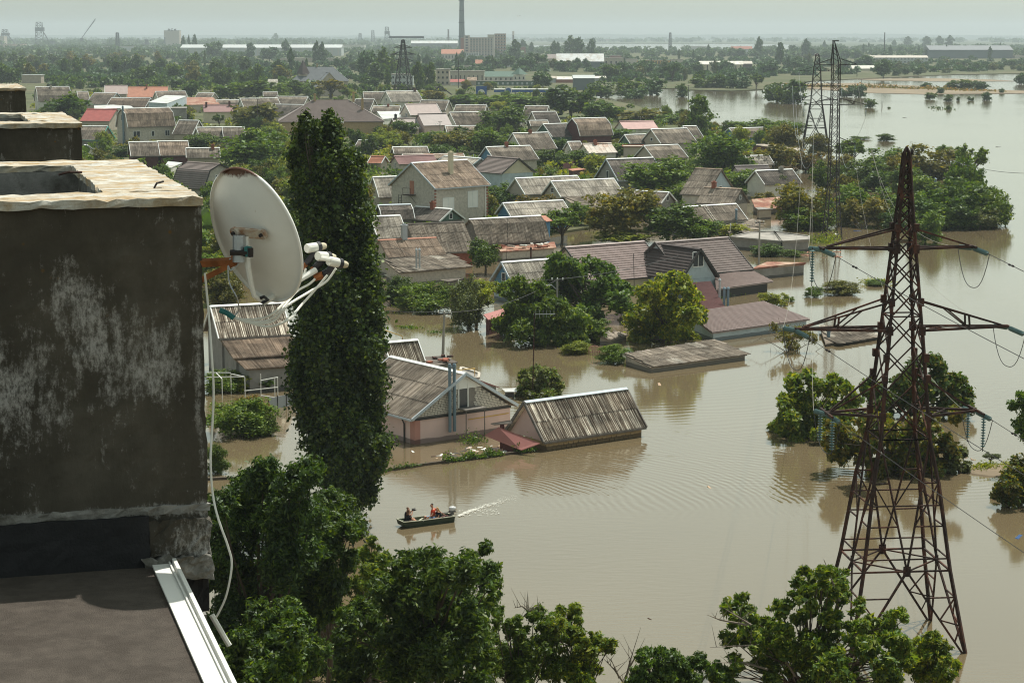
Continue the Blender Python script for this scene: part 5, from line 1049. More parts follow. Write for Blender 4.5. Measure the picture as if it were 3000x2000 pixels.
pA = pole(1302, 914, 1296, 1085, 'thick concrete pole standing in the flood behind the pink house ridge')
pB = pole(1633, 818, 1628, 990, 'leaning braced concrete street pole among the walnut trees', -1, strut=-1.1)
pC = pole(1129, 708, 1131, 800, 'street pole with lamp left of the silver pipes', -1)
pD = pole(2226, 650, 2223, 775, 'concrete pole with side arm in front of the flat roofed garages', 0, heads=1)
pole(1462, 488, 1463, 560, 'street pole with lamp in front of the cream gabled tiled house', -1)
pole(1879, 428, 1881, 480, 'street pole with lamp by the pillared brick house', -1)
pole(2268, 476, 2267, 545, 'upright wooden pole beside the leaning pole', 0, .12, 'bark', heads=1)
pole(2260, 490, 2238, 575, 'wooden pole leaning to the right near the island trees', 1, .13, 'bark', heads=0)
pole(1289, 356, 1290, 425, 'street pole with lamp in front of the aubergine tiled house', -1, .13)
pole(1421, 305, 1421, 350, 'thin pole above the hidden slate house', 0, .12)
pole(1655, 360, 1657, 420, 'pole in front of the maroon gambrel house', 0, .13)
pole(1877, 343, 1877, 400, 'pole beside the pink sheet roof', 0, .13)
pole(1575, 390, 1575, 450, 'pole with lamp in front of the white-and-slate cottage', -1, .13)
pole(632, 366, 632, 410, 'dark pole in front of the slate extension', 0, .16, 'bark', heads=0)
pole(754, 290, 755, 390, 'thin dark pole left of the brown hip roofed house', 0, .12, 'bark')
pole(1343, 175, 1343, 260, 'tall pole by the green roofed depot', 0, .2, 'iron_dark', heads=1)
pole(2017, 250, 2018, 300, 'lone pole standing in the flood left of the island reeds', 0, .14, 'iron_dark', heads=1)
pole(2524, 232, 2524, 262, 'small pole in the reed flat', 0, .14, 'iron_dark', heads=1)
pole(2584, 297, 2584, 314, 'short stump of a post standing in open water', 0, .16, 'bark', heads=0)
def mast(x0, y0, x1, y1, z, label, r=.035, yagi=True, mat='iron_dark'):
    p = at(x1, y1, z); q = atY(x0, y0, p.y); t_ = thing('aerial_mast', label, 'aerial', p); d = q - p; MB().tube([(0, 0, 0), tuple(d)], r, 6).build('mast', mat, t_)
    if yagi:
        m = MB().bar(d + Vector((-.1, 0, -.1)), d + Vector((1.6, .3, -.1)), .035)
        for k in range(6): m.bar(d + Vector((.1 + k * .28, .02 + k * .05, .25 - .02 * k)), d + Vector((.1 + k * .28, .02 + k * .05, -.4 + .02 * k)), .02)
        m.build('aerial_head', 'zinc', t_)
mast(1566, 917, 1560, 1172, 0, 'tall thin aerial mast rising through the round flooded bush', .045, True, 'iron_rust')
mast(1488, 640, 1484, 765, 1.5, 'thin aerial mast in front of the curved barn', .03, False)
mast(1856, 742, 1858, 838, 1.8, 'thin aerial mast in front of the mauve tiled house', .035, False)
mast(1327, 553, 1328, 612, 2.0, 'thin white mast in front of the two storey brick house', .03, False, 'zinc')
mast(1648, 530, 1648, 570, 3.0, 'thin rod above the long pale slate house', .03, False)
wire(pA, pA + Vector((-16, 4, 1.2)), .5, .025, 'overhead_wire', 'overhead wire running left from the thick concrete pole behind the poplar')
wire(pA, pB, .8, .025, 'overhead_wire', 'overhead wire between the thick concrete pole and the leaning braced pole')
wire(pB, pD, 1.2, .025, 'overhead_wire', 'overhead wire from the leaning braced pole towards the garages')
wire(pC, pB, 1.5, .02, 'overhead_wire', 'overhead wire from the street pole left of the silver pipes to the walnut trees')
# yellow gas pipes, pergola, fence, submerged wall
def piping(pts, r, name, label, mat, cat): o = MB().tube([at(x, y, z) for x, y, z in pts], r, 6).build(name, mat); tag(o, label, cat)
piping([(1123, 966, .9), (1178, 984, .9), (1179, 990, 0)], .05, 'gas_pipe', 'yellow gas pipe ending in open water right of the poplar', 'yellow_pipe', 'gas pipe')
piping([(1305, 1092, 1.1), (1340, 1084, 1.9), (1391, 1079, 1.9), (1391, 1108, .9), (1345, 1094, .9)], .04, 'gas_pipe', 'yellow gas pipe bent over the small block walled room', 'yellow_pipe', 'gas pipe')
piping([(1215, 1028, 1.2), (1232, 1032, 1.2), (1232, 1045, .2)], .04, 'gas_pipe', 'short yellow gas pipe behind the small ribbed roof', 'yellow_pipe', 'gas pipe')
pg = thing('pergola', 'white pipe pergola over vines standing in the flood below the ribbed roof house', 'pergola', at(650, 1150)); c = at(650, 1150)
def pgp(x, y, z): return at(*cH(x, y), z) - c
for a_, b_ in (((145, 665), (435, 662)), ((145, 630), (330, 632)), ((435, 662), (330, 640)), ((435, 770), (690, 742)), ((560, 805), (665, 820)), ((560, 690), (690, 665)), ((220, 635), (262, 678))): MB().bar(pgp(*a_, 1.6), pgp(*b_, 1.6), .06, .06).build('rail', 'white_paint', pg)
for x, y in ((262, 680), (437, 668), (558, 640), (665, 668), (688, 668), (330, 640)):
    t = pgp(x, y, 1.6); MB().bar(t, Vector((t.x, t.y, -.8)), .06, .06).build('post', 'white_paint', pg)
A, B_ = at(788, 1200), at(865, 1185); fn = thing('fence', 'blue grey sheet metal fence standing in the flood left of the poplar', 'fence', A)
for k in range(9): p = (B_ - A) * (k / 9); q = (B_ - A) * ((k + .97) / 9); MB().bar(p + Vector((0, 0, .3)), q + Vector((0, 0, .3)), .03, 1.2).build('panel', 'fence_metal', fn)
for k in range(4): p = (B_ - A) * (k / 3.0); MB().bar(p + Vector((0, -.05, -.5)), p + Vector((0, -.05, 1.0)), .06, .06).build('post', 'iron_dark', fn)
def lowwall(pts, name, label, mat='wood_grey', h=.16, w_=.22, cat='wall'):
    P = [at(x, y) for x, y in pts]; t_ = thing(name, label, cat, P[0])
    for a_, b_ in zip(P, P[1:]): MB().bar(a_ - P[0] + Vector((0, 0, h / 2 - .4)), b_ - P[0] + Vector((0, 0, h / 2 - .4)), w_, h + .8).build('wall_top', mat, t_)
    return P
W1 = lowwall([(1090, 1386), (1250, 1362), (1400, 1343), (1560, 1322)], 'garden_wall', 'garden wall just breaking the surface in front of the pink house', 'bark')
W2 = lowwall([(560, 1408), (800, 1398), (990, 1390)], 'garden_wall', 'dark garden wall just breaking the surface left of the poplar', 'bark')
# maroon fence and gate
for q, lb in (((1650, 506, 1712, 488), 'maroon metal fence between the curved bushes behind the cream gable'), ((1698, 492, 1750, 500), 'darker end piece of the maroon metal fence beside the orange carport')):
    a_, b_ = at(q[0], q[1], .35), at(q[2], q[3], .35); f_ = thing('fence', lb, 'fence', a_)
    for k in range(12): MB().bar((b_ - a_) * (k / 12) + Vector((0, 0, .9)), (b_ - a_) * ((k + .95) / 12) + Vector((0, 0, .9)), .04, 1.8).build('panel', 'dark_red_wood', f_)
g0 = at(1741, 1040); gt = thing('garden_gate', 'small arched pink iron gate between two flooded bushes', 'gate', g0); m = MB()
for k in range(7): x = -.45 + k * .15; m.bar((x, 0, -.6), (x, 0, .55 + .25 * math.sqrt(max(0, 1 - (x / .46) ** 2))), .03)
m.build('bars', 'salmon_wall', gt); MB().tube([(-.47 * math.cos(math.pi * k / 10), 0, .55 + .3 * math.sin(math.pi * k / 10)) for k in range(11)], .03).build('arch', 'salmon_wall', gt); MB().bar((-.48, 0, .3), (.48, 0, .3), .04).bar((-.48, 0, -.5), (-.48, 0, .55), .06).bar((.48, 0, -.5), (.48, 0, .55), .06).build('frame', 'salmon_wall', gt)
# fallen sheet of slate
a_ = [at(*cJ(165, 70), 1.9), at(*cJ(205, 62), 1.8), at(*cJ(275, 215), .5), at(*cJ(215, 255), .4)]; sh_ = MB(); n = 8
for i in range(n + 1): p, q = a_[0].lerp(a_[1], i / n), a_[3].lerp(a_[2], i / n); off = Vector((0, -.02, .03)) * (1 if i % 2 else -1); sh_.v += [tuple(p + off), tuple(q + off)]
sh_.f = [(2 * i, 2 * i + 2, 2 * i + 3, 2 * i + 1) for i in range(n)]; sh_.build('slate_sheet', 'slate_brown'); tag(bpy.data.objects['slate_sheet'], 'torn slate sheet hanging down beside the bright maple tree', 'roof sheet')
# ---------------------------------------------------------------- floating debris
rnd = random.Random(11)
DB = {k: (MB().add([(-.5, -.3, 0), (.5, -.25, 0), (.45, .3, .02), (-.4, .35, 0), (-.45, -.25, .09), (.42, -.2, .1), (.4, .25, .12), (-.35, .28, .08)], [(3, 2, 1, 0), (4, 5, 6, 7), (0, 1, 5, 4), (1, 2, 6, 5), (2, 3, 7, 6), (3, 0, 4, 7)]).mesh('debris', k)) for k in ('white_paint', 'plywood_debris', 'iron_rust', 'wood_grey', 'blue_plastic', 'rusty_white', 'tile_orange')}
def debris(x, y, s_, mt, label, group=None, sy=.6, z=0.0):
    o = obj('floating_debris', DB[mt]); p = at(x, y, z); o.location = (p.x, p.y, z - .02); o.scale = (s_, s_ * sy, max(.4, s_ * .5)); o.rotation_euler = (rnd.uniform(-.06, .06), rnd.uniform(-.06, .06), rnd.uniform(0, 3)); tag(o, label, 'floating debris', group)
for k in range(85):
    u = rnd.random(); x = 1255 + 330 * u ** .6; x = min(x, 1560); yl = 1362 - (x - 1250) * .13; yh = 1310 - max(0, (x - 1300)) * .06; y = rnd.uniform(yh + 4, yl - 4)
    debris(x, y, rnd.choice((.25, .35, .5, .8)), rnd.choice(('white_paint', 'plywood_debris', 'plywood_debris', 'iron_rust', 'wood_grey', 'rusty_white', 'wood_grey')), 'one of the scraps of debris floating between the pink house and its garden wall', 'debris caught behind the garden wall')
for x, y, s_, mt, lb in ((1481, 1322, 1.5, 'white_paint', 'largest white slab floating by the red awning'), (1209, 1322, .7, 'white_paint', 'white jug floating near the corner of the pink house'), (1293, 1332, .8, 'white_paint', 'pale sheet floating below the balcony of the pink house'),
                        (1932, 1126, 1.2, 'plywood_debris', 'brown plank heap floating off the long flooded garage'), (1903, 1812, .35, 'iron_rust', 'small dark ball floating alone in the lower middle of the open water'), (2078, 1427, .7, 'plywood_debris', 'pale brown scum patch floating in the rippled open water'),
                        (2305, 799, .5, 'tile_orange', 'small yellow float by the red brown flat roof'), (2356, 748, 2.0, 'tile_orange', 'orange sheet floating right of the garages'), (2512, 677, 1.3, 'blue_plastic', 'dark blue barrel floating by dead branches near the island'),
                        (2985, 1572, 1.1, 'blue_plastic', 'dark blue object at the right edge of the water'), (2450, 686, 1.8, 'white_paint', 'white board floating left of the blue barrel'), (1845, 1210, .5, 'plywood_debris', 'tiny brown scrap near the far end of the ribbed shed'), (2925, 431, 1.5, 'wood_grey', 'thin grey log floating right of the island'),
                        (2650, 345, 1.6, 'wood_grey', 'small dark log floating in the far open water'), (2795, 367, 1.4, 'wood_grey', 'faint log floating in the far right water')): debris(x, y, s_, mt, lb, None, .35)
for k in range(22): debris(rnd.uniform(2010, 2150), rnd.uniform(852, 866), rnd.choice((.4, .7, 1.1)), rnd.choice(list(DB)), 'one of the scraps floating under the edge of the pale skirt roof', 'rubbish under the skirt roof')
for k in range(26): debris(rnd.uniform(2330, 2460), rnd.uniform(735, 755), rnd.choice((.6, 1.0, 1.5)), rnd.choice(('plywood_debris', 'wood_grey', 'plywood_debris', 'tile_orange')), 'one of the boards drifting beyond the flat roofed garages', 'boards drifting beyond the garages', .3)
for k in range(14): debris(rnd.uniform(2730, 2860), 1350 + rnd.uniform(-12, 12), rnd.choice((.2, .4)), 'plywood_debris', 'one of the small scraps drifting left of the grassy mound', 'scraps left of the grassy mound', .3)
# ---------------------------------------------------------------- the boat and the people in it
A = at(1183, 1534, .30); B_ = at(1333, 1514, .30); bx = (B_ - A); bx.z = 0; BL = bx.length; byaw = math.atan2(bx.y, bx.x); BWD = .95
MBt = Matrix.Translation((A.x, A.y, 0)) @ Matrix.Rotation(byaw, 4, 'Z')
plain('boat_green', (.030, .045, .027), .5, .15, 3.0, 0, 0); plain('boat_inside', (.10, .125, .075), .6, .15, 3.0, 0, 0); plain('gunwale', (.42, .42, .33), .5, .1, 3.0, 0, 0)
plain('skin', (.50, .27, .18), .6, .05, 3.0, 0, 0); plain('cloth_red', (.62, .07, .03), .85, .1, 6.0, 0, 0); plain('cloth_black', (.012, .012, .018), .9, .1, 6.0, 0, 0); plain('denim', (.07, .18, .36), .85, .15, 6.0, 0, 0); plain('denim_pale', (.22, .33, .45), .85, .15, 6.0, 0, 0)
plain('hair_brown', (.12, .055, .025), .6, .2, 12.0, 0, 0); plain('hair_blond', (.42, .25, .10), .6, .2, 12.0, 0, 0); plain('hair_dark', (.03, .022, .018), .6, .2, 12.0, 0, 0); plain('motor_white', (.60, .61, .62), .3, .03, 3.0, 0, 0); plain('mid_grey', (.12, .12, .12), .5, .1, 3.0, 0, 0)
boat = thing('motor_boat', 'small dark green flat bottomed boat carrying four people across the brown water', 'boat'); boat.matrix_world = MBt
def loft(secs):
    m = MB(); n = len(secs[0])
    for s_ in secs: m.v += [tuple(p) for p in s_]
    for i in range(len(secs) - 1):
        for k in range(n - 1): m.f.append((i * n + k, i * n + k + 1, (i + 1) * n + k + 1, (i + 1) * n + k))
    return m
out, inn = [], []
for u in (0, .06, .14, .3, .6, 1.0):
    x = BL * u; rise = .26 * max(0, 1 - u / .3) ** 2; yb = .10 + .06 * max(0, 1 - u / .3); h = .34 + .05 * max(0, 1 - u / .4)
    x2 = x - .22 * max(0, 1 - u / .2) * 0
    out.append([(x, 0, h), (x, yb, -.12 + rise), (x, BWD - yb, -.12 + rise), (x, BWD, h)])
    inn.append([(x + (.03 if u < .5 else -.03), .035, h), (x, yb + .03, -.07 + rise), (x, BWD - yb - .03, -.07 + rise), (x + (.03 if u < .5 else -.03), BWD - .035, h)])
m = loft(out); n = len(m.v); m.f.append((0, 1, 2, 3)); m.f.append(tuple(range(n - 4, n))[::-1]); m.build('hull', 'boat_green', boat)
m = loft(inn); m.f = [f[::-1] for f in m.f]; n = len(m.v); m.f.append((3, 2, 1, 0)); m.f.append((n - 4, n - 3, n - 2, n - 1)); m.build('inner_hull', 'boat_inside', boat)
m = MB()
for k in (0, 3):
    pts = [Vector(s_[k]) + Vector((0, .017 if k == 0 else -.017, .012)) for s_ in out]; m.tube(pts, .028, 6)
m.bar(Vector(out[0][0]) + Vector((0, 0, .01)), Vector(out[0][3]) + Vector((0, 0, .01)), .05, .04).bar(Vector(out[-1][0]), Vector(out[-1][3]), .05, .05); m.build('gunwale', 'gunwale', boat)
MB().box(.03, .05, .26, .38, BWD - .05, .29).build('bow_deck', 'boat_inside', boat)
for x in (.55, 2.15, 2.75): MB().box(x - .13, .05, .13, x + .13, BWD - .05, .16).build('seat_board', 'wood_grey', boat)
oar = thing('oar', 'pale wooden oar lying across the middle of the boat', 'oar'); oar.matrix_world = MBt; MB().bar((.75, .15, .2), (1.5, .72, .26), .05, .03).build('shaft', 'gunwale', oar); MB().bar((1.3, .57, .24), (1.65, .83, .27), .11, .02).build('blade', 'gunwale', oar)
oar = thing('oar', 'shorter white oar lying along the near side of the boat', 'oar'); oar.matrix_world = MBt; MB().bar((.72, .42, .2), (1.15, .12, .26), .05, .03).build('shaft', 'white_paint', oar); MB().bar((1.05, .19, .25), (1.3, .02, .3), .10, .02).build('blade', 'white_paint', oar)
mo = thing('outboard_motor', 'white outboard motor with dark band on the stern of the boat', 'outboard motor'); mo.matrix_world = MBt @ Matrix.Translation((BL + .05, .48, .30))
m = MB(); secs = []
for z, sx, sy, ox in ((.28, .14, .10, 0), (.32, .19, .13, .02), (.42, .21, .14, .03), (.50, .18, .12, .02), (.53, .10, .07, 0)):
    secs.append([(ox + sx * math.cos(a * math.pi / 5) * 1.15, sy * math.sin(a * math.pi / 5), z) for a in range(11)])
m = loft(secs); m.f.append(tuple(range(len(m.v) - 11, len(m.v) - 1))); m.build('cowl', 'motor_white', mo, smooth=True)
MB().box(-.16, -.11, .20, .20, .11, .28).build('lower_cowl', 'mid_grey', mo); MB().box(-.05, -.05, -.5, .10, .05, .20).box(-.12, -.08, -.1, -.02, .08, .12).build('drive_leg', 'mid_grey', mo)
MB().tube([(-.1, 0, .2), (-.5, -.02, .22), (-.62, -.02, .22)], .025).build('tiller', 'mid_grey', mo); MB().box(-.02, -.04, .385, .235, .145, .40).build('stripe', 'cloth_black', mo)
tk = thing('fuel_tank', 'maroon box between the helmsman and the outboard motor', 'fuel tank'); tk.matrix_world = MBt; MB().box(BL - .5, .3, -.05, BL - .12, .75, .28).build('tank', 'dark_red_wood', tk); MB().box(BL - .36, .48, .28, BL - .28, .56, .32).build('cap', 'cloth_black', tk)
def skinned(name, verts, edges, radii, mat, parent, sub=2, root=0):
    me = bpy.data.meshes.new(name); me.from_pydata([tuple(v) for v in verts], edges, []); me.materials.append(MAT[mat]); o = obj(name, me, parent)
    md = o.modifiers.new('skin', 'SKIN'); md.use_smooth_shade = True
    for i, r_ in enumerate(radii): v = me.skin_vertices[0].data[i]; v.radius = (r_, r_) if not isinstance(r_, tuple) else r_; v.use_root = (i == root)
    s_ = o.modifiers.new('sub', 'SUBSURF'); s_.levels = s_.render_levels = sub; return o
def person(label, M, S, J, shirt, trousers, hair, long_hair, short_sleeve=True, bare_leg=False, look=-1):
    """J: joints in metres for a full size body: pelvis, chest, neck, head, l/r shoulder, elbow, hand, hip, knee, foot"""
    t_ = thing('person', label, 'person'); t_.matrix_world = M @ Matrix.Scale(S, 4); t_.rotation_mode = 'XYZ'
    g = {k: Vector(v) for k, v in J.items()}
    V, E, RR, ix = [], [], [], {}
    def add(k, p, r_): ix[k] = len(V); V.append(Vector(p)); RR.append(r_)
    add('pelvis', g['pelvis'], (.13, .15)); add('belly', g['pelvis'].lerp(g['chest'], .5), (.115, .14)); add('chest', g['chest'], (.12, .165)); add('neck', g['neck'], .052); add('head0', g['neck'].lerp(g['head'], .45), .065); add('head', g['head'], (.095, .085)); add('head2', g['head'] + (g['head'] - g['neck']).normalized() * .09, (.075, .07))
    E += [(0, 1), (1, 2), (2, 3), (3, 4), (4, 5), (5, 6)]
    for s_ in 'lr':
        for k, r_ in (('shoulder', .058), ('elbow', .04), ('hand', .027)): add(s_ + k, g[s_ + k], r_)
        E += [(ix['chest'], ix[s_ + 'shoulder']), (ix[s_ + 'shoulder'], ix[s_ + 'elbow']), (ix[s_ + 'elbow'], ix[s_ + 'hand'])]
        for k, r_ in (('hip', .09), ('knee', .06), ('foot', .04)): add(s_ + k, g[s_ + k], r_)
        fw = (g[s_ + 'knee'] - g[s_ + 'hip']); fw.z = 0; fw = fw.normalized() if fw.length > .01 else Vector((look, 0, 0)); add(s_ + 'toe', g[s_ + 'foot'] + fw * .17 - Vector((0, 0, .03)), .03)
        E += [(0, ix[s_ + 'hip']), (ix[s_ + 'hip'], ix[s_ + 'knee']), (ix[s_ + 'knee'], ix[s_ + 'foot']), (ix[s_ + 'foot'], ix[s_ + 'toe'])]
        # palm and five fingers
        d = (g[s_ + 'hand'] - g[s_ + 'elbow']).normalized(); sd_ = d.cross(Vector((0, 0, 1))); sd_ = sd_.normalized() if sd_.length > .1 else Vector((0, 1, 0)); dn = d.cross(sd_)
        add(s_ + 'palm', g[s_ + 'hand'] + d * .06, (.036, .02)); E.append((ix[s_ + 'hand'], ix[s_ + 'palm'])); hm = MB()
        for q, ln in ((-.027, .062), (-.009, .074), (.009, .07), (.026, .056)):
            p0 = g[s_ + 'hand'] + d * .075 + sd_ * q; hm.tube([p0, p0 + d * ln * .55 + dn * .008, p0 + d * ln + dn * .028], [.010, .009, .007], 5)
        p0 = g[s_ + 'hand'] + d * .03 + sd_ * -.03; hm.tube([p0, p0 - sd_ * .028 + d * .03, p0 - sd_ * .03 + d * .06], [.012, .010, .008], 5); hm.build('fingers', 'skin', t_)
    skinned('body', V, E, RR, 'skin', t_)
    hd = g['head']; up = (g['head'] - g['neck']).normalized(); f_ = Vector((look, 0, 0)); f_ = (f_ - up * f_.dot(up)).normalized(); sd_ = up.cross(f_)
    fm = MB().add([hd + f_ * .085 + up * .01, hd + f_ * .085 - up * .03 + sd_ * .014, hd + f_ * .112 - up * .028, hd + f_ * .085 - up * .03 - sd_ * .014], [(0, 1, 2), (0, 2, 3), (1, 3, 2)]); fm.build('nose', 'skin', t_)
    for q in (-.03, .03): MB().ball(hd + f_ * .083 + up * .015 + sd_ * q, .010, 6, 4).build('eye', 'hair_dark', t_)
    MB().bar(hd + f_ * .084 - up * .052 - sd_ * .02, hd + f_ * .084 - up * .052 + sd_ * .02, .012, .01).build('mouth', 'salmon_wall', t_)
    for q in (-.085, .085): MB().ball(hd + sd_ * q, .022, 6, 4).build('ear', 'skin', t_)
    # clothes: a shirt over trunk and upper arms, trousers over hips and thighs
    el = .55 if short_sleeve else .95
    P_ = [g['pelvis'] - Vector((0, 0, .02)), g['pelvis'].lerp(g['chest'], .5), g['chest'], g['chest'].lerp(g['neck'], .55)]; R_ = [(.155, .175), (.135, .16), (.14, .185), (.085, .10)]; E_ = [(0, 1), (1, 2), (2, 3)]
    for s_ in 'lr': i0 = len(P_); P_ += [g[s_ + 'shoulder'], g[s_ + 'shoulder'].lerp(g[s_ + 'elbow'], el)]; R_ += [.075, .058]; E_ += [(2, i0), (i0, i0 + 1)]
    skinned('shirt', P_, E_, R_, shirt, t_)
    P_ = [g['pelvis']]; R_ = [(.15, .165)]; E_ = []
    for s_ in 'lr':
        i0 = len(P_); P_ += [g[s_ + 'hip'], g[s_ + 'knee'] if not bare_leg else g[s_ + 'hip'].lerp(g[s_ + 'knee'], .85)]; R_ += [.105, .085]; E_ += [(0, i0), (i0, i0 + 1)]
        if not bare_leg: P_.append(g[s_ + 'knee'].lerp(g[s_ + 'foot'], .85)); R_.append(.062); E_.append((i0 + 1, i0 + 2))
    skinned('trousers', P_, E_, R_, trousers, t_)
    hp = [hd + up * .105 - f_ * .015, hd + up * .04 - f_ * .045, hd - up * .03 - f_ * .06]; hr_ = [.062, .092, .07]
    if long_hair: hp += [g['neck'] - f_ * .08, g['chest'].lerp(g['neck'], .3) - f_ * .13]; hr_ += [.075, .05]
    skinned('hair', hp, [(i, i + 1) for i in range(len(hp) - 1)], hr_, hair, t_)
    return t_
SC_ = 1.0
def PM(x, y, z=.16): return MBt @ Matrix.Translation((x, y, z))
seat = dict(pelvis=(0, 0, .12), chest=(.02, 0, .48), neck=(.0, 0, .64), head=(-.03, 0, .80))
person('man in a red shirt and denim shorts reaching back to the outboard motor', PM(2.18, .62), SC_ * 1.03, dict(pelvis=(0, 0, .12), chest=(.05, 0, .50), neck=(.0, 0, .66), head=(-.06, 0, .82), lshoulder=(-.02, -.19, .56), lelbow=(-.18, -.26, .32), lhand=(-.40, -.20, .22), rshoulder=(.13, .16, .58), relbow=(.45, .10, .42), rhand=(.72, -.06, .20),
    lhip=(-.03, -.10, .08), lknee=(-.44, -.15, .16), lfoot=(-.46, -.17, -.22), rhip=(-.03, .10, .08), rknee=(-.46, .12, .20), rfoot=(-.42, .12, -.20)), 'cloth_red', 'denim_pale', 'hair_dark', False, True, True)
person('woman with long blond hair and blue jeans seated in front of the man in red', PM(2.50, .30), SC_ * .95, dict(pelvis=(0, 0, .10), chest=(-.10, 0, .42), neck=(-.17, 0, .57), head=(-.22, 0, .71), lshoulder=(-.12, -.17, .49), lelbow=(-.26, -.22, .22), lhand=(-.50, -.14, .18), rshoulder=(-.12, .17, .49), relbow=(-.28, .2, .24), rhand=(-.52, .06, .16),
    lhip=(-.04, -.10, .06), lknee=(-.48, -.12, .14), lfoot=(-.66, -.14, -.20), rhip=(-.04, .10, .06), rknee=(-.46, .08, .16), rfoot=(-.60, .08, -.20)), 'cloth_black', 'denim', 'hair_blond', True)
person('woman in black with long brown hair sitting at the bow with her back turned', PM(.50, .30), SC_, dict(pelvis=(0, 0, .12), chest=(-.05, 0, .46), neck=(-.03, 0, .61), head=(.0, 0, .76), lshoulder=(-.04, .17, .53), lelbow=(.10, .22, .30), lhand=(.32, .18, .24), rshoulder=(-.04, -.17, .53), relbow=(.12, -.20, .28), rhand=(.36, -.12, .20),
    lhip=(.03, .10, .08), lknee=(.44, .12, .20), lfoot=(.46, .12, -.20), rhip=(.03, -.10, .08), rknee=(.42, -.10, .14), rfoot=(.52, -.10, -.20)), 'cloth_black', 'cloth_black', 'hair_brown', True, True, True, look=1)
person('dark haired person holding up a camera beside the woman at the bow', PM(.52, .66), SC_, dict(pelvis=(0, 0, .14), chest=(.0, 0, .50), neck=(.04, 0, .66), head=(.09, 0, .80), lshoulder=(.02, .17, .57), lelbow=(.22, .16, .44), lhand=(.34, .05, .64), rshoulder=(.02, -.17, .57), relbow=(.22, -.16, .44), rhand=(.34, -.07, .62),
    lhip=(.03, .10, .1), lknee=(.44, .12, .22), lfoot=(.48, .12, -.20), rhip=(.03, -.10, .1), rknee=(.44, -.10, .22), rfoot=(.48, -.10, -.20)), 'cloth_black', 'cloth_black', 'hair_brown', False, True, True, look=1)
cm = thing('camera', 'small black video camera held up in the boat', 'camera'); cm.matrix_world = PM(.52, .66) @ Matrix.Scale(SC_, 4); MB().box(.36, -.05, .66, .52, .05, .75).build('camera_body', 'cloth_black', cm); MB().lathe([(.03, 0), (.035, .09)], (.52, 0, .70), (1, 0, 0), 8).build('lens', 'cloth_black', cm); MB().bar((.32, 0, .79), (.56, 0, .79), .03).bar((.4, 0, .75), (.4, 0, .79), .02).build('top_handle', 'cloth_black', cm)
# foam of the wake: a trail of small flecks lying on the water
rg = np.random.default_rng(8); m = MB()
plain('foam', (.66, .65, .58), .6, .05, 3.0, 0, 0)
for k in range(650):
    u = rg.random() ** 1.5; x = 1345 + 170 * u; y = 1512 - 56 * u ** .85 + rg.normal(0, 1.2 + 4 * u); p = at(x, y); s_ = (.015 + .045 * rg.random()) * (1.3 - u); a = rg.random() * 3
    if rg.random() < .12: p = at(1345 + 120 * rg.random(), 1512 - 20 * rg.random()); s_ = .04
    pts = [(p.x + s_ * (1 + .7 * math.cos(3 * b)) * math.cos(b + a) * 1.5, p.y + s_ * (1 + .7 * math.cos(3 * b)) * math.sin(b + a), .012 + k * .00006) for b in (0, .9, 1.9, 2.8, 3.9, 5.2)]; m.add(pts, [tuple(range(6))])
m.build('wake_foam', 'foam', kind='stuff')
# wake waves: real low ridges fanning out behind the boat
# ---------------------------------------------------------------- foliage
def leaf_mesh(name, Cn, S, seed, aspect=.62, droop=0.0, out=None):
    """one diamond shaped, slightly folded leaf per centre, all in one mesh"""
    r_ = np.random.default_rng(seed); n = len(Cn); nr = r_.normal(size=(n, 3))
    if out is not None: nr = nr * .8 + out * .9
    nr[:, 2] += .45; nr /= np.linalg.norm(nr, axis=1)[:, None]
    t1 = np.cross(nr, r_.normal(size=(n, 3))); t1 /= np.linalg.norm(t1, axis=1)[:, None] + 1e-9; t2 = np.cross(nr, t1)
    if droop: t1[:, 2] -= droop; t1 /= np.linalg.norm(t1, axis=1)[:, None]; t2 = np.cross(nr, t1); t2 /= np.linalg.norm(t2, axis=1)[:, None] + 1e-9
    S = S[:, None]; v = np.empty((n, 4, 3)); v[:, 0] = Cn - t1 * S; v[:, 1] = Cn + t2 * S * aspect + nr * S * .15 + t1 * S * .1; v[:, 2] = Cn + t1 * S; v[:, 3] = Cn - t2 * S * aspect + nr * S * .15 + t1 * S * .1
    v = v.reshape(-1, 3).astype(np.float32); me = bpy.data.meshes.new(name); me.vertices.add(len(v)); me.vertices.foreach_set('co', v.ravel())
    me.loops.add(4 * n); me.loops.foreach_set('vertex_index', np.arange(4 * n, dtype=np.int32)); me.polygons.add(n); me.polygons.foreach_set('loop_start', np.arange(0, 4 * n, 4, dtype=np.int32))
    me.update(calc_edges=True); return me
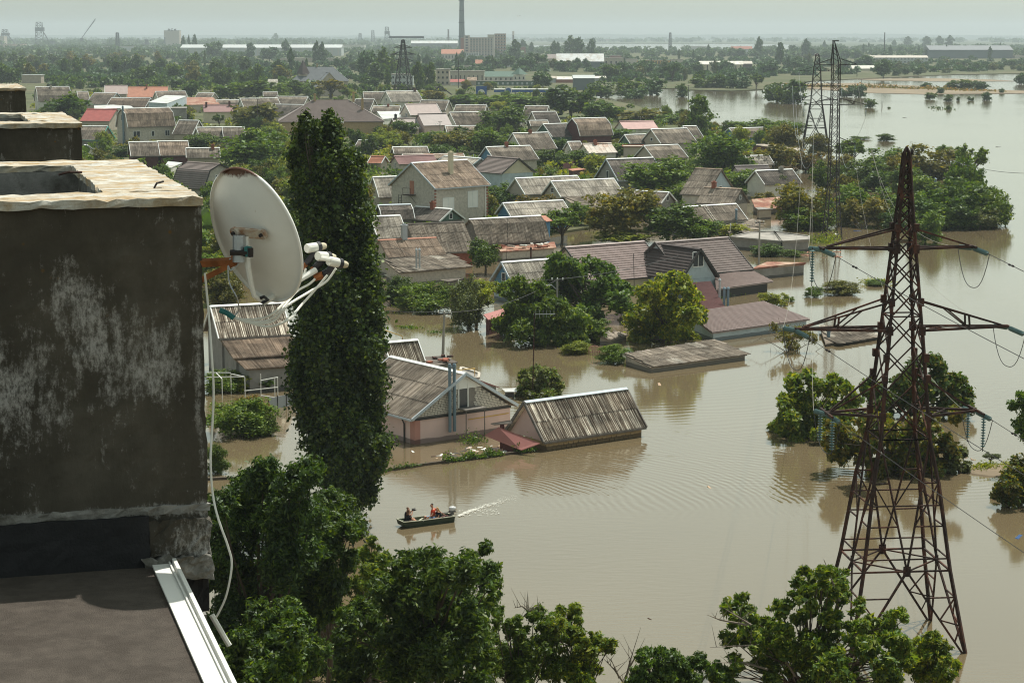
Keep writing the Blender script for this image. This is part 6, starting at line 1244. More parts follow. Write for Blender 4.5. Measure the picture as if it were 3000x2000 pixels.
def fill_clusters(cl, n, seed, leaf, shell=.55, jitter=.35, squash=.8):
    """cl: (k,4) centres and radii. returns leaf centres, sizes and outward directions"""
    r_ = np.random.default_rng(seed); cl = np.asarray(cl, float); wgt = cl[:, 3] ** 2; idx = r_.choice(len(cl), n, p=wgt / wgt.sum())
    d = r_.normal(size=(n, 3)); d /= np.linalg.norm(d, axis=1)[:, None]; rr = (shell + (1 - shell) * r_.random(n)) * (1 + .18 * r_.normal(size=n)).clip(.5, 1.5)
    # tufts: pull leaves towards a limited set of directions so that the surface is lumpy
    # leaves sit along twigs that radiate from each branch mass, so outlines end in sprays and light comes through between them
    TW = 22; tuft = r_.normal(size=(len(cl), TW, 3)); tuft[:, :, 2] += .35; tuft /= np.linalg.norm(tuft, axis=2)[:, :, None]; tl = r_.uniform(.7, 1.25, (len(cl), TW)); k = r_.integers(0, TW, n); tj = tuft[idx, k]
    u = .30 + .80 * r_.random(n) ** .8; Rr_ = cl[idx, 3]; c = cl[idx, :3] + (tj * (u * tl[idx, k] * Rr_)[:, None] + r_.normal(size=(n, 3)) * (Rr_ * (.10 + .10 * u))[:, None]) * np.array([1, 1, squash])
    s_ = leaf * (1 + jitter * r_.normal(size=n)).clip(.4, 1.8); d = tj * .7 + d * .5; d /= np.linalg.norm(d, axis=1)[:, None]
    return c, s_, d
def set_mat(o, m_):
    for sl_ in o.material_slots: sl_.link = 'OBJECT'; sl_.material = MAT[m_]
PROTO = {}
def crown_clusters(kind, seed):
    r_ = np.random.default_rng(seed); cl = []
    if kind in ('round', 'bush', 'loose'):
        n = {'round': 34, 'bush': 24, 'loose': 20}[kind]; zc, rz = {'round': (.50, .47), 'bush': (.40, .50), 'loose': (.60, .36)}[kind]
        for i in range(n):
            d = r_.normal(size=3); d /= np.linalg.norm(d); q = r_.random() ** .42; rad = r_.uniform(.10, .17) if kind != 'loose' else r_.uniform(.07, .12)
            if d[2] < -.3 and kind == 'loose': d[2] *= .4
            cl.append([d[0] * q * .38, d[1] * q * .38, max(.06, zc + d[2] * q * rz * .86), rad])
        if kind == 'round': cl += [[0, 0, .5, .27], [.1, .05, .38, .2], [-.12, 0, .4, .2]]
        if kind == 'bush': cl += [[0, 0, .3, .27], [.15, 0, .2, .2], [-.15, .05, .2, .2], [0, -.18, .18, .18]]
    elif kind == 'poplar':
        for i in range(46):
            z = .06 + .9 * (i / 46); w_ = .34 * min(1, (1 - z) * 2.6 + .12) * min(1, .5 + z * 3); a = r_.random() * 6.28; q = r_.random() ** .5
            cl.append([math.cos(a) * q * w_, math.sin(a) * q * w_, z, .14 * min(1, (1 - z) * 2.2 + .35)])
    elif kind == 'willow':
        for i in range(30):
            a = r_.random() * 6.28; q = r_.random() ** .5; z = .85 - .35 * q + r_.normal() * .05
            for k in range(3): cl.append([math.cos(a) * q * (.34 + .02 * k), math.sin(a) * q * (.34 + .02 * k), max(.08, z - k * .17), .09])
    return cl
LOD = {'far': (1700, .050), 'mid': (6500, .0260), 'near': (20000, .0165)}
def proto(kind, lod, seed):
    key = (kind, lod, seed)
    if key not in PROTO:
        n, lf = LOD[lod]; cl = crown_clusters(kind, seed * 13 + 5); n = int(n * {'round': 1, 'bush': .9, 'loose': .45, 'poplar': .9, 'willow': .9}[kind])
        if kind == 'poplar': lf *= 1.0
        c, s_, d = fill_clusters(cl, n, seed, lf, squash=.9 if kind != 'poplar' else .55); c[:, 2] = np.abs(c[:, 2])
        me = leaf_mesh('crown', c, s_, seed, droop=.8 if kind == 'willow' else 0, out=d); me.materials.append(MAT['leaf_green'])
        rnd_ = random.Random(seed); m_ = MB(); top = {'poplar': .9, 'bush': .4}.get(kind, .62)
        m_.tube([(0, 0, -.12), (.01, 0, .1), (rnd_.uniform(-.02, .02), rnd_.uniform(-.02, .02), .3), (rnd_.uniform(-.03, .03), rnd_.uniform(-.03, .03), top)], [.030, .024, .018, .005], 6)
        if kind != 'poplar':
            for c_ in cl[:10 if kind != 'loose' else 20]:
                z0 = rnd_.uniform(.12, .35); mid = Vector((c_[0] * .5, c_[1] * .5, z0 + (c_[2] - z0) * .6)); m_.tube([(0, 0, z0), mid, Vector(c_[:3]) * .98], [.013, .009, .003], 4)
        tk = m_.mesh('trunk', 'bark'); PROTO[key] = (me, tk)
    return PROTO[key]
TREES = []
def tree(x, yt, yb, w_, kind='round', mat='leaf_green', name=None, cat=None, z=None, lod=None, water=None, reg=True, front=True):
    """crown from yt to yb, w_ wide, all in picture points; stands where its foot meets ground or water"""
    p = at(x, yb, 0.0 if water else .3); sc_ = p.y / F; W = w_ * sc_ * 1.34; p = Vector((p.x * (p.y + W * .3) / p.y, p.y + W * .3, 0)) if front else p
    H = atY(x, yt, p.y).z; H = max(.8, H * 1.05); lod = lod or ('near' if p.y < 230 else 'mid' if p.y < 560 else 'far'); sd = random.randint(0, 3 if lod != 'near' else 2)
    me, tk = proto('bush' if (kind == 'round' and water) else kind, lod, sd); nm = name or ('bush' if (kind == 'bush' or H < 2.6) else 'poplar_tree' if kind == 'poplar' else 'tree')
    o = thing(nm, '', cat or ('bush' if nm == 'bush' else 'tree'), (p.x, p.y, 0.0 if water else .25), random.uniform(0, 6.28)); o.scale = (W, W, H / 1.0)
    c = obj('crown', me, o); set_mat(c, mat); t_ = obj('trunk', tk, o)
    px = proj((p.x, p.y, H * .5)); TREES.append(dict(o=o, px=px, W=W, H=H, kind=kind, mat=mat, d=p.y, wpx=w_, water=water)) if reg else None
    return o
def cluster_tree(name, label, cat, Y, cl, leaf, n, mat, depth=1.0, seed=1, limbs=(), aspect=.5, foot=None, mat2=None, trunk_r=.16, shell=.5, squash=.9, sub=5, twigs=(), bark='bark'):
    """a tree modelled on its own outline: each (x, y, r) is a branch mass at true distance Y; every mass is broken into smaller ones through the depth of the crown"""
    if foot is not None and foot[1] > 100: Y = min(Y, foot[1] + .8)
    r_ = np.random.default_rng(seed); C3_ = []; sc_ = Y / F / math.cos(TH)
    for (x, y, r_px) in cl:
        R_ = r_px * sc_ * (1.22 if Y < 100 and mat == 'leaf_deep' else 1.0 if Y < 100 else 1.1)
        dy = r_.normal() * depth * .35; c = atY(x, y, Y + dy)
        airy = Y < 100 and mat != 'leaf_deep'
        for k in range(sub + (3 if airy else 0)):
            d = r_.normal(size=3); d /= np.linalg.norm(d); q = (.98 if airy else .62) * R_ * r_.random() ** .4; C3_.append([c.x + d[0] * q, c.y + d[1] * max(q, .0) * (1 + depth / max(R_, .5) * .35), c.z + d[2] * q, R_ * (r_.uniform(.26, .62) if airy else r_.uniform(.42, .68))])
    c0 = np.mean([q[:3] for q in C3_], axis=0); ft = Vector(foot) if foot is not None else Vector((c0[0], c0[1], 0)); t_ = thing(name, label, cat, ft)
    c, s_, d = fill_clusters(C3_, n, seed, leaf, shell=shell, squash=squash); me = leaf_mesh('crown', c - np.array(ft), s_ * (1.12 if Y < 100 else 1), seed, .36 if Y < 100 else aspect, out=d); me.materials.append(MAT[mat])
    if mat2: me.materials.append(MAT[mat2]); mi = (r_.random(n) < (.45 if Y < 100 else .3)).astype(np.int32); me.polygons.foreach_set('material_index', mi)
    obj('crown', me, t_)
    m_ = MB(); top = Vector(c0) - ft; m_.tube([Vector((0, 0, -1.5)), Vector((0, 0, .5)), top * .45 + Vector((.1, 0, 0)), top], [trunk_r, trunk_r * .9, trunk_r * .6, trunk_r * .25], 7); m_.build('trunk', bark, t_)
    rr = random.Random(seed); idx = list(range(len(C3_))); rr.shuffle(idx); m_ = MB()
    for i in idx[:int(len(idx) * .5)]:
        e = Vector(C3_[i][:3]) - ft; s0 = top * rr.uniform(.25, .8); s0.z = min(s0.z, e.z * .8); md = s0.lerp(e, .5) + Vector((rr.uniform(-.2, .2), rr.uniform(-.2, .2), rr.uniform(-.1, .25))); m_.tube([s0, md, e], [trunk_r * .3, trunk_r * .17, .012], 5)
    m_.build('limb_work', bark, t_, kind='stuff')
    for tw in twigs:
        m_ = MB(); P = [atY(x, y, Y) - ft for x, y in tw]; m_.tube(P, [.045] + [.03] * (len(P) - 2) + [.008], 5)
        for k in range(len(P) - 1):
            for q in range(3): a = P[k].lerp(P[k + 1], rr.random()); m_.tube([a, a + Vector((rr.uniform(-.5, .5), rr.uniform(-.3, .3), rr.uniform(.2, .8)))], [.014, .004], 4)
        m_.build('bare_branch', 'bark_pale', t_)
    return t_
# the black poplar in the middle
pop = []
prf = [(925, 405, 30), (928, 372, 18), (893, 345, 16), (890, 375, 26), (885, 415, 34), (884, 460, 40), (880, 505, 42), (963, 335, 14), (965, 360, 24), (968, 395, 34), (972, 440, 42), (990, 485, 55), (940, 450, 40), (930, 520, 60), (1015, 530, 55), (1040, 480, 30),
       (905, 570, 50), (985, 590, 70), (1050, 580, 40), (925, 640, 60), (1010, 660, 75), (1065, 650, 42), (925, 710, 62), (1000, 740, 80), (1075, 730, 45), (920, 780, 60), (990, 820, 85), (1085, 800, 48), (905, 860, 62), (985, 900, 90), (1090, 870, 50),
       (895, 930, 58), (985, 980, 95), (1095, 950, 48), (885, 1010, 50), (960, 1060, 90), (1075, 1040, 60), (880, 1075, 45), (1000, 1130, 95), (1085, 1120, 52), (900, 1150, 60), (905, 1220, 52), (985, 1210, 95), (1080, 1200, 55), (1100, 1300, 45), (940, 1280, 70), (1040, 1290, 85),
       (960, 1350, 70), (1060, 1370, 65), (1100, 1330, 40), (1000, 1420, 65), (1075, 1430, 40), (1030, 1470, 50), (1120, 1015, 25), (870, 1120, 25), (1130, 1310, 22)]
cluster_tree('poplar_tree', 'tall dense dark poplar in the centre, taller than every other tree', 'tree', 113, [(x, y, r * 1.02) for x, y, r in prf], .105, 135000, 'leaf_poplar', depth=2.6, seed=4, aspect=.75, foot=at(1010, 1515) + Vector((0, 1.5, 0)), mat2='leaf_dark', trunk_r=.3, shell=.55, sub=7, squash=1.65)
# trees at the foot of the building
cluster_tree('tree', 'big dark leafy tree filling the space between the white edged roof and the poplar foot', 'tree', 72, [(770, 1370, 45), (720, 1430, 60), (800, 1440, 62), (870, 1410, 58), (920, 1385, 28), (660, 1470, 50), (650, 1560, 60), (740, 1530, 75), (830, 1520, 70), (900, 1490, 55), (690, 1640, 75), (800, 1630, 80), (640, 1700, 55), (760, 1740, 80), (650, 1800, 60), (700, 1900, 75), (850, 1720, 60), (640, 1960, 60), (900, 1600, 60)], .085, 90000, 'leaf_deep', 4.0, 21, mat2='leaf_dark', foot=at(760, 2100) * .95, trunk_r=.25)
cluster_tree('tree', 'dark leafy tree with its tip just below the poplar foot', 'tree', 76, [(955, 1470, 36), (985, 1500, 45), (940, 1540, 55), (1010, 1560, 48), (1035, 1535, 24), (960, 1620, 62), (1020, 1640, 35), (930, 1700, 60), (990, 1710, 40), (900, 1760, 60), (960, 1790, 50)], .085, 42000, 'leaf_deep', 3.0, 22, mat2='leaf_dark', foot=at(960, 2080))
cluster_tree('tree', 'slightly brighter rounded tree nearest the white edged roof corner', 'tree', 60, [(830, 1790, 40), (760, 1820, 50), (880, 1840, 50), (820, 1870, 70), (720, 1880, 50), (910, 1910, 45), (780, 1960, 70), (870, 1970, 60), (700, 1960, 50)], .08, 38000, 'leaf_deep', 3.0, 23, mat2='leaf_green', foot=at(820, 2250), trunk_r=.2)
cluster_tree('tree', 'broad dark tree with glossy leaves left of the bottom centre, its right side sunlit', 'tree', 68, [(1230, 1625, 32), (1190, 1650, 42), (1290, 1660, 60), (1380, 1630, 35), (1420, 1610, 22), (1350, 1680, 60), (1420, 1680, 40), (1440, 1725, 30), (1160, 1720, 60), (1240, 1740, 75), (1340, 1760, 80), (1090, 1790, 60), (1180, 1830, 80), (1290, 1850, 85), (1390, 1820, 55), (1080, 1880, 70), (1170, 1930, 80), (1280, 1950, 85), (1380, 1920, 60), (1050, 1960, 60), (1400, 1990, 40), (1010, 1850, 45)], .085, 110000, 'leaf_deep', 4.5, 24, mat2='leaf_dark', foot=at(1230, 2150), trunk_r=.25)
cluster_tree('tree', 'light feathery locust peeking out behind the two dark foreground trees', 'tree', 82, [(1085, 1590, 25), (1060, 1640, 35), (1110, 1630, 35), (1080, 1690, 45), (1130, 1680, 35), (1040, 1740, 45)], .07, 11000, 'leaf_green', 2.0, 25, mat2='leaf_yellow', foot=at(1080, 2000))
cluster_tree('tree', 'feathery locust with thin bare branch left of the bottom centre gap', 'tree', 70, [(1460, 1800, 25), (1500, 1830, 30), (1440, 1870, 30), (1530, 1860, 40), (1580, 1830, 35), (1500, 1910, 50), (1570, 1920, 50), (1440, 1940, 45), (1530, 1980, 55), (1620, 1960, 40), (1600, 1890, 30)], .065, 36000, 'leaf_green', 2.5, 26, mat2='leaf_dark', foot=at(1530, 2250), twigs=(((1480, 1870), (1520, 1820), (1548, 1790), (1590, 1790)), ((1548, 1790), (1530, 1775), (1505, 1780)), ((1545, 1795), (1565, 1778))), trunk_r=.14)
cluster_tree('tree', 'sparse yellow green tree standing right of the feathery locust', 'tree', 70, [(1640, 1795, 20), (1680, 1800, 28), (1630, 1840, 34), (1680, 1850, 38), (1740, 1855, 25), (1720, 1900, 38), (1780, 1895, 28), (1670, 1910, 40), (1690, 1960, 42), (1740, 1950, 30), (1700, 2000, 40)], .085, 15000, 'leaf_green', 2.0, 27, mat2='leaf_yellow', foot=at(1700, 2250), trunk_r=.12, sub=4)
cluster_tree('dead_shrub', 'bare brown shrub with thin upright twigs at the bottom edge', 'shrub', 70, [(1830, 2010, 20)], .05, 60, 'leaf_olive', 1.0, 28, foot=at(1830, 2060), twigs=(((1830, 2000), (1845, 1940), (1860, 1890)), ((1832, 2000), (1870, 1950), (1905, 1920)), ((1828, 2000), (1800, 1960), (1770, 1930)), ((1840, 1960), (1875, 1900)), ((1815, 1985), (1790, 1930))), trunk_r=.05)
cluster_tree('tree', 'low feathery locust crown at the bottom edge right of centre', 'tree', 66, [(1890, 1925, 24), (1960, 1920, 26), (1920, 1950, 40), (1880, 1985, 40), (1980, 1960, 40), (2050, 1935, 24), (2040, 1975, 40), (2100, 1960, 30), (1960, 2000, 45), (2120, 1990, 30)], .07, 20000, 'leaf_dark', 2.0, 29, mat2='leaf_green', foot=at(1980, 2350))
cluster_tree('tree', 'large open ash tree with yellow green tips in front of the nearest pylon feet', 'tree', 66, [(2175, 1765, 26), (2140, 1800, 32), (2190, 1810, 34), (2230, 1830, 34), (2160, 1870, 40), (2220, 1890, 30), (2370, 1690, 28), (2410, 1680, 26), (2460, 1690, 24), (2350, 1740, 34), (2420, 1730, 36), (2470, 1745, 26), (2300, 1790, 34), (2360, 1800, 30), (2430, 1790, 30), (2280, 1840, 38),
    (2300, 1900, 45), (2390, 1880, 45), (2460, 1840, 38), (2520, 1800, 30), (2540, 1850, 42), (2600, 1830, 34), (2630, 1800, 22), (2620, 1870, 40), (2440, 1930, 55), (2540, 1930, 55), (2350, 1970, 50), (2250, 1960, 38), (2640, 1930, 45), (2480, 1990, 55), (2600, 1990, 50), (2160, 1950, 30), (2120, 1990, 40)], .088, 60000, 'leaf_green', 3.0, 30, mat2='leaf_yellow', foot=at(2360, 2250), trunk_r=.2, sub=4, shell=.45,
    twigs=(((2330, 1980), (2280, 1900), (2190, 1890), (2080, 1895)), ((2250, 1960), (2180, 1940), (2095, 1940)), ((2190, 1830), (2110, 1815), (2072, 1800)), ((2200, 1830), (2120, 1780)), ((2460, 1760), (2415, 1640))))
cluster_tree('tree', 'bright leafy tree in front of the right pylon foot', 'tree', 68, [(2735, 1875, 26), (2700, 1900, 34), (2760, 1900, 30), (2720, 1940, 42), (2770, 1945, 34), (2680, 1960, 40), (2740, 1985, 45), (2790, 1980, 20)], .085, 15000, 'leaf_green', 2.0, 31, mat2='leaf_yellow', foot=at(2730, 2250), trunk_r=.12)
cluster_tree('tree', 'shaded tree filling the gap between the big dark trees at the foot of the building', 'tree', 84, [(680, 1700, 60), (860, 1660, 60), (930, 1830, 70), (1000, 1900, 70), (620, 1850, 60), (900, 1950, 70), (740, 1780, 70), (1020, 1980, 70), (960, 1740, 50), (1120, 1960, 60)], .09, 34000, 'leaf_deep', 3.0, 32, foot=at(880, 2100), trunk_r=.15)
# flooded clumps beside the pylon
cluster_tree('bush', 'leafy pale green flooded bush with arching shoots left of the nearest pylon', 'bush', 143, [(2290, 1180, 28), (2330, 1130, 30), (2370, 1105, 22), (2310, 1220, 38), (2280, 1255, 26), (2360, 1180, 40), (2410, 1130, 28), (2440, 1150, 30), (2470, 1130, 22), (2420, 1200, 42), (2350, 1250, 40), (2400, 1260, 38), (2460, 1220, 40), (2330, 1280, 26), (2500, 1170, 24), (2440, 1110, 14)], .17, 26000, 'leaf_green', 5, 41, mat2='leaf_yellow', foot=at(2390, 1275), trunk_r=.12)
cluster_tree('tree', 'dark flooded tree directly behind the middle of the nearest pylon', 'tree', 150, [(2700, 1060, 18), (2680, 1090, 30), (2740, 1065, 26), (2760, 1110, 40), (2700, 1140, 45), (2640, 1120, 35), (2800, 1130, 34), (2830, 1160, 26), (2780, 1180, 40), (2840, 1190, 24), (2640, 1180, 40), (2700, 1200, 40), (2560, 1150, 34), (2600, 1190, 40)], .17, 30000, 'leaf_dark', 4, 42, mat2='leaf_olive', foot=at(2700, 1225), trunk_r=.15)
cluster_tree('tree', 'olive brown flooded tree in front of the dark one at the pylon', 'tree', 133, [(2450, 1240, 30), (2480, 1280, 40), (2430, 1300, 28), (2550, 1250, 40), (2600, 1230, 34), (2620, 1290, 48), (2540, 1320, 48), (2470, 1340, 36), (2680, 1270, 40), (2730, 1240, 36), (2710, 1320, 48), (2640, 1360, 42), (2570, 1370, 36), (2770, 1300, 34), (2800, 1340, 28), (2740, 1370, 40), (2680, 1400, 28), (2800, 1220, 26), (2460, 1270, 20)], .16, 34000, 'leaf_olive', 4, 43, mat2='leaf_dark', foot=at(2640, 1395), trunk_r=.15)
cluster_tree('bush', 'small grey green flooded bush at the right foot of the olive tree', 'bush', 133, [(2810, 1330, 24), (2830, 1370, 16), (2790, 1370, 22)], .15, 3500, 'leaf_grey', 1.5, 44, foot=at(2812, 1385))
cluster_tree('bush', 'bushy tree cut by the right edge of the photo behind the grassy mound', 'bush', 118, [(2985, 1370, 30), (2960, 1410, 34), (2930, 1440, 26), (3010, 1430, 45), (2960, 1455, 30), (3040, 1380, 50), (2915, 1455, 14)], .12, 15000, 'leaf_olive', 2.5, 45, mat2='leaf_dark', foot=at(2990, 1460))
cluster_tree('tree', 'leafy branch end entering at the right edge beside the lower pylon arm', 'tree', 128, [(2990, 1160, 22), (2975, 1190, 22), (3015, 1200, 40), (2990, 1240, 26), (3000, 1275, 22)], .10, 5500, 'leaf_green', 1.5, 46, foot=at(3075, 1400))
cluster_tree('dead_shrub', 'brown half dead flooded shrub with bare twigs behind the middle left pylon arm', 'shrub', 176, [(2300, 985, 26), (2340, 970, 24), (2270, 960, 18), (2370, 990, 22), (2320, 1010, 24)], .10, 2600, 'leaf_olive', 2, 47, foot=at(2310, 1030), sub=5, trunk_r=.08,
    twigs=(((2310, 1035), (2270, 1010), (2230, 990), (2190, 1010)), ((2300, 1030), (2260, 1030), (2200, 1045)), ((2320, 1035), (2360, 1010), (2400, 1000)), ((2310, 1030), (2330, 980), (2350, 935)), ((2305, 1030), (2290, 970), (2280, 930)), ((2330, 1035), (2380, 1035), (2420, 1010)), ((2300, 1035), (2330, 1050), (2385, 1060)), ((2290, 1000), (2240, 960)), ((2340, 1000), (2385, 960))))
cluster_tree('dead_shrub', 'grey leafless branches beside the floating barrel', 'shrub', 290, [(2520, 655, 10)], .08, 60, 'leaf_grey', 1, 48, foot=at(2525, 672), twigs=(((2525, 672), (2505, 640), (2495, 620)), ((2527, 672), (2535, 640), (2540, 615)), ((2530, 672), (2555, 650), (2565, 630)), ((2520, 672), (2500, 655), (2492, 645)), ((2530, 668), (2550, 630))))
cluster_tree('bush', 'round flooded bush dotted with pale blossom around the tall aerial mast', 'bush', 160, [(1540, 1110, 26), (1570, 1095, 26), (1605, 1105, 28), (1630, 1125, 24), (1535, 1145, 26), (1580, 1140, 34), (1625, 1155, 24), (1555, 1165, 20), (1600, 1165, 24)], .13, 15000, 'leaf_grey', 3, 49, mat2='leaf_green', foot=at(1585, 1172))
# village trees, one by one: x, top, bottom, width in the 2352 wide picture
D_ = 1.2755
G, Y_, O, Rr, K, Gr, Dp = 'leaf_green', 'leaf_yellow', 'leaf_olive', 'leaf_rust', 'leaf_dark', 'leaf_grey', 'leaf_deep'
VT = [(1890, 440, 525, 70, 'bush', G), (1945, 455, 520, 60, 'bush', O), (2060, 470, 530, 80, 'bush', K), (2010, 380, 440, 80, 'round', K), (2070, 345, 420, 80, 'round', O), (2120, 395, 470, 90, 'round', G), (2150, 470, 530, 90, 'bush', G), (2200, 460, 530, 90, 'bush', K), (2230, 330, 420, 70, 'loose', G), (2255, 400, 500, 80, 'round', K), (2290, 450, 520, 60, 'bush', K), (1900, 360, 440, 70, 'round', K), (1880, 300, 360, 60, 'round', O), (1760, 290, 345, 60, 'round', G), (1935, 400, 470, 60, 'loose', O), (1830, 440, 500, 60, 'bush', Y_), (165, 218, 290, 95, 'round', K), (440, 185, 225, 38, 'round', K), (585, 232, 300, 105, 'round', O), (575, 300, 405, 155, 'round', G), (460, 308, 345, 80, 'round', K), (530, 190, 232, 70, 'round', G), (590, 183, 232, 90, 'round', K), (680, 185, 222, 60, 'round', K), (760, 182, 228, 72, 'loose', O),
      (290, 333, 362, 75, 'bush', Dp), (335, 335, 360, 50, 'bush', K), (410, 352, 382, 60, 'bush', K), (435, 248, 276, 26, 'bush', Y_), (929, 277, 320, 60, 'round', K), (880, 302, 346, 90, 'bush', Y_), (995, 302, 342, 78, 'round', G), (1050, 297, 356, 105, 'round', O), (1130, 302, 356, 95, 'round', G), (1150, 250, 312, 108, 'round', K),
      (1310, 199, 273, 108, 'round', Dp), (1385, 230, 282, 88, 'round', K), (1130, 219, 252, 80, 'round', G), (1200, 215, 250, 88, 'round', G), (1265, 217, 252, 70, 'round', K), (1070, 217, 246, 95, 'round', G), (995, 208, 236, 55, 'round', O), (950, 216, 241, 58, 'bush', K), (1190, 240, 270, 66, 'round', K),
      (1280, 317, 362, 62, 'round', K), (1265, 347, 392, 86, 'round', Dp), (1335, 348, 390, 74, 'round', K), (1415, 330, 370, 76, 'round', G), (1395, 294, 328, 105, 'round', G), (1475, 250, 284, 105, 'bush', O), (1540, 260, 287, 58, 'bush', G), (1605, 222, 320, 66, 'poplar', G), (1585, 258, 318, 60, 'round', O), (1720, 277, 318, 118, 'round', G), (1810, 278, 314, 78, 'round', G),
      (1660, 306, 412, 132, 'round', G), (1715, 297, 335, 66, 'round', K), (1805, 287, 352, 78, 'round', O), (1775, 332, 402, 105, 'round', O), (1850, 332, 398, 78, 'round', Rr), (1930, 347, 405, 68, 'round', O), (1955, 317, 390, 76, 'loose', G), (2030, 322, 404, 105, 'round', G), (1990, 352, 424, 98, 'round', K), (2140, 322, 414, 140, 'round', O), (2180, 332, 380, 60, 'loose', G),
      (1850, 394, 528, 140, 'round', O), (1860, 470, 532, 108, 'bush', G), (1990, 442, 524, 98, 'round', O), (1985, 402, 505, 125, 'round', G), (2035, 442, 505, 106, 'round', Dp), (2125, 472, 565, 82, 'bush', G), (2230, 384, 524, 160, 'round', K), (2170, 424, 528, 125, 'round', G), (2280, 424, 524, 92, 'round', G), (2215, 352, 470, 92, 'willow', G), (2090, 362, 455, 98, 'round', K), (2090, 430, 520, 90, 'round', G), (2250, 470, 528, 90, 'bush', Gr),
      (1160, 417, 482, 74, 'round', K), (1190, 432, 472, 50, 'bush', G), (1250, 384, 410, 58, 'bush', G), (1040, 452, 502, 84, 'loose', G), (1090, 478, 502, 58, 'bush', K), (1230, 442, 505, 92, 'loose', Rr), (1290, 482, 562, 105, 'loose', G), (1430, 424, 558, 145, 'round', O), (1535, 472, 562, 130, 'round', K), (1610, 507, 562, 98, 'round', G), (1430, 528, 562, 140, 'bush', Y_),
      (1500, 368, 464, 152, 'round', G), (1470, 392, 440, 60, 'round', Y_), (1710, 392, 444, 88, 'round', G), (1790, 402, 452, 42, 'round', K), (1358, 412, 442, 84, 'bush', G), (865, 417, 478, 56, 'round', K), (910, 627, 702, 74, 'bush', Dp), (985, 634, 722, 130, 'round', G), (1095, 642, 752, 125, 'loose', Y_), (1075, 622, 760, 80, 'round', Gr), (1115, 557, 628, 74, 'round', K),
      (1360, 718, 782, 78, 'round', G), (1320, 777, 815, 70, 'bush', Y_), (1408, 787, 838, 68, 'bush', G), (555, 908, 1010, 150, 'bush', G), (585, 905, 985, 80, 'loose', Rr), (600, 940, 1005, 80, 'bush', G), (515, 838, 905, 88, 'bush', G), (570, 842, 900, 90, 'bush', Y_),
      (615, 872, 902, 34, 'loose', G), (510, 732, 835, 60, 'loose', G), (510, 608, 705, 100, 'round', O), (500, 1012, 1090, 55, 'bush', K), (2275, 1042, 1068, 44, 'loose', Gr), (1932, 642, 680, 84, 'bush', O), (1870, 652, 684, 40, 'bush', G), (1812, 681, 693, 28, 'bush', G), (1775, 662, 704, 58, 'bush', Y_), (1760, 558, 590, 78, 'bush', K), (1819, 572, 592, 48, 'bush', K), (2014, 646, 658, 48, 'bush', G),
      (1975, 312, 321, 48, 'bush', K), (2035, 305, 325, 42, 'bush', K), (2170, 335, 346, 34, 'bush', G), (1815, 500, 530, 50, 'bush', Y_), (1690, 515, 545, 80, 'bush', Y_), (1140, 640, 668, 50, 'bush', Y_), (1060, 575, 600, 50, 'bush', G), (960, 640, 690, 60, 'round', G), (1335, 470, 520, 60, 'round', G), (1600, 385, 420, 60, 'round', K),
      (700, 170, 205, 60, 'round', K), (640, 195, 225, 50, 'round', G), (640, 215, 235, 70, 'bush', G), (820, 300, 345, 40, 'bush', G), (1010, 330, 372, 60, 'round', K), (1170, 330, 380, 60, 'round', G), (1560, 430, 470, 60, 'round', G), (1500, 300, 330, 50, 'bush', G), (1690, 430, 455, 50, 'bush', G), (1755, 440, 470, 50, 'bush', O), (1250, 520, 560, 60, 'loose', G), (1195, 500, 530, 40, 'loose', G)]
for x, yt, yb, w_, kd, mt in VT: tree(x * D_, yt * D_, yb * D_, w_ * D_, kd, mt, water=(yb > 640 or (x > 1700 and yb > 500) or x > 1840))
cluster_tree('maple_tree', 'bright yellow green maple in front of the brown tiled houses', 'tree', 188, [(1975, 815, 20), (1945, 840, 34), (2000, 850, 36), (1900, 860, 34), (1870, 850, 18), (2030, 880, 32), (1960, 890, 45), (1890, 910, 45), (2010, 930, 42), (2050, 930, 24), (1850, 940, 26), (1940, 960, 42), (1880, 980, 34), (2000, 980, 36), (1930, 1000, 26), (1980, 1000, 20)], .19, 30000, Y_, 5, 51, mat2=G, foot=at(1945, 1003), trunk_r=.2)
cluster_tree('walnut_tree', 'broad walnut tree hiding the left part of the mauve tiled roof', 'tree', 212, [(1640, 765, 34), (1680, 785, 40), (1740, 790, 36), (1790, 820, 34), (1830, 860, 28), (1620, 805, 42), (1680, 845, 52), (1750, 865, 50), (1800, 895, 38), (1600, 855, 38), (1840, 900, 22), (1640, 890, 45), (1720, 920, 45)], .20, 34000, G, 5, 52, mat2=K, foot=at(1720, 930), trunk_r=.25)
cluster_tree('acacia_tree', 'wide dark acacia thicket standing in the water in front of the walnut tree', 'tree', 186, [(1480, 850, 28), (1520, 835, 34), (1570, 865, 42), (1500, 905, 46), (1560, 925, 52), (1620, 905, 48), (1480, 955, 40), (1540, 970, 46), (1610, 970, 48), (1670, 935, 42), (1690, 980, 34), (1650, 995, 26), (1730, 960, 32), (1760, 975, 24), (1580, 995, 30)], .17, 38000, K, 5, 53, mat2=G, foot=at(1590, 1005), trunk_r=.2)
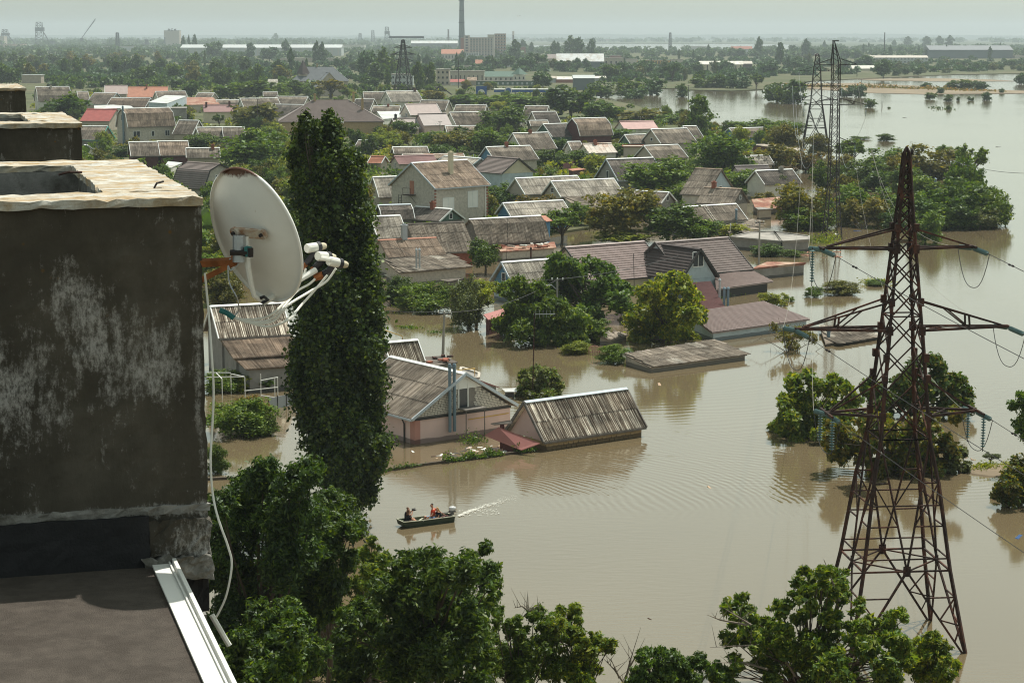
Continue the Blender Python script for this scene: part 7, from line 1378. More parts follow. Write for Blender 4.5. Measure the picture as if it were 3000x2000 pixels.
# far trees named from the picture (3000 wide)
FT = [(538, 107, 160, 14, 'poplar'), (554, 105, 160, 9, 'poplar'), (571, 104, 163, 15, 'poplar'), (627, 117, 173, 45, 'round'), (808, 99, 128, 17, 'poplar'), (853, 142, 215, 22, 'poplar'), (735, 127, 175, 30, 'poplar'), (790, 137, 180, 45, 'round'), (838, 117, 168, 26, 'poplar'), (928, 122, 190, 22, 'poplar'), (945, 125, 190, 22, 'poplar'), (1225, 183, 268, 38, 'poplar'), (1242, 195, 262, 26, 'poplar'), (1263, 184, 262, 30, 'poplar'), (1080, 142, 236, 55, 'round'), (1135, 147, 240, 56, 'round'), (1110, 180, 250, 60, 'round'),
      (1085, 225, 265, 55, 'round'), (1137, 212, 262, 20, 'poplar'), (1340, 196, 243, 50, 'round'), (1508, 118, 182, 34, 'poplar'), (1532, 118, 160, 22, 'poplar'), (1670, 107, 175, 34, 'poplar'), (1695, 112, 178, 40, 'poplar'), (1732, 117, 176, 24, 'poplar'), (1740, 113, 150, 12, 'poplar'), (1624, 122, 172, 20, 'poplar'), (1635, 125, 170, 14, 'poplar'), (1558, 125, 158, 14, 'poplar'), (1590, 205, 263, 55, 'round'), (1689, 170, 202, 24, 'round'), (1717, 172, 202, 22, 'round'), (1570, 155, 205, 60, 'loose'), (1540, 165, 210, 50, 'round'),
      (1760, 232, 287, 80, 'round'), (1840, 226, 286, 85, 'round'), (1905, 212, 280, 75, 'round'), (1860, 250, 290, 60, 'bush'), (1790, 184, 236, 58, 'round'), (1820, 178, 232, 40, 'loose'), (1890, 178, 220, 60, 'round'), (1970, 180, 240, 60, 'loose'), (2000, 240, 285, 40, 'bush'), (2222, 110, 170, 24, 'poplar'), (2360, 116, 168, 28, 'poplar'), (2285, 127, 190, 26, 'poplar'), (2532, 163, 203, 62, 'round'), (2588, 174, 230, 52, 'round'), (2275, 236, 300, 75, 'bush'), (2325, 224, 305, 70, 'round'), (2300, 250, 305, 60, 'bush'),
      (2480, 250, 285, 40, 'bush'), (2515, 243, 286, 45, 'bush'), (2550, 285, 316, 34, 'round'), (2060, 218, 260, 66, 'round'), (2110, 212, 260, 58, 'round'), (2165, 212, 262, 66, 'round'), (2215, 216, 264, 46, 'loose'), (2250, 180, 222, 60, 'round'), (2340, 170, 210, 45, 'round'), (2790, 232, 263, 40, 'bush'), (2830, 229, 263, 52, 'bush'), (2872, 234, 265, 42, 'bush'), (2712, 240, 258, 34, 'bush'), (2725, 268, 292, 34, 'bush'), (2755, 254, 275, 22, 'bush'), (2778, 274, 298, 28, 'bush'), (2778, 305, 322, 14, 'bush'), (2807, 282, 296, 12, 'bush'), (2844, 282, 296, 18, 'bush'), (2890, 266, 295, 26, 'bush'), (2934, 257, 273, 16, 'bush'), (2992, 211, 246, 40, 'bush'), (2605, 312, 318, 10, 'bush'),
      (2660, 108, 140, 24, 'poplar'), (2715, 108, 142, 28, 'poplar'), (2752, 107, 140, 24, 'poplar'), (2782, 105, 142, 26, 'poplar'), (2620, 118, 142, 14, 'poplar'), (2415, 120, 150, 10, 'poplar'), (2050, 205, 250, 30, 'round'), (2110, 175, 212, 50, 'round'), (1430, 165, 200, 40, 'round'), (1485, 160, 200, 46, 'round'), (1465, 170, 200, 40, 'round')]
for x, yt, yb, w_, kd in FT: tree(x, yt, yb, w_, kd, 'leaf_far' if yb < 235 else random.choice(['leaf_dark', 'leaf_far']), water=(x > 1740 and yb > 255), lod='far' if yb < 235 else None)
def inside(x, y, poly):
    c = False; j = len(poly) - 1
    for i in range(len(poly)):
        if (poly[i][1] > y) != (poly[j][1] > y) and x < (poly[j][0] - poly[i][0]) * (y - poly[i][1]) / (poly[j][1] - poly[i][1]) + poly[i][0]: c = not c
        j = i
    return c
def covers(x, yt, yb, w_):
    """share of a house front that a crown here would hide"""
    n = k = 0
    for (Yh, q) in ALLROOFS:
        if Yh < 0: continue
        for fx in (-.4, 0, .4):
            for fy in (.1, .5, .9):
                if inside(x + fx * w_, yt + (yb - yt) * fy, q): k += 1
    return k
def region(poly, n, hr_, wr, kinds, mats, label, group, seed, avoid=False, water=False, name='tree', cat='tree', lod='far', rec=False):
    r_ = random.Random(seed); xs_ = [p[0] for p in poly]; ys = [p[1] for p in poly]; k = 0; tries = 0
    a, b = min(ys), max(ys)
    while k < n and tries < n * 60:
        tries += 1; x = r_.uniform(min(xs_), max(xs_)); y = r_.uniform(a, b)
        if not inside(x, y, poly): continue
        p = at(x, y, .3); W = r_.uniform(*wr); H = r_.uniform(*hr_); kd = r_.choice(kinds)
        if kd == 'poplar': W *= .38; H *= 1.25
        wpx = W / p.y * F; top = proj((p.x, p.y, H))[1]
        if avoid and covers(x, top, y, wpx) > 1: continue
        me, tk = proto(kd, lod, r_.randint(0, 3)); o = thing(name, label, cat, (p.x, p.y, 0 if water else .25), r_.uniform(0, 6.28), group); o.scale = (W, W, H)
        c = obj('crown', me, o); set_mat(c, r_.choice(mats)); obj('trunk', tk, o); k += 1
        if rec: TREES.append(dict(o=o, px=proj((p.x, p.y, H * .5)), W=W, H=H, kind=kd, mat=c.material_slots[0].material.name, d=p.y, wpx=wpx, water=False))
    return k
region([(-60, 170), (300, 168), (520, 182), (760, 205), (830, 222), (820, 262), (500, 258), (300, 246), (-60, 258)], 62, (9, 14), (9, 15), ['round'], [K, Dp, O, K], 'one of the closely packed trees of the dark wood behind the left village', 'trees of the dense wood on the left', 71, name='woodland_tree')
region([(300, 172), (900, 178), (1100, 175), (1480, 188), (1480, 205), (900, 235), (700, 215)], 34, (7, 12), (7, 11), ['round', 'round', 'poplar'], ['leaf_far', K], 'one of the trees scattered between the village and the long factory hall', 'trees between village and factory', 72)
region([(1280, 176), (2000, 168), (2500, 172), (2640, 190), (2000, 240), (1700, 215), (1450, 200)], 46, (6, 11), (7, 12), ['round', 'round', 'bush', 'poplar'], ['leaf_far', 'leaf_far', Gr], 'one of the broadleaf trees scattered among the sheds beyond the flooded bay', 'trees among the far sheds', 73)
region([(2400, 186), (3060, 190), (3060, 206), (2640, 224), (2440, 215)], 44, (4, 7.5), (6, 10), ['bush', 'round'], [Gr, 'leaf_far'], 'one of the grey green flooded willows along the far right shore', 'flooded willows of the far right shore', 74, water=True, name='willow')
region([(2060, 150), (3100, 150), (3100, 178), (2060, 172)], 44, (9, 14), (12, 20), ['round', 'round', 'poplar'], ['leaf_far'], 'one of the hazy trees in the dense belt below the horizon on the right', 'hazy trees of the right tree belt', 75, name='distant_tree')
# far belts that read as one mass
def belt(poly, n, hr_, wr, leaves, seed, name, label, mat='leaf_far'):
    r_ = random.Random(seed); C_, S_ = [], []; k = 0; xs_ = [p[0] for p in poly]; ys = [p[1] for p in poly]
    while k < n:
        x = r_.uniform(min(xs_), max(xs_)); y = min(ys) + (max(ys) - min(ys)) * r_.random()
        if not inside(x, y, poly): continue
        p = at(x, y, .3); W = r_.uniform(*wr); H = r_.uniform(*hr_)
        for j in range(leaves):
            a = r_.random() * 6.28; q = r_.random() ** .5; z = .15 + .85 * r_.random(); C_.append((p.x + math.cos(a) * q * W / 2 * (1.15 - z * .6), p.y + math.sin(a) * q * W / 2, z * H)); S_.append(W * r_.uniform(.10, .2))
        k += 1
    me = leaf_mesh(name, np.array(C_), np.array(S_), seed, .8); me.materials.append(MAT[mat]); o = obj(name, me, None, kind='stuff'); o['label'] = label
belt([(-200, 113), (3200, 113), (3200, 126), (2400, 125), (1500, 124), (1100, 136), (-200, 137)], 900, (7, 13), (25, 60), 26, 81, 'far_woods', 'hazy belt of woods under the horizon')
belt([(-200, 139), (1250, 139), (1640, 147), (1640, 150), (2360, 151), (2360, 141), (3200, 139), (3200, 150), (-200, 152)], 560, (4, 8), (14, 28), 30, 82, 'far_trees', 'hazy trees in front of the far water strips')
belt([(-100, 150), (1700, 147), (3100, 150), (3100, 172), (1700, 168), (700, 176), (-100, 168)], 620, (5, 9), (10, 20), 46, 83, 'far_thicket', 'thicket around the far factories')
belt([(100, 236), (800, 240), (1000, 262), (1180, 268), (1190, 280), (1000, 272), (600, 262), (100, 262)], 110, (2.5, 5.5), (5, 9), 90, 85, 'garden_thicket', 'garden thicket at the far edge of the village', 'leaf_dark')
belt([(-60, 166), (900, 174), (1500, 166), (2600, 170), (3100, 178), (3100, 206), (2600, 215), (2300, 225), (1990, 238), (1760, 245), (1745, 212), (1270, 212), (1190, 246), (700, 236), (-60, 245)], 1150, (1.8, 4.6), (6, 12), 55, 86, 'town_thicket', 'trees and scrub between the far sheds')
# undergrowth between the houses
r_ = random.Random(91); C_, S_, k = [], [], 0
vill = [(80, 255), (600, 255), (1000, 262), (1700, 262), (1760, 300), (1990, 345), (2200, 400), (2290, 460), (2220, 510), (2050, 585), (1760, 655), (1500, 690), (1120, 730), (860, 740), (600, 840), (250, 600), (80, 400)]
hs = [(h['c'], R(h['yaw']), h['foot']) for h in HOUSES.values() if h['foot']]
while k < 1500:
    x = r_.uniform(80, 2290); y = 255 + 585 * r_.random() ** 1.3
    if not inside(x, y, vill): continue
    p = at(x, y, .3)
    if any(abs((p.x - c.x) * math.cos(a) + (p.y - c.y) * math.sin(a)) < (f[1] - f[0]) / 2 + .3 and abs(-(p.x - c.x) * math.sin(a) + (p.y - c.y) * math.cos(a)) < f[2] + .3 for c, a, f in hs): continue
    W = r_.uniform(1.5, 5.5); H = r_.uniform(.8, 2.6); n_ = 46
    for j in range(n_): a = r_.random() * 6.28; q = r_.random() ** .5; z = r_.random() ** .6 * H; C_.append((p.x + math.cos(a) * q * W / 2 * (1.2 - .5 * z / H), p.y + math.sin(a) * q * W / 2, .2 + z)); S_.append(r_.uniform(.16, .36) * (1 + p.y / 900))
    k += 1
C_ = np.array(C_); me = leaf_mesh('undergrowth', C_, np.array(S_), 92, .7)
for q in (K, G, O, Y_): me.materials.append(MAT[q])
idx = (np.sin(C_[:, 0] * .13) + np.cos(C_[:, 1] * .06 + C_[:, 0] * .05)); mi = np.digitize(idx, [-.8, .35, 1.3]).astype(np.int32); me.polygons.foreach_set('material_index', mi); obj('undergrowth', me, None, kind='stuff')
region(vill, 270, (3.2, 6.2), (4.2, 8.0), ['round', 'bush', 'round', 'loose'], [K, G, O, Dp, Y_], 'one of the small garden trees crowded between the village houses', 'garden trees between the houses', 76, avoid=True, lod='mid', name='garden_tree', rec=True)
belt([(-500, 262), (60, 262), (120, 420), (520, 640), (640, 760), (300, 930), (-500, 860)], 420, (1.5, 6), (3, 8), 110, 87, 'garden_thicket', 'gardens hidden behind the block', 'leaf_green')
# weeds on the garden walls, grassy mound and weed rafts
def weeds(pts, n, spread, hgt, leaf, mat, name, label, seed):
    r_ = np.random.default_rng(seed); P = [at(*p) for p in pts]; t_ = r_.random(n) * (len(P) - 1); i = t_.astype(int); f = t_ - i; c = np.array([[*(P[a].lerp(P[a + 1], b))] for a, b in zip(i, f)])
    c[:, 0] += r_.normal(size=n) * spread; c[:, 1] += r_.normal(size=n) * spread; c[:, 2] = np.abs(r_.normal(size=n)) * hgt * (1 + .8 * np.sin(t_ * 9 + seed)).clip(.15, 2) + .1
    me = leaf_mesh(name, c, np.full(n, leaf), seed, .5); me.materials.append(MAT[mat]); o = obj(name, me, None, kind='stuff'); o['label'] = label
weeds([(1300, 1356), (1400, 1343), (1470, 1334)], 1500, .14, .14, .09, G, 'wall_weeds', 'green weeds on the garden wall', 1); weeds([(1515, 1328), (1565, 1321)], 900, .16, .2, .09, G, 'wall_weeds', 'weeds under the red awning', 2); weeds([(1110, 1384), (1250, 1362)], 300, .12, .08, .08, K, 'wall_weeds', 'sparse weeds on the left of the garden wall', 3)
weeds([(1370, 1300), (1400, 1296)], 350, .35, .25, .09, G, 'weed_tuft', 'weeds below the balcony', 4); weeds([(1180, 960), (1215, 965)], 160, .4, .05, .12, G, 'weed_raft', 'floating weeds by the poplar', 5); weeds([(1262, 975), (1290, 978)], 60, .3, .05, .12, G, 'weed_raft', 'floating weeds', 6)
weeds([(2540, 832), (2590, 830)], 500, .6, .15, .14, Y_, 'weed_raft', 'weed raft', 7); weeds([(2380, 700), (2420, 715), (2440, 690)], 700, .9, .3, .16, Y_, 'reeds', 'reeds by the slim pylon', 8); weeds([(2030, 880), (2110, 870), (2160, 860)], 500, .5, .15, .12, G, 'weed_raft', 'weeds by the skirt roof', 9); weeds([(2730, 315), (2790, 322)], 100, 1.2, .3, .4, K, 'weed_raft', 'weeds', 10)
mp = at(2915, 1378); m = MB(); m.lathe([(2.6, -.3), (2.1, .05), (1.3, .22), (.3, .32)], (0, 0, 0), n=16); m.v = [(x * 1.0, y * .9, z + .03 * math.sin(x * 5 + y * 3)) for x, y, z in m.v]; o = m.build('grassy_mound', 'reed_flat'); o.location = mp; tag(o, 'low grassy mound poking out of the water near the right edge', 'mound')
weeds([(2870, 1378), (2960, 1375)], 1600, .35, .12, .10, Y_, 'mound_grass', 'dry grass on the mound', 12)
weeds([(2350, 255), (2600, 258), (2900, 268)], 1400, 6, .5, .8, 'leaf_rust', 'dry_reeds', 'dry reeds of the far flat', 13)
# ---------------------------------------------------------------- far town and works
def block(x0, y0, x1, y1, depth, label, wall='beige_wall', cat='building', name='far_building', roof=None, grid=None, rmat='tile_grey', win='glass', gable=0.0, yaw=0, band=None, rise=0, parapet=None):
    """box building seen from the front: left, roof edge, right, foot in picture points"""
    a, b = at(x0, y1, .3), at(x1, y1, .3); Y = a.y; H = atY(x0, y0, Y).z - .3; W = b.x - a.x; c = Vector(((a.x + b.x) / 2, Y + depth / 2, .3)); t_ = thing(name, label, cat, c, R(yaw))
    MB().box(-W / 2, -depth / 2, -1, W / 2, depth / 2, H).build('wall', wall, t_)
    if gable: MB().prism([(-W / 2 - .4, -depth / 2 - .5, H), (-W / 2 - .4, depth / 2 + .5, H), (-W / 2 - .4, 0, H + gable)], (W + .8, 0, 0)).build('roof', roof or 'slate_dark', t_)
    elif rise: MB().lathe([(W * .52 * 1.41, 0), (W * .02, rise)], (0, 0, H), n=4).build('roof', roof or 'tile_grey', t_)
    else: MB().box(-W / 2 - .3, -depth / 2 - .3, H, W / 2 + .3, depth / 2 + .3, H + .35).build('roof', roof or 'concrete', t_)
    if grid:
        nc, nr, fw, fh = grid; me = MB().box(-fw * W / nc / 2, -.08, -fh * H / nr / 2, fw * W / nc / 2, .0, fh * H / nr / 2).mesh('window', win)
        for i in range(nc):
            for j in range(nr): obj('window', me, t_, Matrix.Translation((-W / 2 + (i + .5) * W / nc, -depth / 2 - .01, (j + .5) * H / nr)))
    return t_, W, H
plain('brick_far', (.30, .13, .10), .9, .1, .05, 0, 0); plain('panel_far', (.52, .48, .43), .9, .1, .05, 0, 0); plain('yellow_far', (.55, .33, .08), .8, .1, .05, 0, 0); plain('glass_far', (.08, .10, .12), .4, .1, .05, 0, 0); plain('blue_far', (.02, .09, .30), .5, .05, .05, 0, 0); plain('hall_grey', (.46, .49, .49), .8, .08, .02, 0, 0); plain('hall_blue', (.15, .18, .195), .8, .1, .02, 0, 0); plain('dark_brick', (.10, .075, .07), .9, .1, .05, 0, 0)
bx8 = lambda x, y: (1000 + x / 2.352, y / 2.352)
# red and grey works building beside the great chimney
t_, W, H = block(*bx8(885, 262), *bx8(1045, 400), 22, 'left part of the red and grey multi storey works building', 'brick_far', grid=None); nc, nr = 8, 6
me = MB().box(-1.7, -.1, -1.3, 1.7, 0, 1.3).mesh('window_bay', 'panel_far'); me2 = MB().box(-.9, -.2, -.8, .9, -.1, .8).mesh('window', 'glass_far')
def bays(t_, W, H, nc, nr, D):
    for i in range(nc):
        for j in range(nr):
            M = Matrix.Translation((-W / 2 + (i + .5) * W / nc, -D / 2 - .02, (j + .55) * H / nr - .5)); f = obj('window_bay', me, t_, M); f2 = obj('window', me2, f)
bays(t_, W, H, 8, 8, 22)
t_, W, H = block(*bx8(1056, 235), *bx8(1134, 398), 26, 'right stair tower part of the red and grey works building', 'brick_far'); bays(t_, W, H, 4, 8, 26)
block(*bx8(1008, 242), *bx8(1056, 400), 27, 'pale concrete rib between the two parts of the works building', 'panel_far', cat='building')
block(*bx8(845, 248), *bx8(884, 398), 24, 'pale tower at the left end of the works building', 'panel_far', grid=(1, 8, .4, .5), win='glass_far'); block(*bx8(822, 262), *bx8(846, 396), 20, 'brown narrow annexe touching the great chimney', 'brick_far')
block(*bx8(982, 238), *bx8(1056, 262), 8, 'pale rooftop house on the works building', 'panel_far') if False else None
def chimney(xc, yt, yb, rt, rb, label, mat='dark_brick', rings=True, cr=bx8):
    p = at(*cr(xc, yb), .3); H = atY(*cr(xc, yt), p.y).z; t_ = thing('factory_chimney', label, 'factory chimney', p); MB().lathe([(rb, -1), (rt, H), (rt * 1.12, H), (rt * 1.12, H + 1.5), (rt * .8, H + 1.5)], n=16).build('shaft', mat, t_)
    if rings:
        for f in (.35, .6, .82): r_ = rb + (rt - rb) * f; MB().lathe([(r_ * 1.25, H * f), (r_ * 1.25, H * f + .6), (r_ * 1.0, H * f + .7)], n=12).build('platform_ring', 'iron_far', t_)
        MB().bar((rb * 1.05, -.4, 0), (rt * 1.1, -.4, H), .5, .5).build('ladder', 'iron_far', t_)
    return t_
ch = chimney(829, 8, 385, 2.6, 4.3, 'great tapering brick factory chimney that runs out of the top of the photo', 'hall_blue'); p_ = at(*bx8(829, 385), .3); zt = atY(*bx8(829, 8), p_.y).z; MB().lathe([(3.9, zt - .5), (3.9, zt + .3), (2.6, zt + .4)], n=12).build('platform_ring', 'iron_far', ch); MB().lathe([(2.6, zt), (2.3, zt + 9)], n=12).build('crown_shaft', 'hall_blue', ch)
chimney(738, 210, 330, 1.7, 2.2, 'shorter dark red chimney left of the great chimney', 'dark_brick', False)
t_ = chimney(1185, 244, 330, 1.9, 1.9, 'squat two tone water tower right of the works building', 'dark_brick', False); MB().lathe([(2.2, 0), (2.2, 8)], (0, 0, atY(*bx8(1185, 244), at(*bx8(1185, 330), .3).y).z), n=12).build('tank', 'panel_far', t_)
chimney(1388, 236, 400, .55, .75, 'very thin dark steel chimney standing alone above the right shore', 'iron_dark', False, cC)
block(*bx8(1232, 325), *bx8(1270, 380), 10, 'small red brick tower among far poplars', 'brick_far'); block(*bx8(690, 372), *bx8(840, 412), 18, 'pale house with orange hipped roof in front of the works', 'panel_far', gable=5, roof='tile_orange', name='far_house', cat='house', grid=(7, 1, .35, .4))
block(*bx8(845, 365), *bx8(945, 405), 16, 'grey unfinished hall beside the orange roofed house', 'hall_grey', grid=(6, 2, .5, .4)); block(*bx8(925, 440), *bx8(990, 452), 8, 'small house with pointed orange roof', 'panel_far', gable=3.5, roof='tile_orange', name='far_house', cat='house')
block(*bx8(835, 405), *bx8(870, 435), 8, 'small glasshouse like pale building', 'metal_pale'); block(*bx8(1110, 432), *bx8(1215, 462), 9, 'grey low building with dark windows in the far centre', 'hall_grey', grid=(7, 1, .4, .5))
# two storey office and green roofed depot behind the village
block(*bx8(655, 482), *bx8(745, 590), 12, 'beige two storey office left of the round bright tree', 'beige_wall', grid=(3, 3, .4, .4)); block(*bx8(745, 495), *bx8(985, 580), 10, 'long grey depot behind the round bright tree', 'brick_pale', grid=(8, 1, .2, .4))
block(*bx8(800, 455), *bx8(895, 490), 8, 'flat beige hall behind the office', 'beige_wall')
block(*bx8(980, 530), *bx8(1185, 560), 12, 'white depot with green roof', 'white_wall', gable=3.2, roof='green_gable', grid=(6, 1, .25, .5)); block(*bx8(1186, 515), *bx8(1268, 562), 7, 'white lookout house with pointed green roof', 'white_wall', rise=4, roof='green_gable', grid=(3, 1, .3, .35))
block(*bx8(930, 560), *bx8(1330, 592), 4, 'low dark green shop row below the green roofed depot', 'green_gable', grid=(12, 1, .4, .5), win='hall_grey'); block(*bx8(755, 566), *bx8(845, 590), 6, 'small kiosk with red roof left of the shop row', 'white_wall', gable=1.5, roof='tile_red', cat='kiosk', name='kiosk')
block(*bx8(870, 556), *bx8(930, 590), 5, 'small brown roofed hut beside the kiosk', 'beige_wall', gable=1.8, roof='slate_warm', name='far_house', cat='house')
block(*bx8(1475, 548), *bx8(1600, 572), 14, 'white roofed low hall at the flooded bay', 'brick_far', gable=1.5, roof='white_wall'); block(*bx8(1600, 540), *bx8(1745, 622), 14, 'blue grey sheet metal hall at the flooded bay', 'hall_blue', gable=1.5, roof='hall_grey'); block(*bx8(1715, 540), *bx8(1822, 560), 12, 'pale roofed shed right of the blue grey hall', 'hall_grey', gable=1.2, roof='white_wall')
block(*bx8(1410, 540), *bx8(1480, 572), 10, 'small grey hall left of the white roofed hall', 'hall_grey', gable=1.2, roof='slate_pale'); block(*bx8(345, 516), *bx8(495, 590), 10, 'grey building behind the dark distant pylon', 'hall_grey', grid=(6, 2, .4, .4))
# filling station canopy
p = at(*bx8(1255, 665), .3); zc = atY(*bx8(1255, 625), p.y).z; x0, x1 = atY(*bx8(1052, 620), p.y).x, atY(*bx8(1470, 620), p.y).x; t_ = thing('station_canopy', 'long flat blue and white filling station canopy', 'canopy', (p.x, p.y, .3)); MB().box(x0 - p.x, -3, zc - 1.0, x1 - p.x, 3, zc + .1).build('canopy_edge', 'blue_far', t_); MB().box(x0 - p.x, -3.03, zc + .12, x1 - p.x, 3.03, zc + .5).build('white_band', 'white_paint', t_)
for f in (.12, .35, .6, .85): MB().bar((x0 - p.x + (x1 - x0) * f, 0, -1), (x0 - p.x + (x1 - x0) * f, 0, zc - 1), .5, .5).build('column', 'hall_grey', t_)
MB().lathe([(1.7, 0), (1.7, .15)], (x0 - p.x + 6.5, -3.05, zc - .3), (0, -1, 0), 16).build('round_emblem', 'white_paint', t_); MB().lathe([(1.25, .16), (1.25, .22)], (x0 - p.x + 6.5, -3.05, zc - .3), (0, -1, 0), 16).build('emblem_centre', 'blue_far', t_)
p = at(*bx8(965, 690), .3); zt = atY(*bx8(965, 600), p.y).z; t_ = thing('price_sign', 'upright blue filling station sign with round white emblem', 'sign', (p.x, p.y, .3)); MB().box(-2.3, -.3, -1, 2.3, .3, zt).build('board', 'blue_far', t_); MB().lathe([(1.5, .3), (1.5, .4)], (0, 0, zt - 2.8), (0, -1, 0), 16).build('round_emblem', 'white_paint', t_)
for k in range(4): MB().box(-1.5, -.36, zt - 6.0 - k * 1.3, 1.5, -.3, zt - 5.4 - k * 1.3).build('price_row', 'white_paint' if k % 2 == 0 else 'hall_blue', t_)
def text_sign(txt, x0, x1, yt, yb, foot, label, back, ink, cr=bx8, legs=True, depth=.2):
    p = at(*cr((x0 + x1) / 2, foot), .3); a, b = atY(*cr(x0, yt), p.y), atY(*cr(x1, yb), p.y); W, Hh = b.x - a.x, a.z - b.z; t_ = thing('sign', label, 'sign', (p.x, p.y, 0))
    if back: MB().box(-W / 2, 0, b.z, W / 2, .2, a.z).build('board', back, t_)
    if legs:
        for s_ in (-.4, .4): MB().bar((W * s_, .3, 0), (W * s_, .3, b.z), .4, .4).build('leg', 'iron_dark', t_)
    # letters from strokes in a 0..1 box
    S = {'Б': [((0, 0), (0, 1)), ((0, 1), (1, 1)), ((0, .55), (1, .55)), ((1, .55), (1, 0)), ((1, 0), (0, 0))], 'Е': [((0, 0), (0, 1)), ((0, 1), (1, 1)), ((0, .5), (.8, .5)), ((0, 0), (1, 0))], 'Т': [((0, 1), (1, 1)), ((.5, 1), (.5, 0))], 'О': [((0, 0), (0, 1)), ((0, 1), (1, 1)), ((1, 1), (1, 0)), ((1, 0), (0, 0))], 'Н': [((0, 0), (0, 1)), ((1, 0), (1, 1)), ((0, .5), (1, .5))],
         'Д': [((.15, .1), (.3, 1)), ((.3, 1), (.8, 1)), ((.8, 1), (.85, .1)), ((0, .1), (1, .1)), ((0, .1), (0, -.15)), ((1, .1), (1, -.15))], 'С': [((0, 0), (0, 1)), ((0, 1), (1, 1)), ((0, 0), (1, 0))], 'К': [((0, 0), (0, 1)), ((0, .5), (1, 1)), ((0, .5), (1, 0))]}
    n = len(txt); cw = W / n
    for i, ch_ in enumerate(txt):
        m = MB()
        for (ax, az), (bx_, bz) in S[ch_]: m.bar((-W / 2 + cw * (i + .18 + .64 * ax), -.08, b.z + Hh * (.16 + .68 * az)), (-W / 2 + cw * (i + .18 + .64 * bx_), -.08, b.z + Hh * (.16 + .68 * bz)), cw * .24, .12, (0, 1, 0))
        m.build('letter', ink, t_)
    return t_
text_sign('БЕТОН', 592, 664, 596, 622, 650, 'concrete works sign with dark block letters on a tan board beside an A frame', 'beige_wall', 'iron_dark')
p = at(*bx8(682, 655), .3); zt = atY(*bx8(682, 600), p.y).z; t_ = thing('support_trestle', 'dark A shaped steel frame right of the concrete works sign', 'trestle', p)
for s_ in (-1, 1): MB().bar((0, 0, zt), (s_ * 5.5, 0, 0), .5, .5).build('leg', 'iron_dark', t_)
MB().bar((-3, 0, zt * .45), (3, 0, zt * .45), .4).build('cross_bar', 'iron_dark', t_)
# tall block with roof letters, long hall, port
t_, W, H = block(*cA(1132, 212), *cA(1238, 325), 24, 'tall brown grey factory block with letters on its roof', 'beige_wall'); MB().box(-W * .5, -12.1, H * .08, -W * .42, -12.0, H * .6).build('stair_windows', 'glass_far', t_)
pp = t_.location; ls = text_sign('ДСК', 1155, 1222, 199, 214, 325, 'dark roof letters standing on the tall factory block', None, 'iron_dark', cA, False); 
for q in ls.children: q.scale = (1, 1, 1)
t_, W, H = block(*cA(1245, 330), *cA(2352, 386), 40, 'very long pale factory hall with many bays, left half', 'hall_grey', gable=4, roof='hall_grey')
for k in range(26): MB().box(-W / 2 + (k + .45) * W / 26, -20.4, 0, -W / 2 + (k + .55) * W / 26, -20.0, H).build('pilaster', 'panel_far', t_)
block(*cA(700, 322), *cA(1130, 350), 30, 'low pale hall left of the tall factory block', 'hall_grey'); block(*cA(1180, 382), *cA(1400, 405), 20, 'white roofed low shed below the long hall', 'white_wall'); block(*cA(1930, 405), *cA(2352, 432), 20, 'flat beige wall building in front of the long hall', 'beige_wall')
block(*bx8(0, 312), *bx8(160, 345), 30, 'white end of the long hall', 'white_wall'); block(*bx8(480, 300), *bx8(800, 340), 30, 'pale blue factory roof left of the chimneys', 'hall_blue', gable=5, roof='metal_pale'); block(*bx8(340, 322), *bx8(700, 350), 18, 'grey pipe gallery hall', 'hall_blue')
block(*bx8(1485, 425), *bx8(1808, 470), 16, 'long shed with white ribbed barrel roof', 'hall_blue', gable=6.5, roof='metal_pale'); block(*bx8(1808, 403), *bx8(1945, 460), 12, 'beige block at the right end of the barrel roofed shed', 'beige_wall', grid=(4, 1, .3, .3))
t_, W, H = block(*bx8(2040, 418), *bx8(2278, 455), 10, 'low hall front striped yellow and black', 'yellow_far', grid=(12, 1, .45, .8)); block(*bx8(1960, 410), *bx8(2040, 440), 10, 'pale wing left of the yellow striped hall', 'panel_far'); block(*bx8(2278, 412), *bx8(2352, 458), 10, 'beige wing right of the yellow striped hall', 'panel_far')
block(*bx8(1420, 405), *bx8(1490, 450), 10, 'house with brown hipped roof behind the barrel roofed shed', 'panel_far', gable=4, roof='tile_brown', name='far_house', cat='house'); block(*bx8(1750, 385), *bx8(1935, 408), 14, 'flat brown roofed hall behind the beige block', 'brick_far')
block(*cC(120, 445), *cC(415, 492), 14, 'cream hall with white roof and dark openings on the far shore', 'cream_wall', gable=2.5, roof='white_wall', grid=(9, 1, .2, .8)); block(*cC(415, 440), *cC(478, 482), 10, 'dark end shed of the cream hall', 'dark_brick', gable=2, roof='panel_far')
block(*cC(1170, 474), *cC(1322, 488), 10, 'small shed with bright white roof right of the slim pylon', 'cream_wall', gable=2.4, roof='white_wall'); block(*cC(1300, 398), *cC(1690, 438), 16, 'grey flooded warehouse with rows of windows', 'hall_grey', gable=2, roof='panel_far', grid=(16, 2, .45, .3))
t_, W, H = block(*cC(1700, 345), *cC(2275, 405), 40, 'very large dark blue shipyard hall with curved left end', 'hall_blue', gable=5, roof='tile_grey'); block(*cC(2290, 385), *cC(2352, 405), 20, 'pale end building at the far right', 'panel_far')
block(*cC(700, 372), *cC(1000, 388), 12, 'thin white and red shed behind the slim pylon', 'brick_far', roof='white_wall'); block(*cC(340, 340), *cC(480, 372), 20, 'far maroon roofed hall', 'hall_grey', gable=4, roof='brick_far'); block(*cC(0, 322), *cC(190, 345), 24, 'far pale grey quay shed', 'hall_grey')
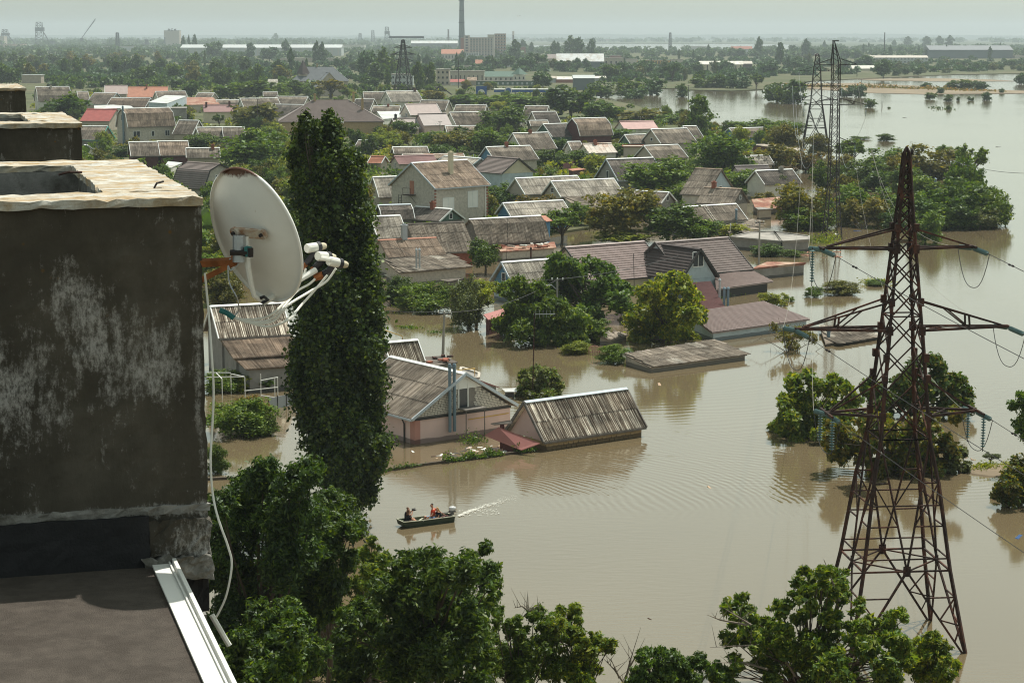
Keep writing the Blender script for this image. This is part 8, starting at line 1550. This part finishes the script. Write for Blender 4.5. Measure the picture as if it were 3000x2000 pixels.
block(*cA(150, 520), *cA(283, 575), 8, 'small pale flat roofed box house with rails behind the roof shafts', 'beige_wall', roof='metal_pale', name='house', cat='house'); block(*cA(915, 570), *cA(972, 598), 4, 'little pale cabin behind the orange roofed house', 'cream_wall', name='cabin', cat='cabin'); block(*cA(1850, 590), *cA(1905, 640), 5, 'little white gabled house left of the castle-like house', 'white_wall', gable=3, roof='slate_pale', name='far_house', cat='house')
block(*cA(0, 250), *cA(30, 320), 30, 'tan headframe building at the left edge', 'beige_wall'); block(*cA(20, 305), *cA(160, 335), 30, 'low tan hall at the left edge of the horizon', 'beige_wall'); 
def lattice(cr, x, yt, yb, w_, label, cat='headframe', name='industrial_tower', boom=None, cab=True):
    p = at(*cr(x, yb), .3); H = atY(*cr(x, yt), p.y).z; W = w_ / 2.352 * p.y / F; t_ = thing(name, label, cat, p); m = MB(); n = 7
    for s_ in (-1, 1):
        for q in (-1, 1): m.bar((s_ * W / 2, q * W / 2, 0), (s_ * W * .3, q * W * .3, H), 1.3)
    m.build('frame', 'iron_far', t_); m = MB()
    for k in range(n): z0, z1 = H * k / n, H * (k + 1) / n; w0, w1 = W / 2 * (1 - .4 * k / n), W / 2 * (1 - .4 * (k + 1) / n); m.bar((-w0, -w0, z0), (w1, -w1, z1), .9).bar((w0, -w0, z0), (-w1, -w1, z1), .9).bar((-w1, -w1, z1), (w1, -w1, z1), .9)
    m.build('bracing', 'iron_far', t_)
    if cab: MB().box(-W * .45, -W * .4, H * .62, W * .55, W * .4, H * .78).build('cabin', 'iron_far', t_); MB().bar((W * .3, 0, H * .7), (W * 1.5, 0, 0), 2.0).build('strut', 'iron_far', t_)
    if boom: b = atY(*cr(*boom), p.y) - p; MB().bar((0, 0, H), b, 1.6).bar((0, 0, H), b - Vector((0, 0, 3)), .8).build('boom', 'iron_far', t_)
    return t_
lattice(cA, 38, 205, 315, 50, 'far left dark industrial headframe on the horizon'); lattice(cA, 275, 155, 320, 55, 'tallest dark blue industrial headframe on the left horizon'); lattice(cA, 565, 265, 315, 22, 'harbour crane with long slanting boom on the left horizon', 'crane', 'harbour_crane', (658, 130), False)
lattice(cA, 812, 228, 345, 24, 'slender dark mast tower left of the tall factory block', 'tower', cab=False); lattice(cA, 1012, 275, 325, 26, 'stubby dark water tower left of the tall factory block', 'tower', cab=False); lattice(cA, 360, 285, 320, 40, 'low dark hopper right of the tallest headframe', 'hopper', cab=False)
lattice(bx8, 130, 232, 310, 24, 'first dark mast left of the great chimney', 'tower', cab=False); lattice(bx8, 218, 210, 310, 24, 'second dark mast left of the great chimney', 'tower', cab=False); lattice(bx8, 315, 188, 315, 34, 'tallest dark mast with cross arms left of the great chimney', 'tower'); lattice(bx8, 2265, 228, 340, 18, 'thin lattice mast on the far right of centre', 'tower', cab=False)
a, b = atY(*bx8(330, 258), 3000), atY(*bx8(570, 258), 3000); m = MB().bar(a, b, 1.6, 3); o = m.build('pipe_bridge', 'iron_far'); tag(o, 'long thin pipe bridge running right from the tallest dark mast', 'pipe bridge')
block(*bx8(1265, 265), *bx8(1340, 282), 40, 'pale far quay building right of the water tower', 'panel_far'); block(*bx8(1360, 268), *bx8(1500, 280), 40, 'reddish far settlement roofs on the horizon', 'brick_far'); block(*bx8(1790, 272), *bx8(1890, 284), 40, 'far pale roofs on the horizon right of centre', 'brick_far')
for k, (x, y, w_) in enumerate(((90, 640, 14), (700, 645, 16), (780, 610, 12))):
    pass
# a gull over the roofs
g0 = atY(1518, 48, 300); t_ = thing('gull', 'small bird flying in the pale sky right of the great chimney', 'bird', g0); MB().add([(-.45, 0, .1), (-.2, .08, .12), (0, .05, 0), (.22, .08, .14), (.5, 0, .06), (.2, -.08, .1), (0, -.08, -.02), (-.2, -.08, .1)], [(0, 1, 7), (1, 2, 6, 7), (2, 3, 5, 6), (3, 4, 5)]).build('wings', 'mid_grey', t_); MB().lathe([(.01, -.25), (.06, -.05), (.05, .1), (.01, .2)], (0, 0, -.02), (0, 1, 0), 6).build('body', 'lnb_white', t_)
# ---------------------------------------------------------------- labels of the trees, told apart by look and by the nearest building
COLN = {'leaf_dark': 'dark green', 'leaf_green': 'green', 'leaf_yellow': 'yellow green', 'leaf_olive': 'olive', 'leaf_rust': 'orange tinged', 'leaf_grey': 'grey green', 'leaf_deep': 'deep green', 'leaf_far': 'hazy green'}
KN = {'round': 'round', 'bush': 'low', 'loose': 'sparse', 'poplar': 'slender', 'willow': 'drooping'}
ANCH = [(k, h['px']) for k, h in HOUSES.items() if len(k.split()) <= 6]
ANCH += [('great chimney', proj(p_)), ('yellow striped hall', bx8(2160, 440)), ('long factory hall', cA(1700, 350)), ('blue station canopy', bx8(1255, 640)), ('thin steel chimney', cC(1388, 380)), ('shipyard hall', cC(2000, 380)), ('slim pylon', (2437, 650)), ('distant splayed pylon', (2388, 400)), ('cream hall', cC(260, 470)), ('works building', bx8(1000, 380)), ('barrel roofed shed', bx8(1640, 450)), ('small white roofed shed', cC(1245, 480)), ('tall factory block', cA(1185, 320)), ('flooded warehouse', cC(1500, 420)), ('dish', (746, 690)), ('white pergola', (660, 1120)), ('reed flat', (2640, 258))]
seen = {}
def rel(a, b):
    dx, dy = a[0] - b[0], a[1] - b[1]
    if abs(dx) > 1.5 * abs(dy): return 'left of' if dx < 0 else 'right of'
    return 'below' if dy > 0 else 'above'
for T in sorted(TREES, key=lambda t: -t['wpx']):
    near = sorted(ANCH, key=lambda a: (a[1][0] - T['px'][0]) ** 2 + (2.2 * (a[1][1] - T['px'][1])) ** 2)[:5]
    noun = 'bush' if T['o'].name.startswith('bush') else 'poplar' if T['kind'] == 'poplar' else 'tree'; size = 'big ' if T['wpx'] > 130 else 'small ' if T['wpx'] < 45 else ''
    lab = None
    for k in range(5):
        lab = f"{size}{KN[T['kind']]} {COLN[T['mat']]} {noun} {rel(T['px'], near[k][1])} the {near[k][0]}"
        if lab not in seen and len(lab.split()) <= 16: break
    else:
        for k in range(4):
            lab = f"{KN[T['kind']]} {COLN[T['mat']]} {noun} {rel(T['px'], near[0][1])} the {near[0][0]}, nearer the {near[k + 1][0]}"; 
            if lab not in seen: break
    if len(lab.split()) > 16: lab = lab.replace('tree right of the', 'tree right of').replace('nearer the', 'near'); lab = ' '.join(lab.split()[:16])
    seen[lab] = 1; T['o']['label'] = lab
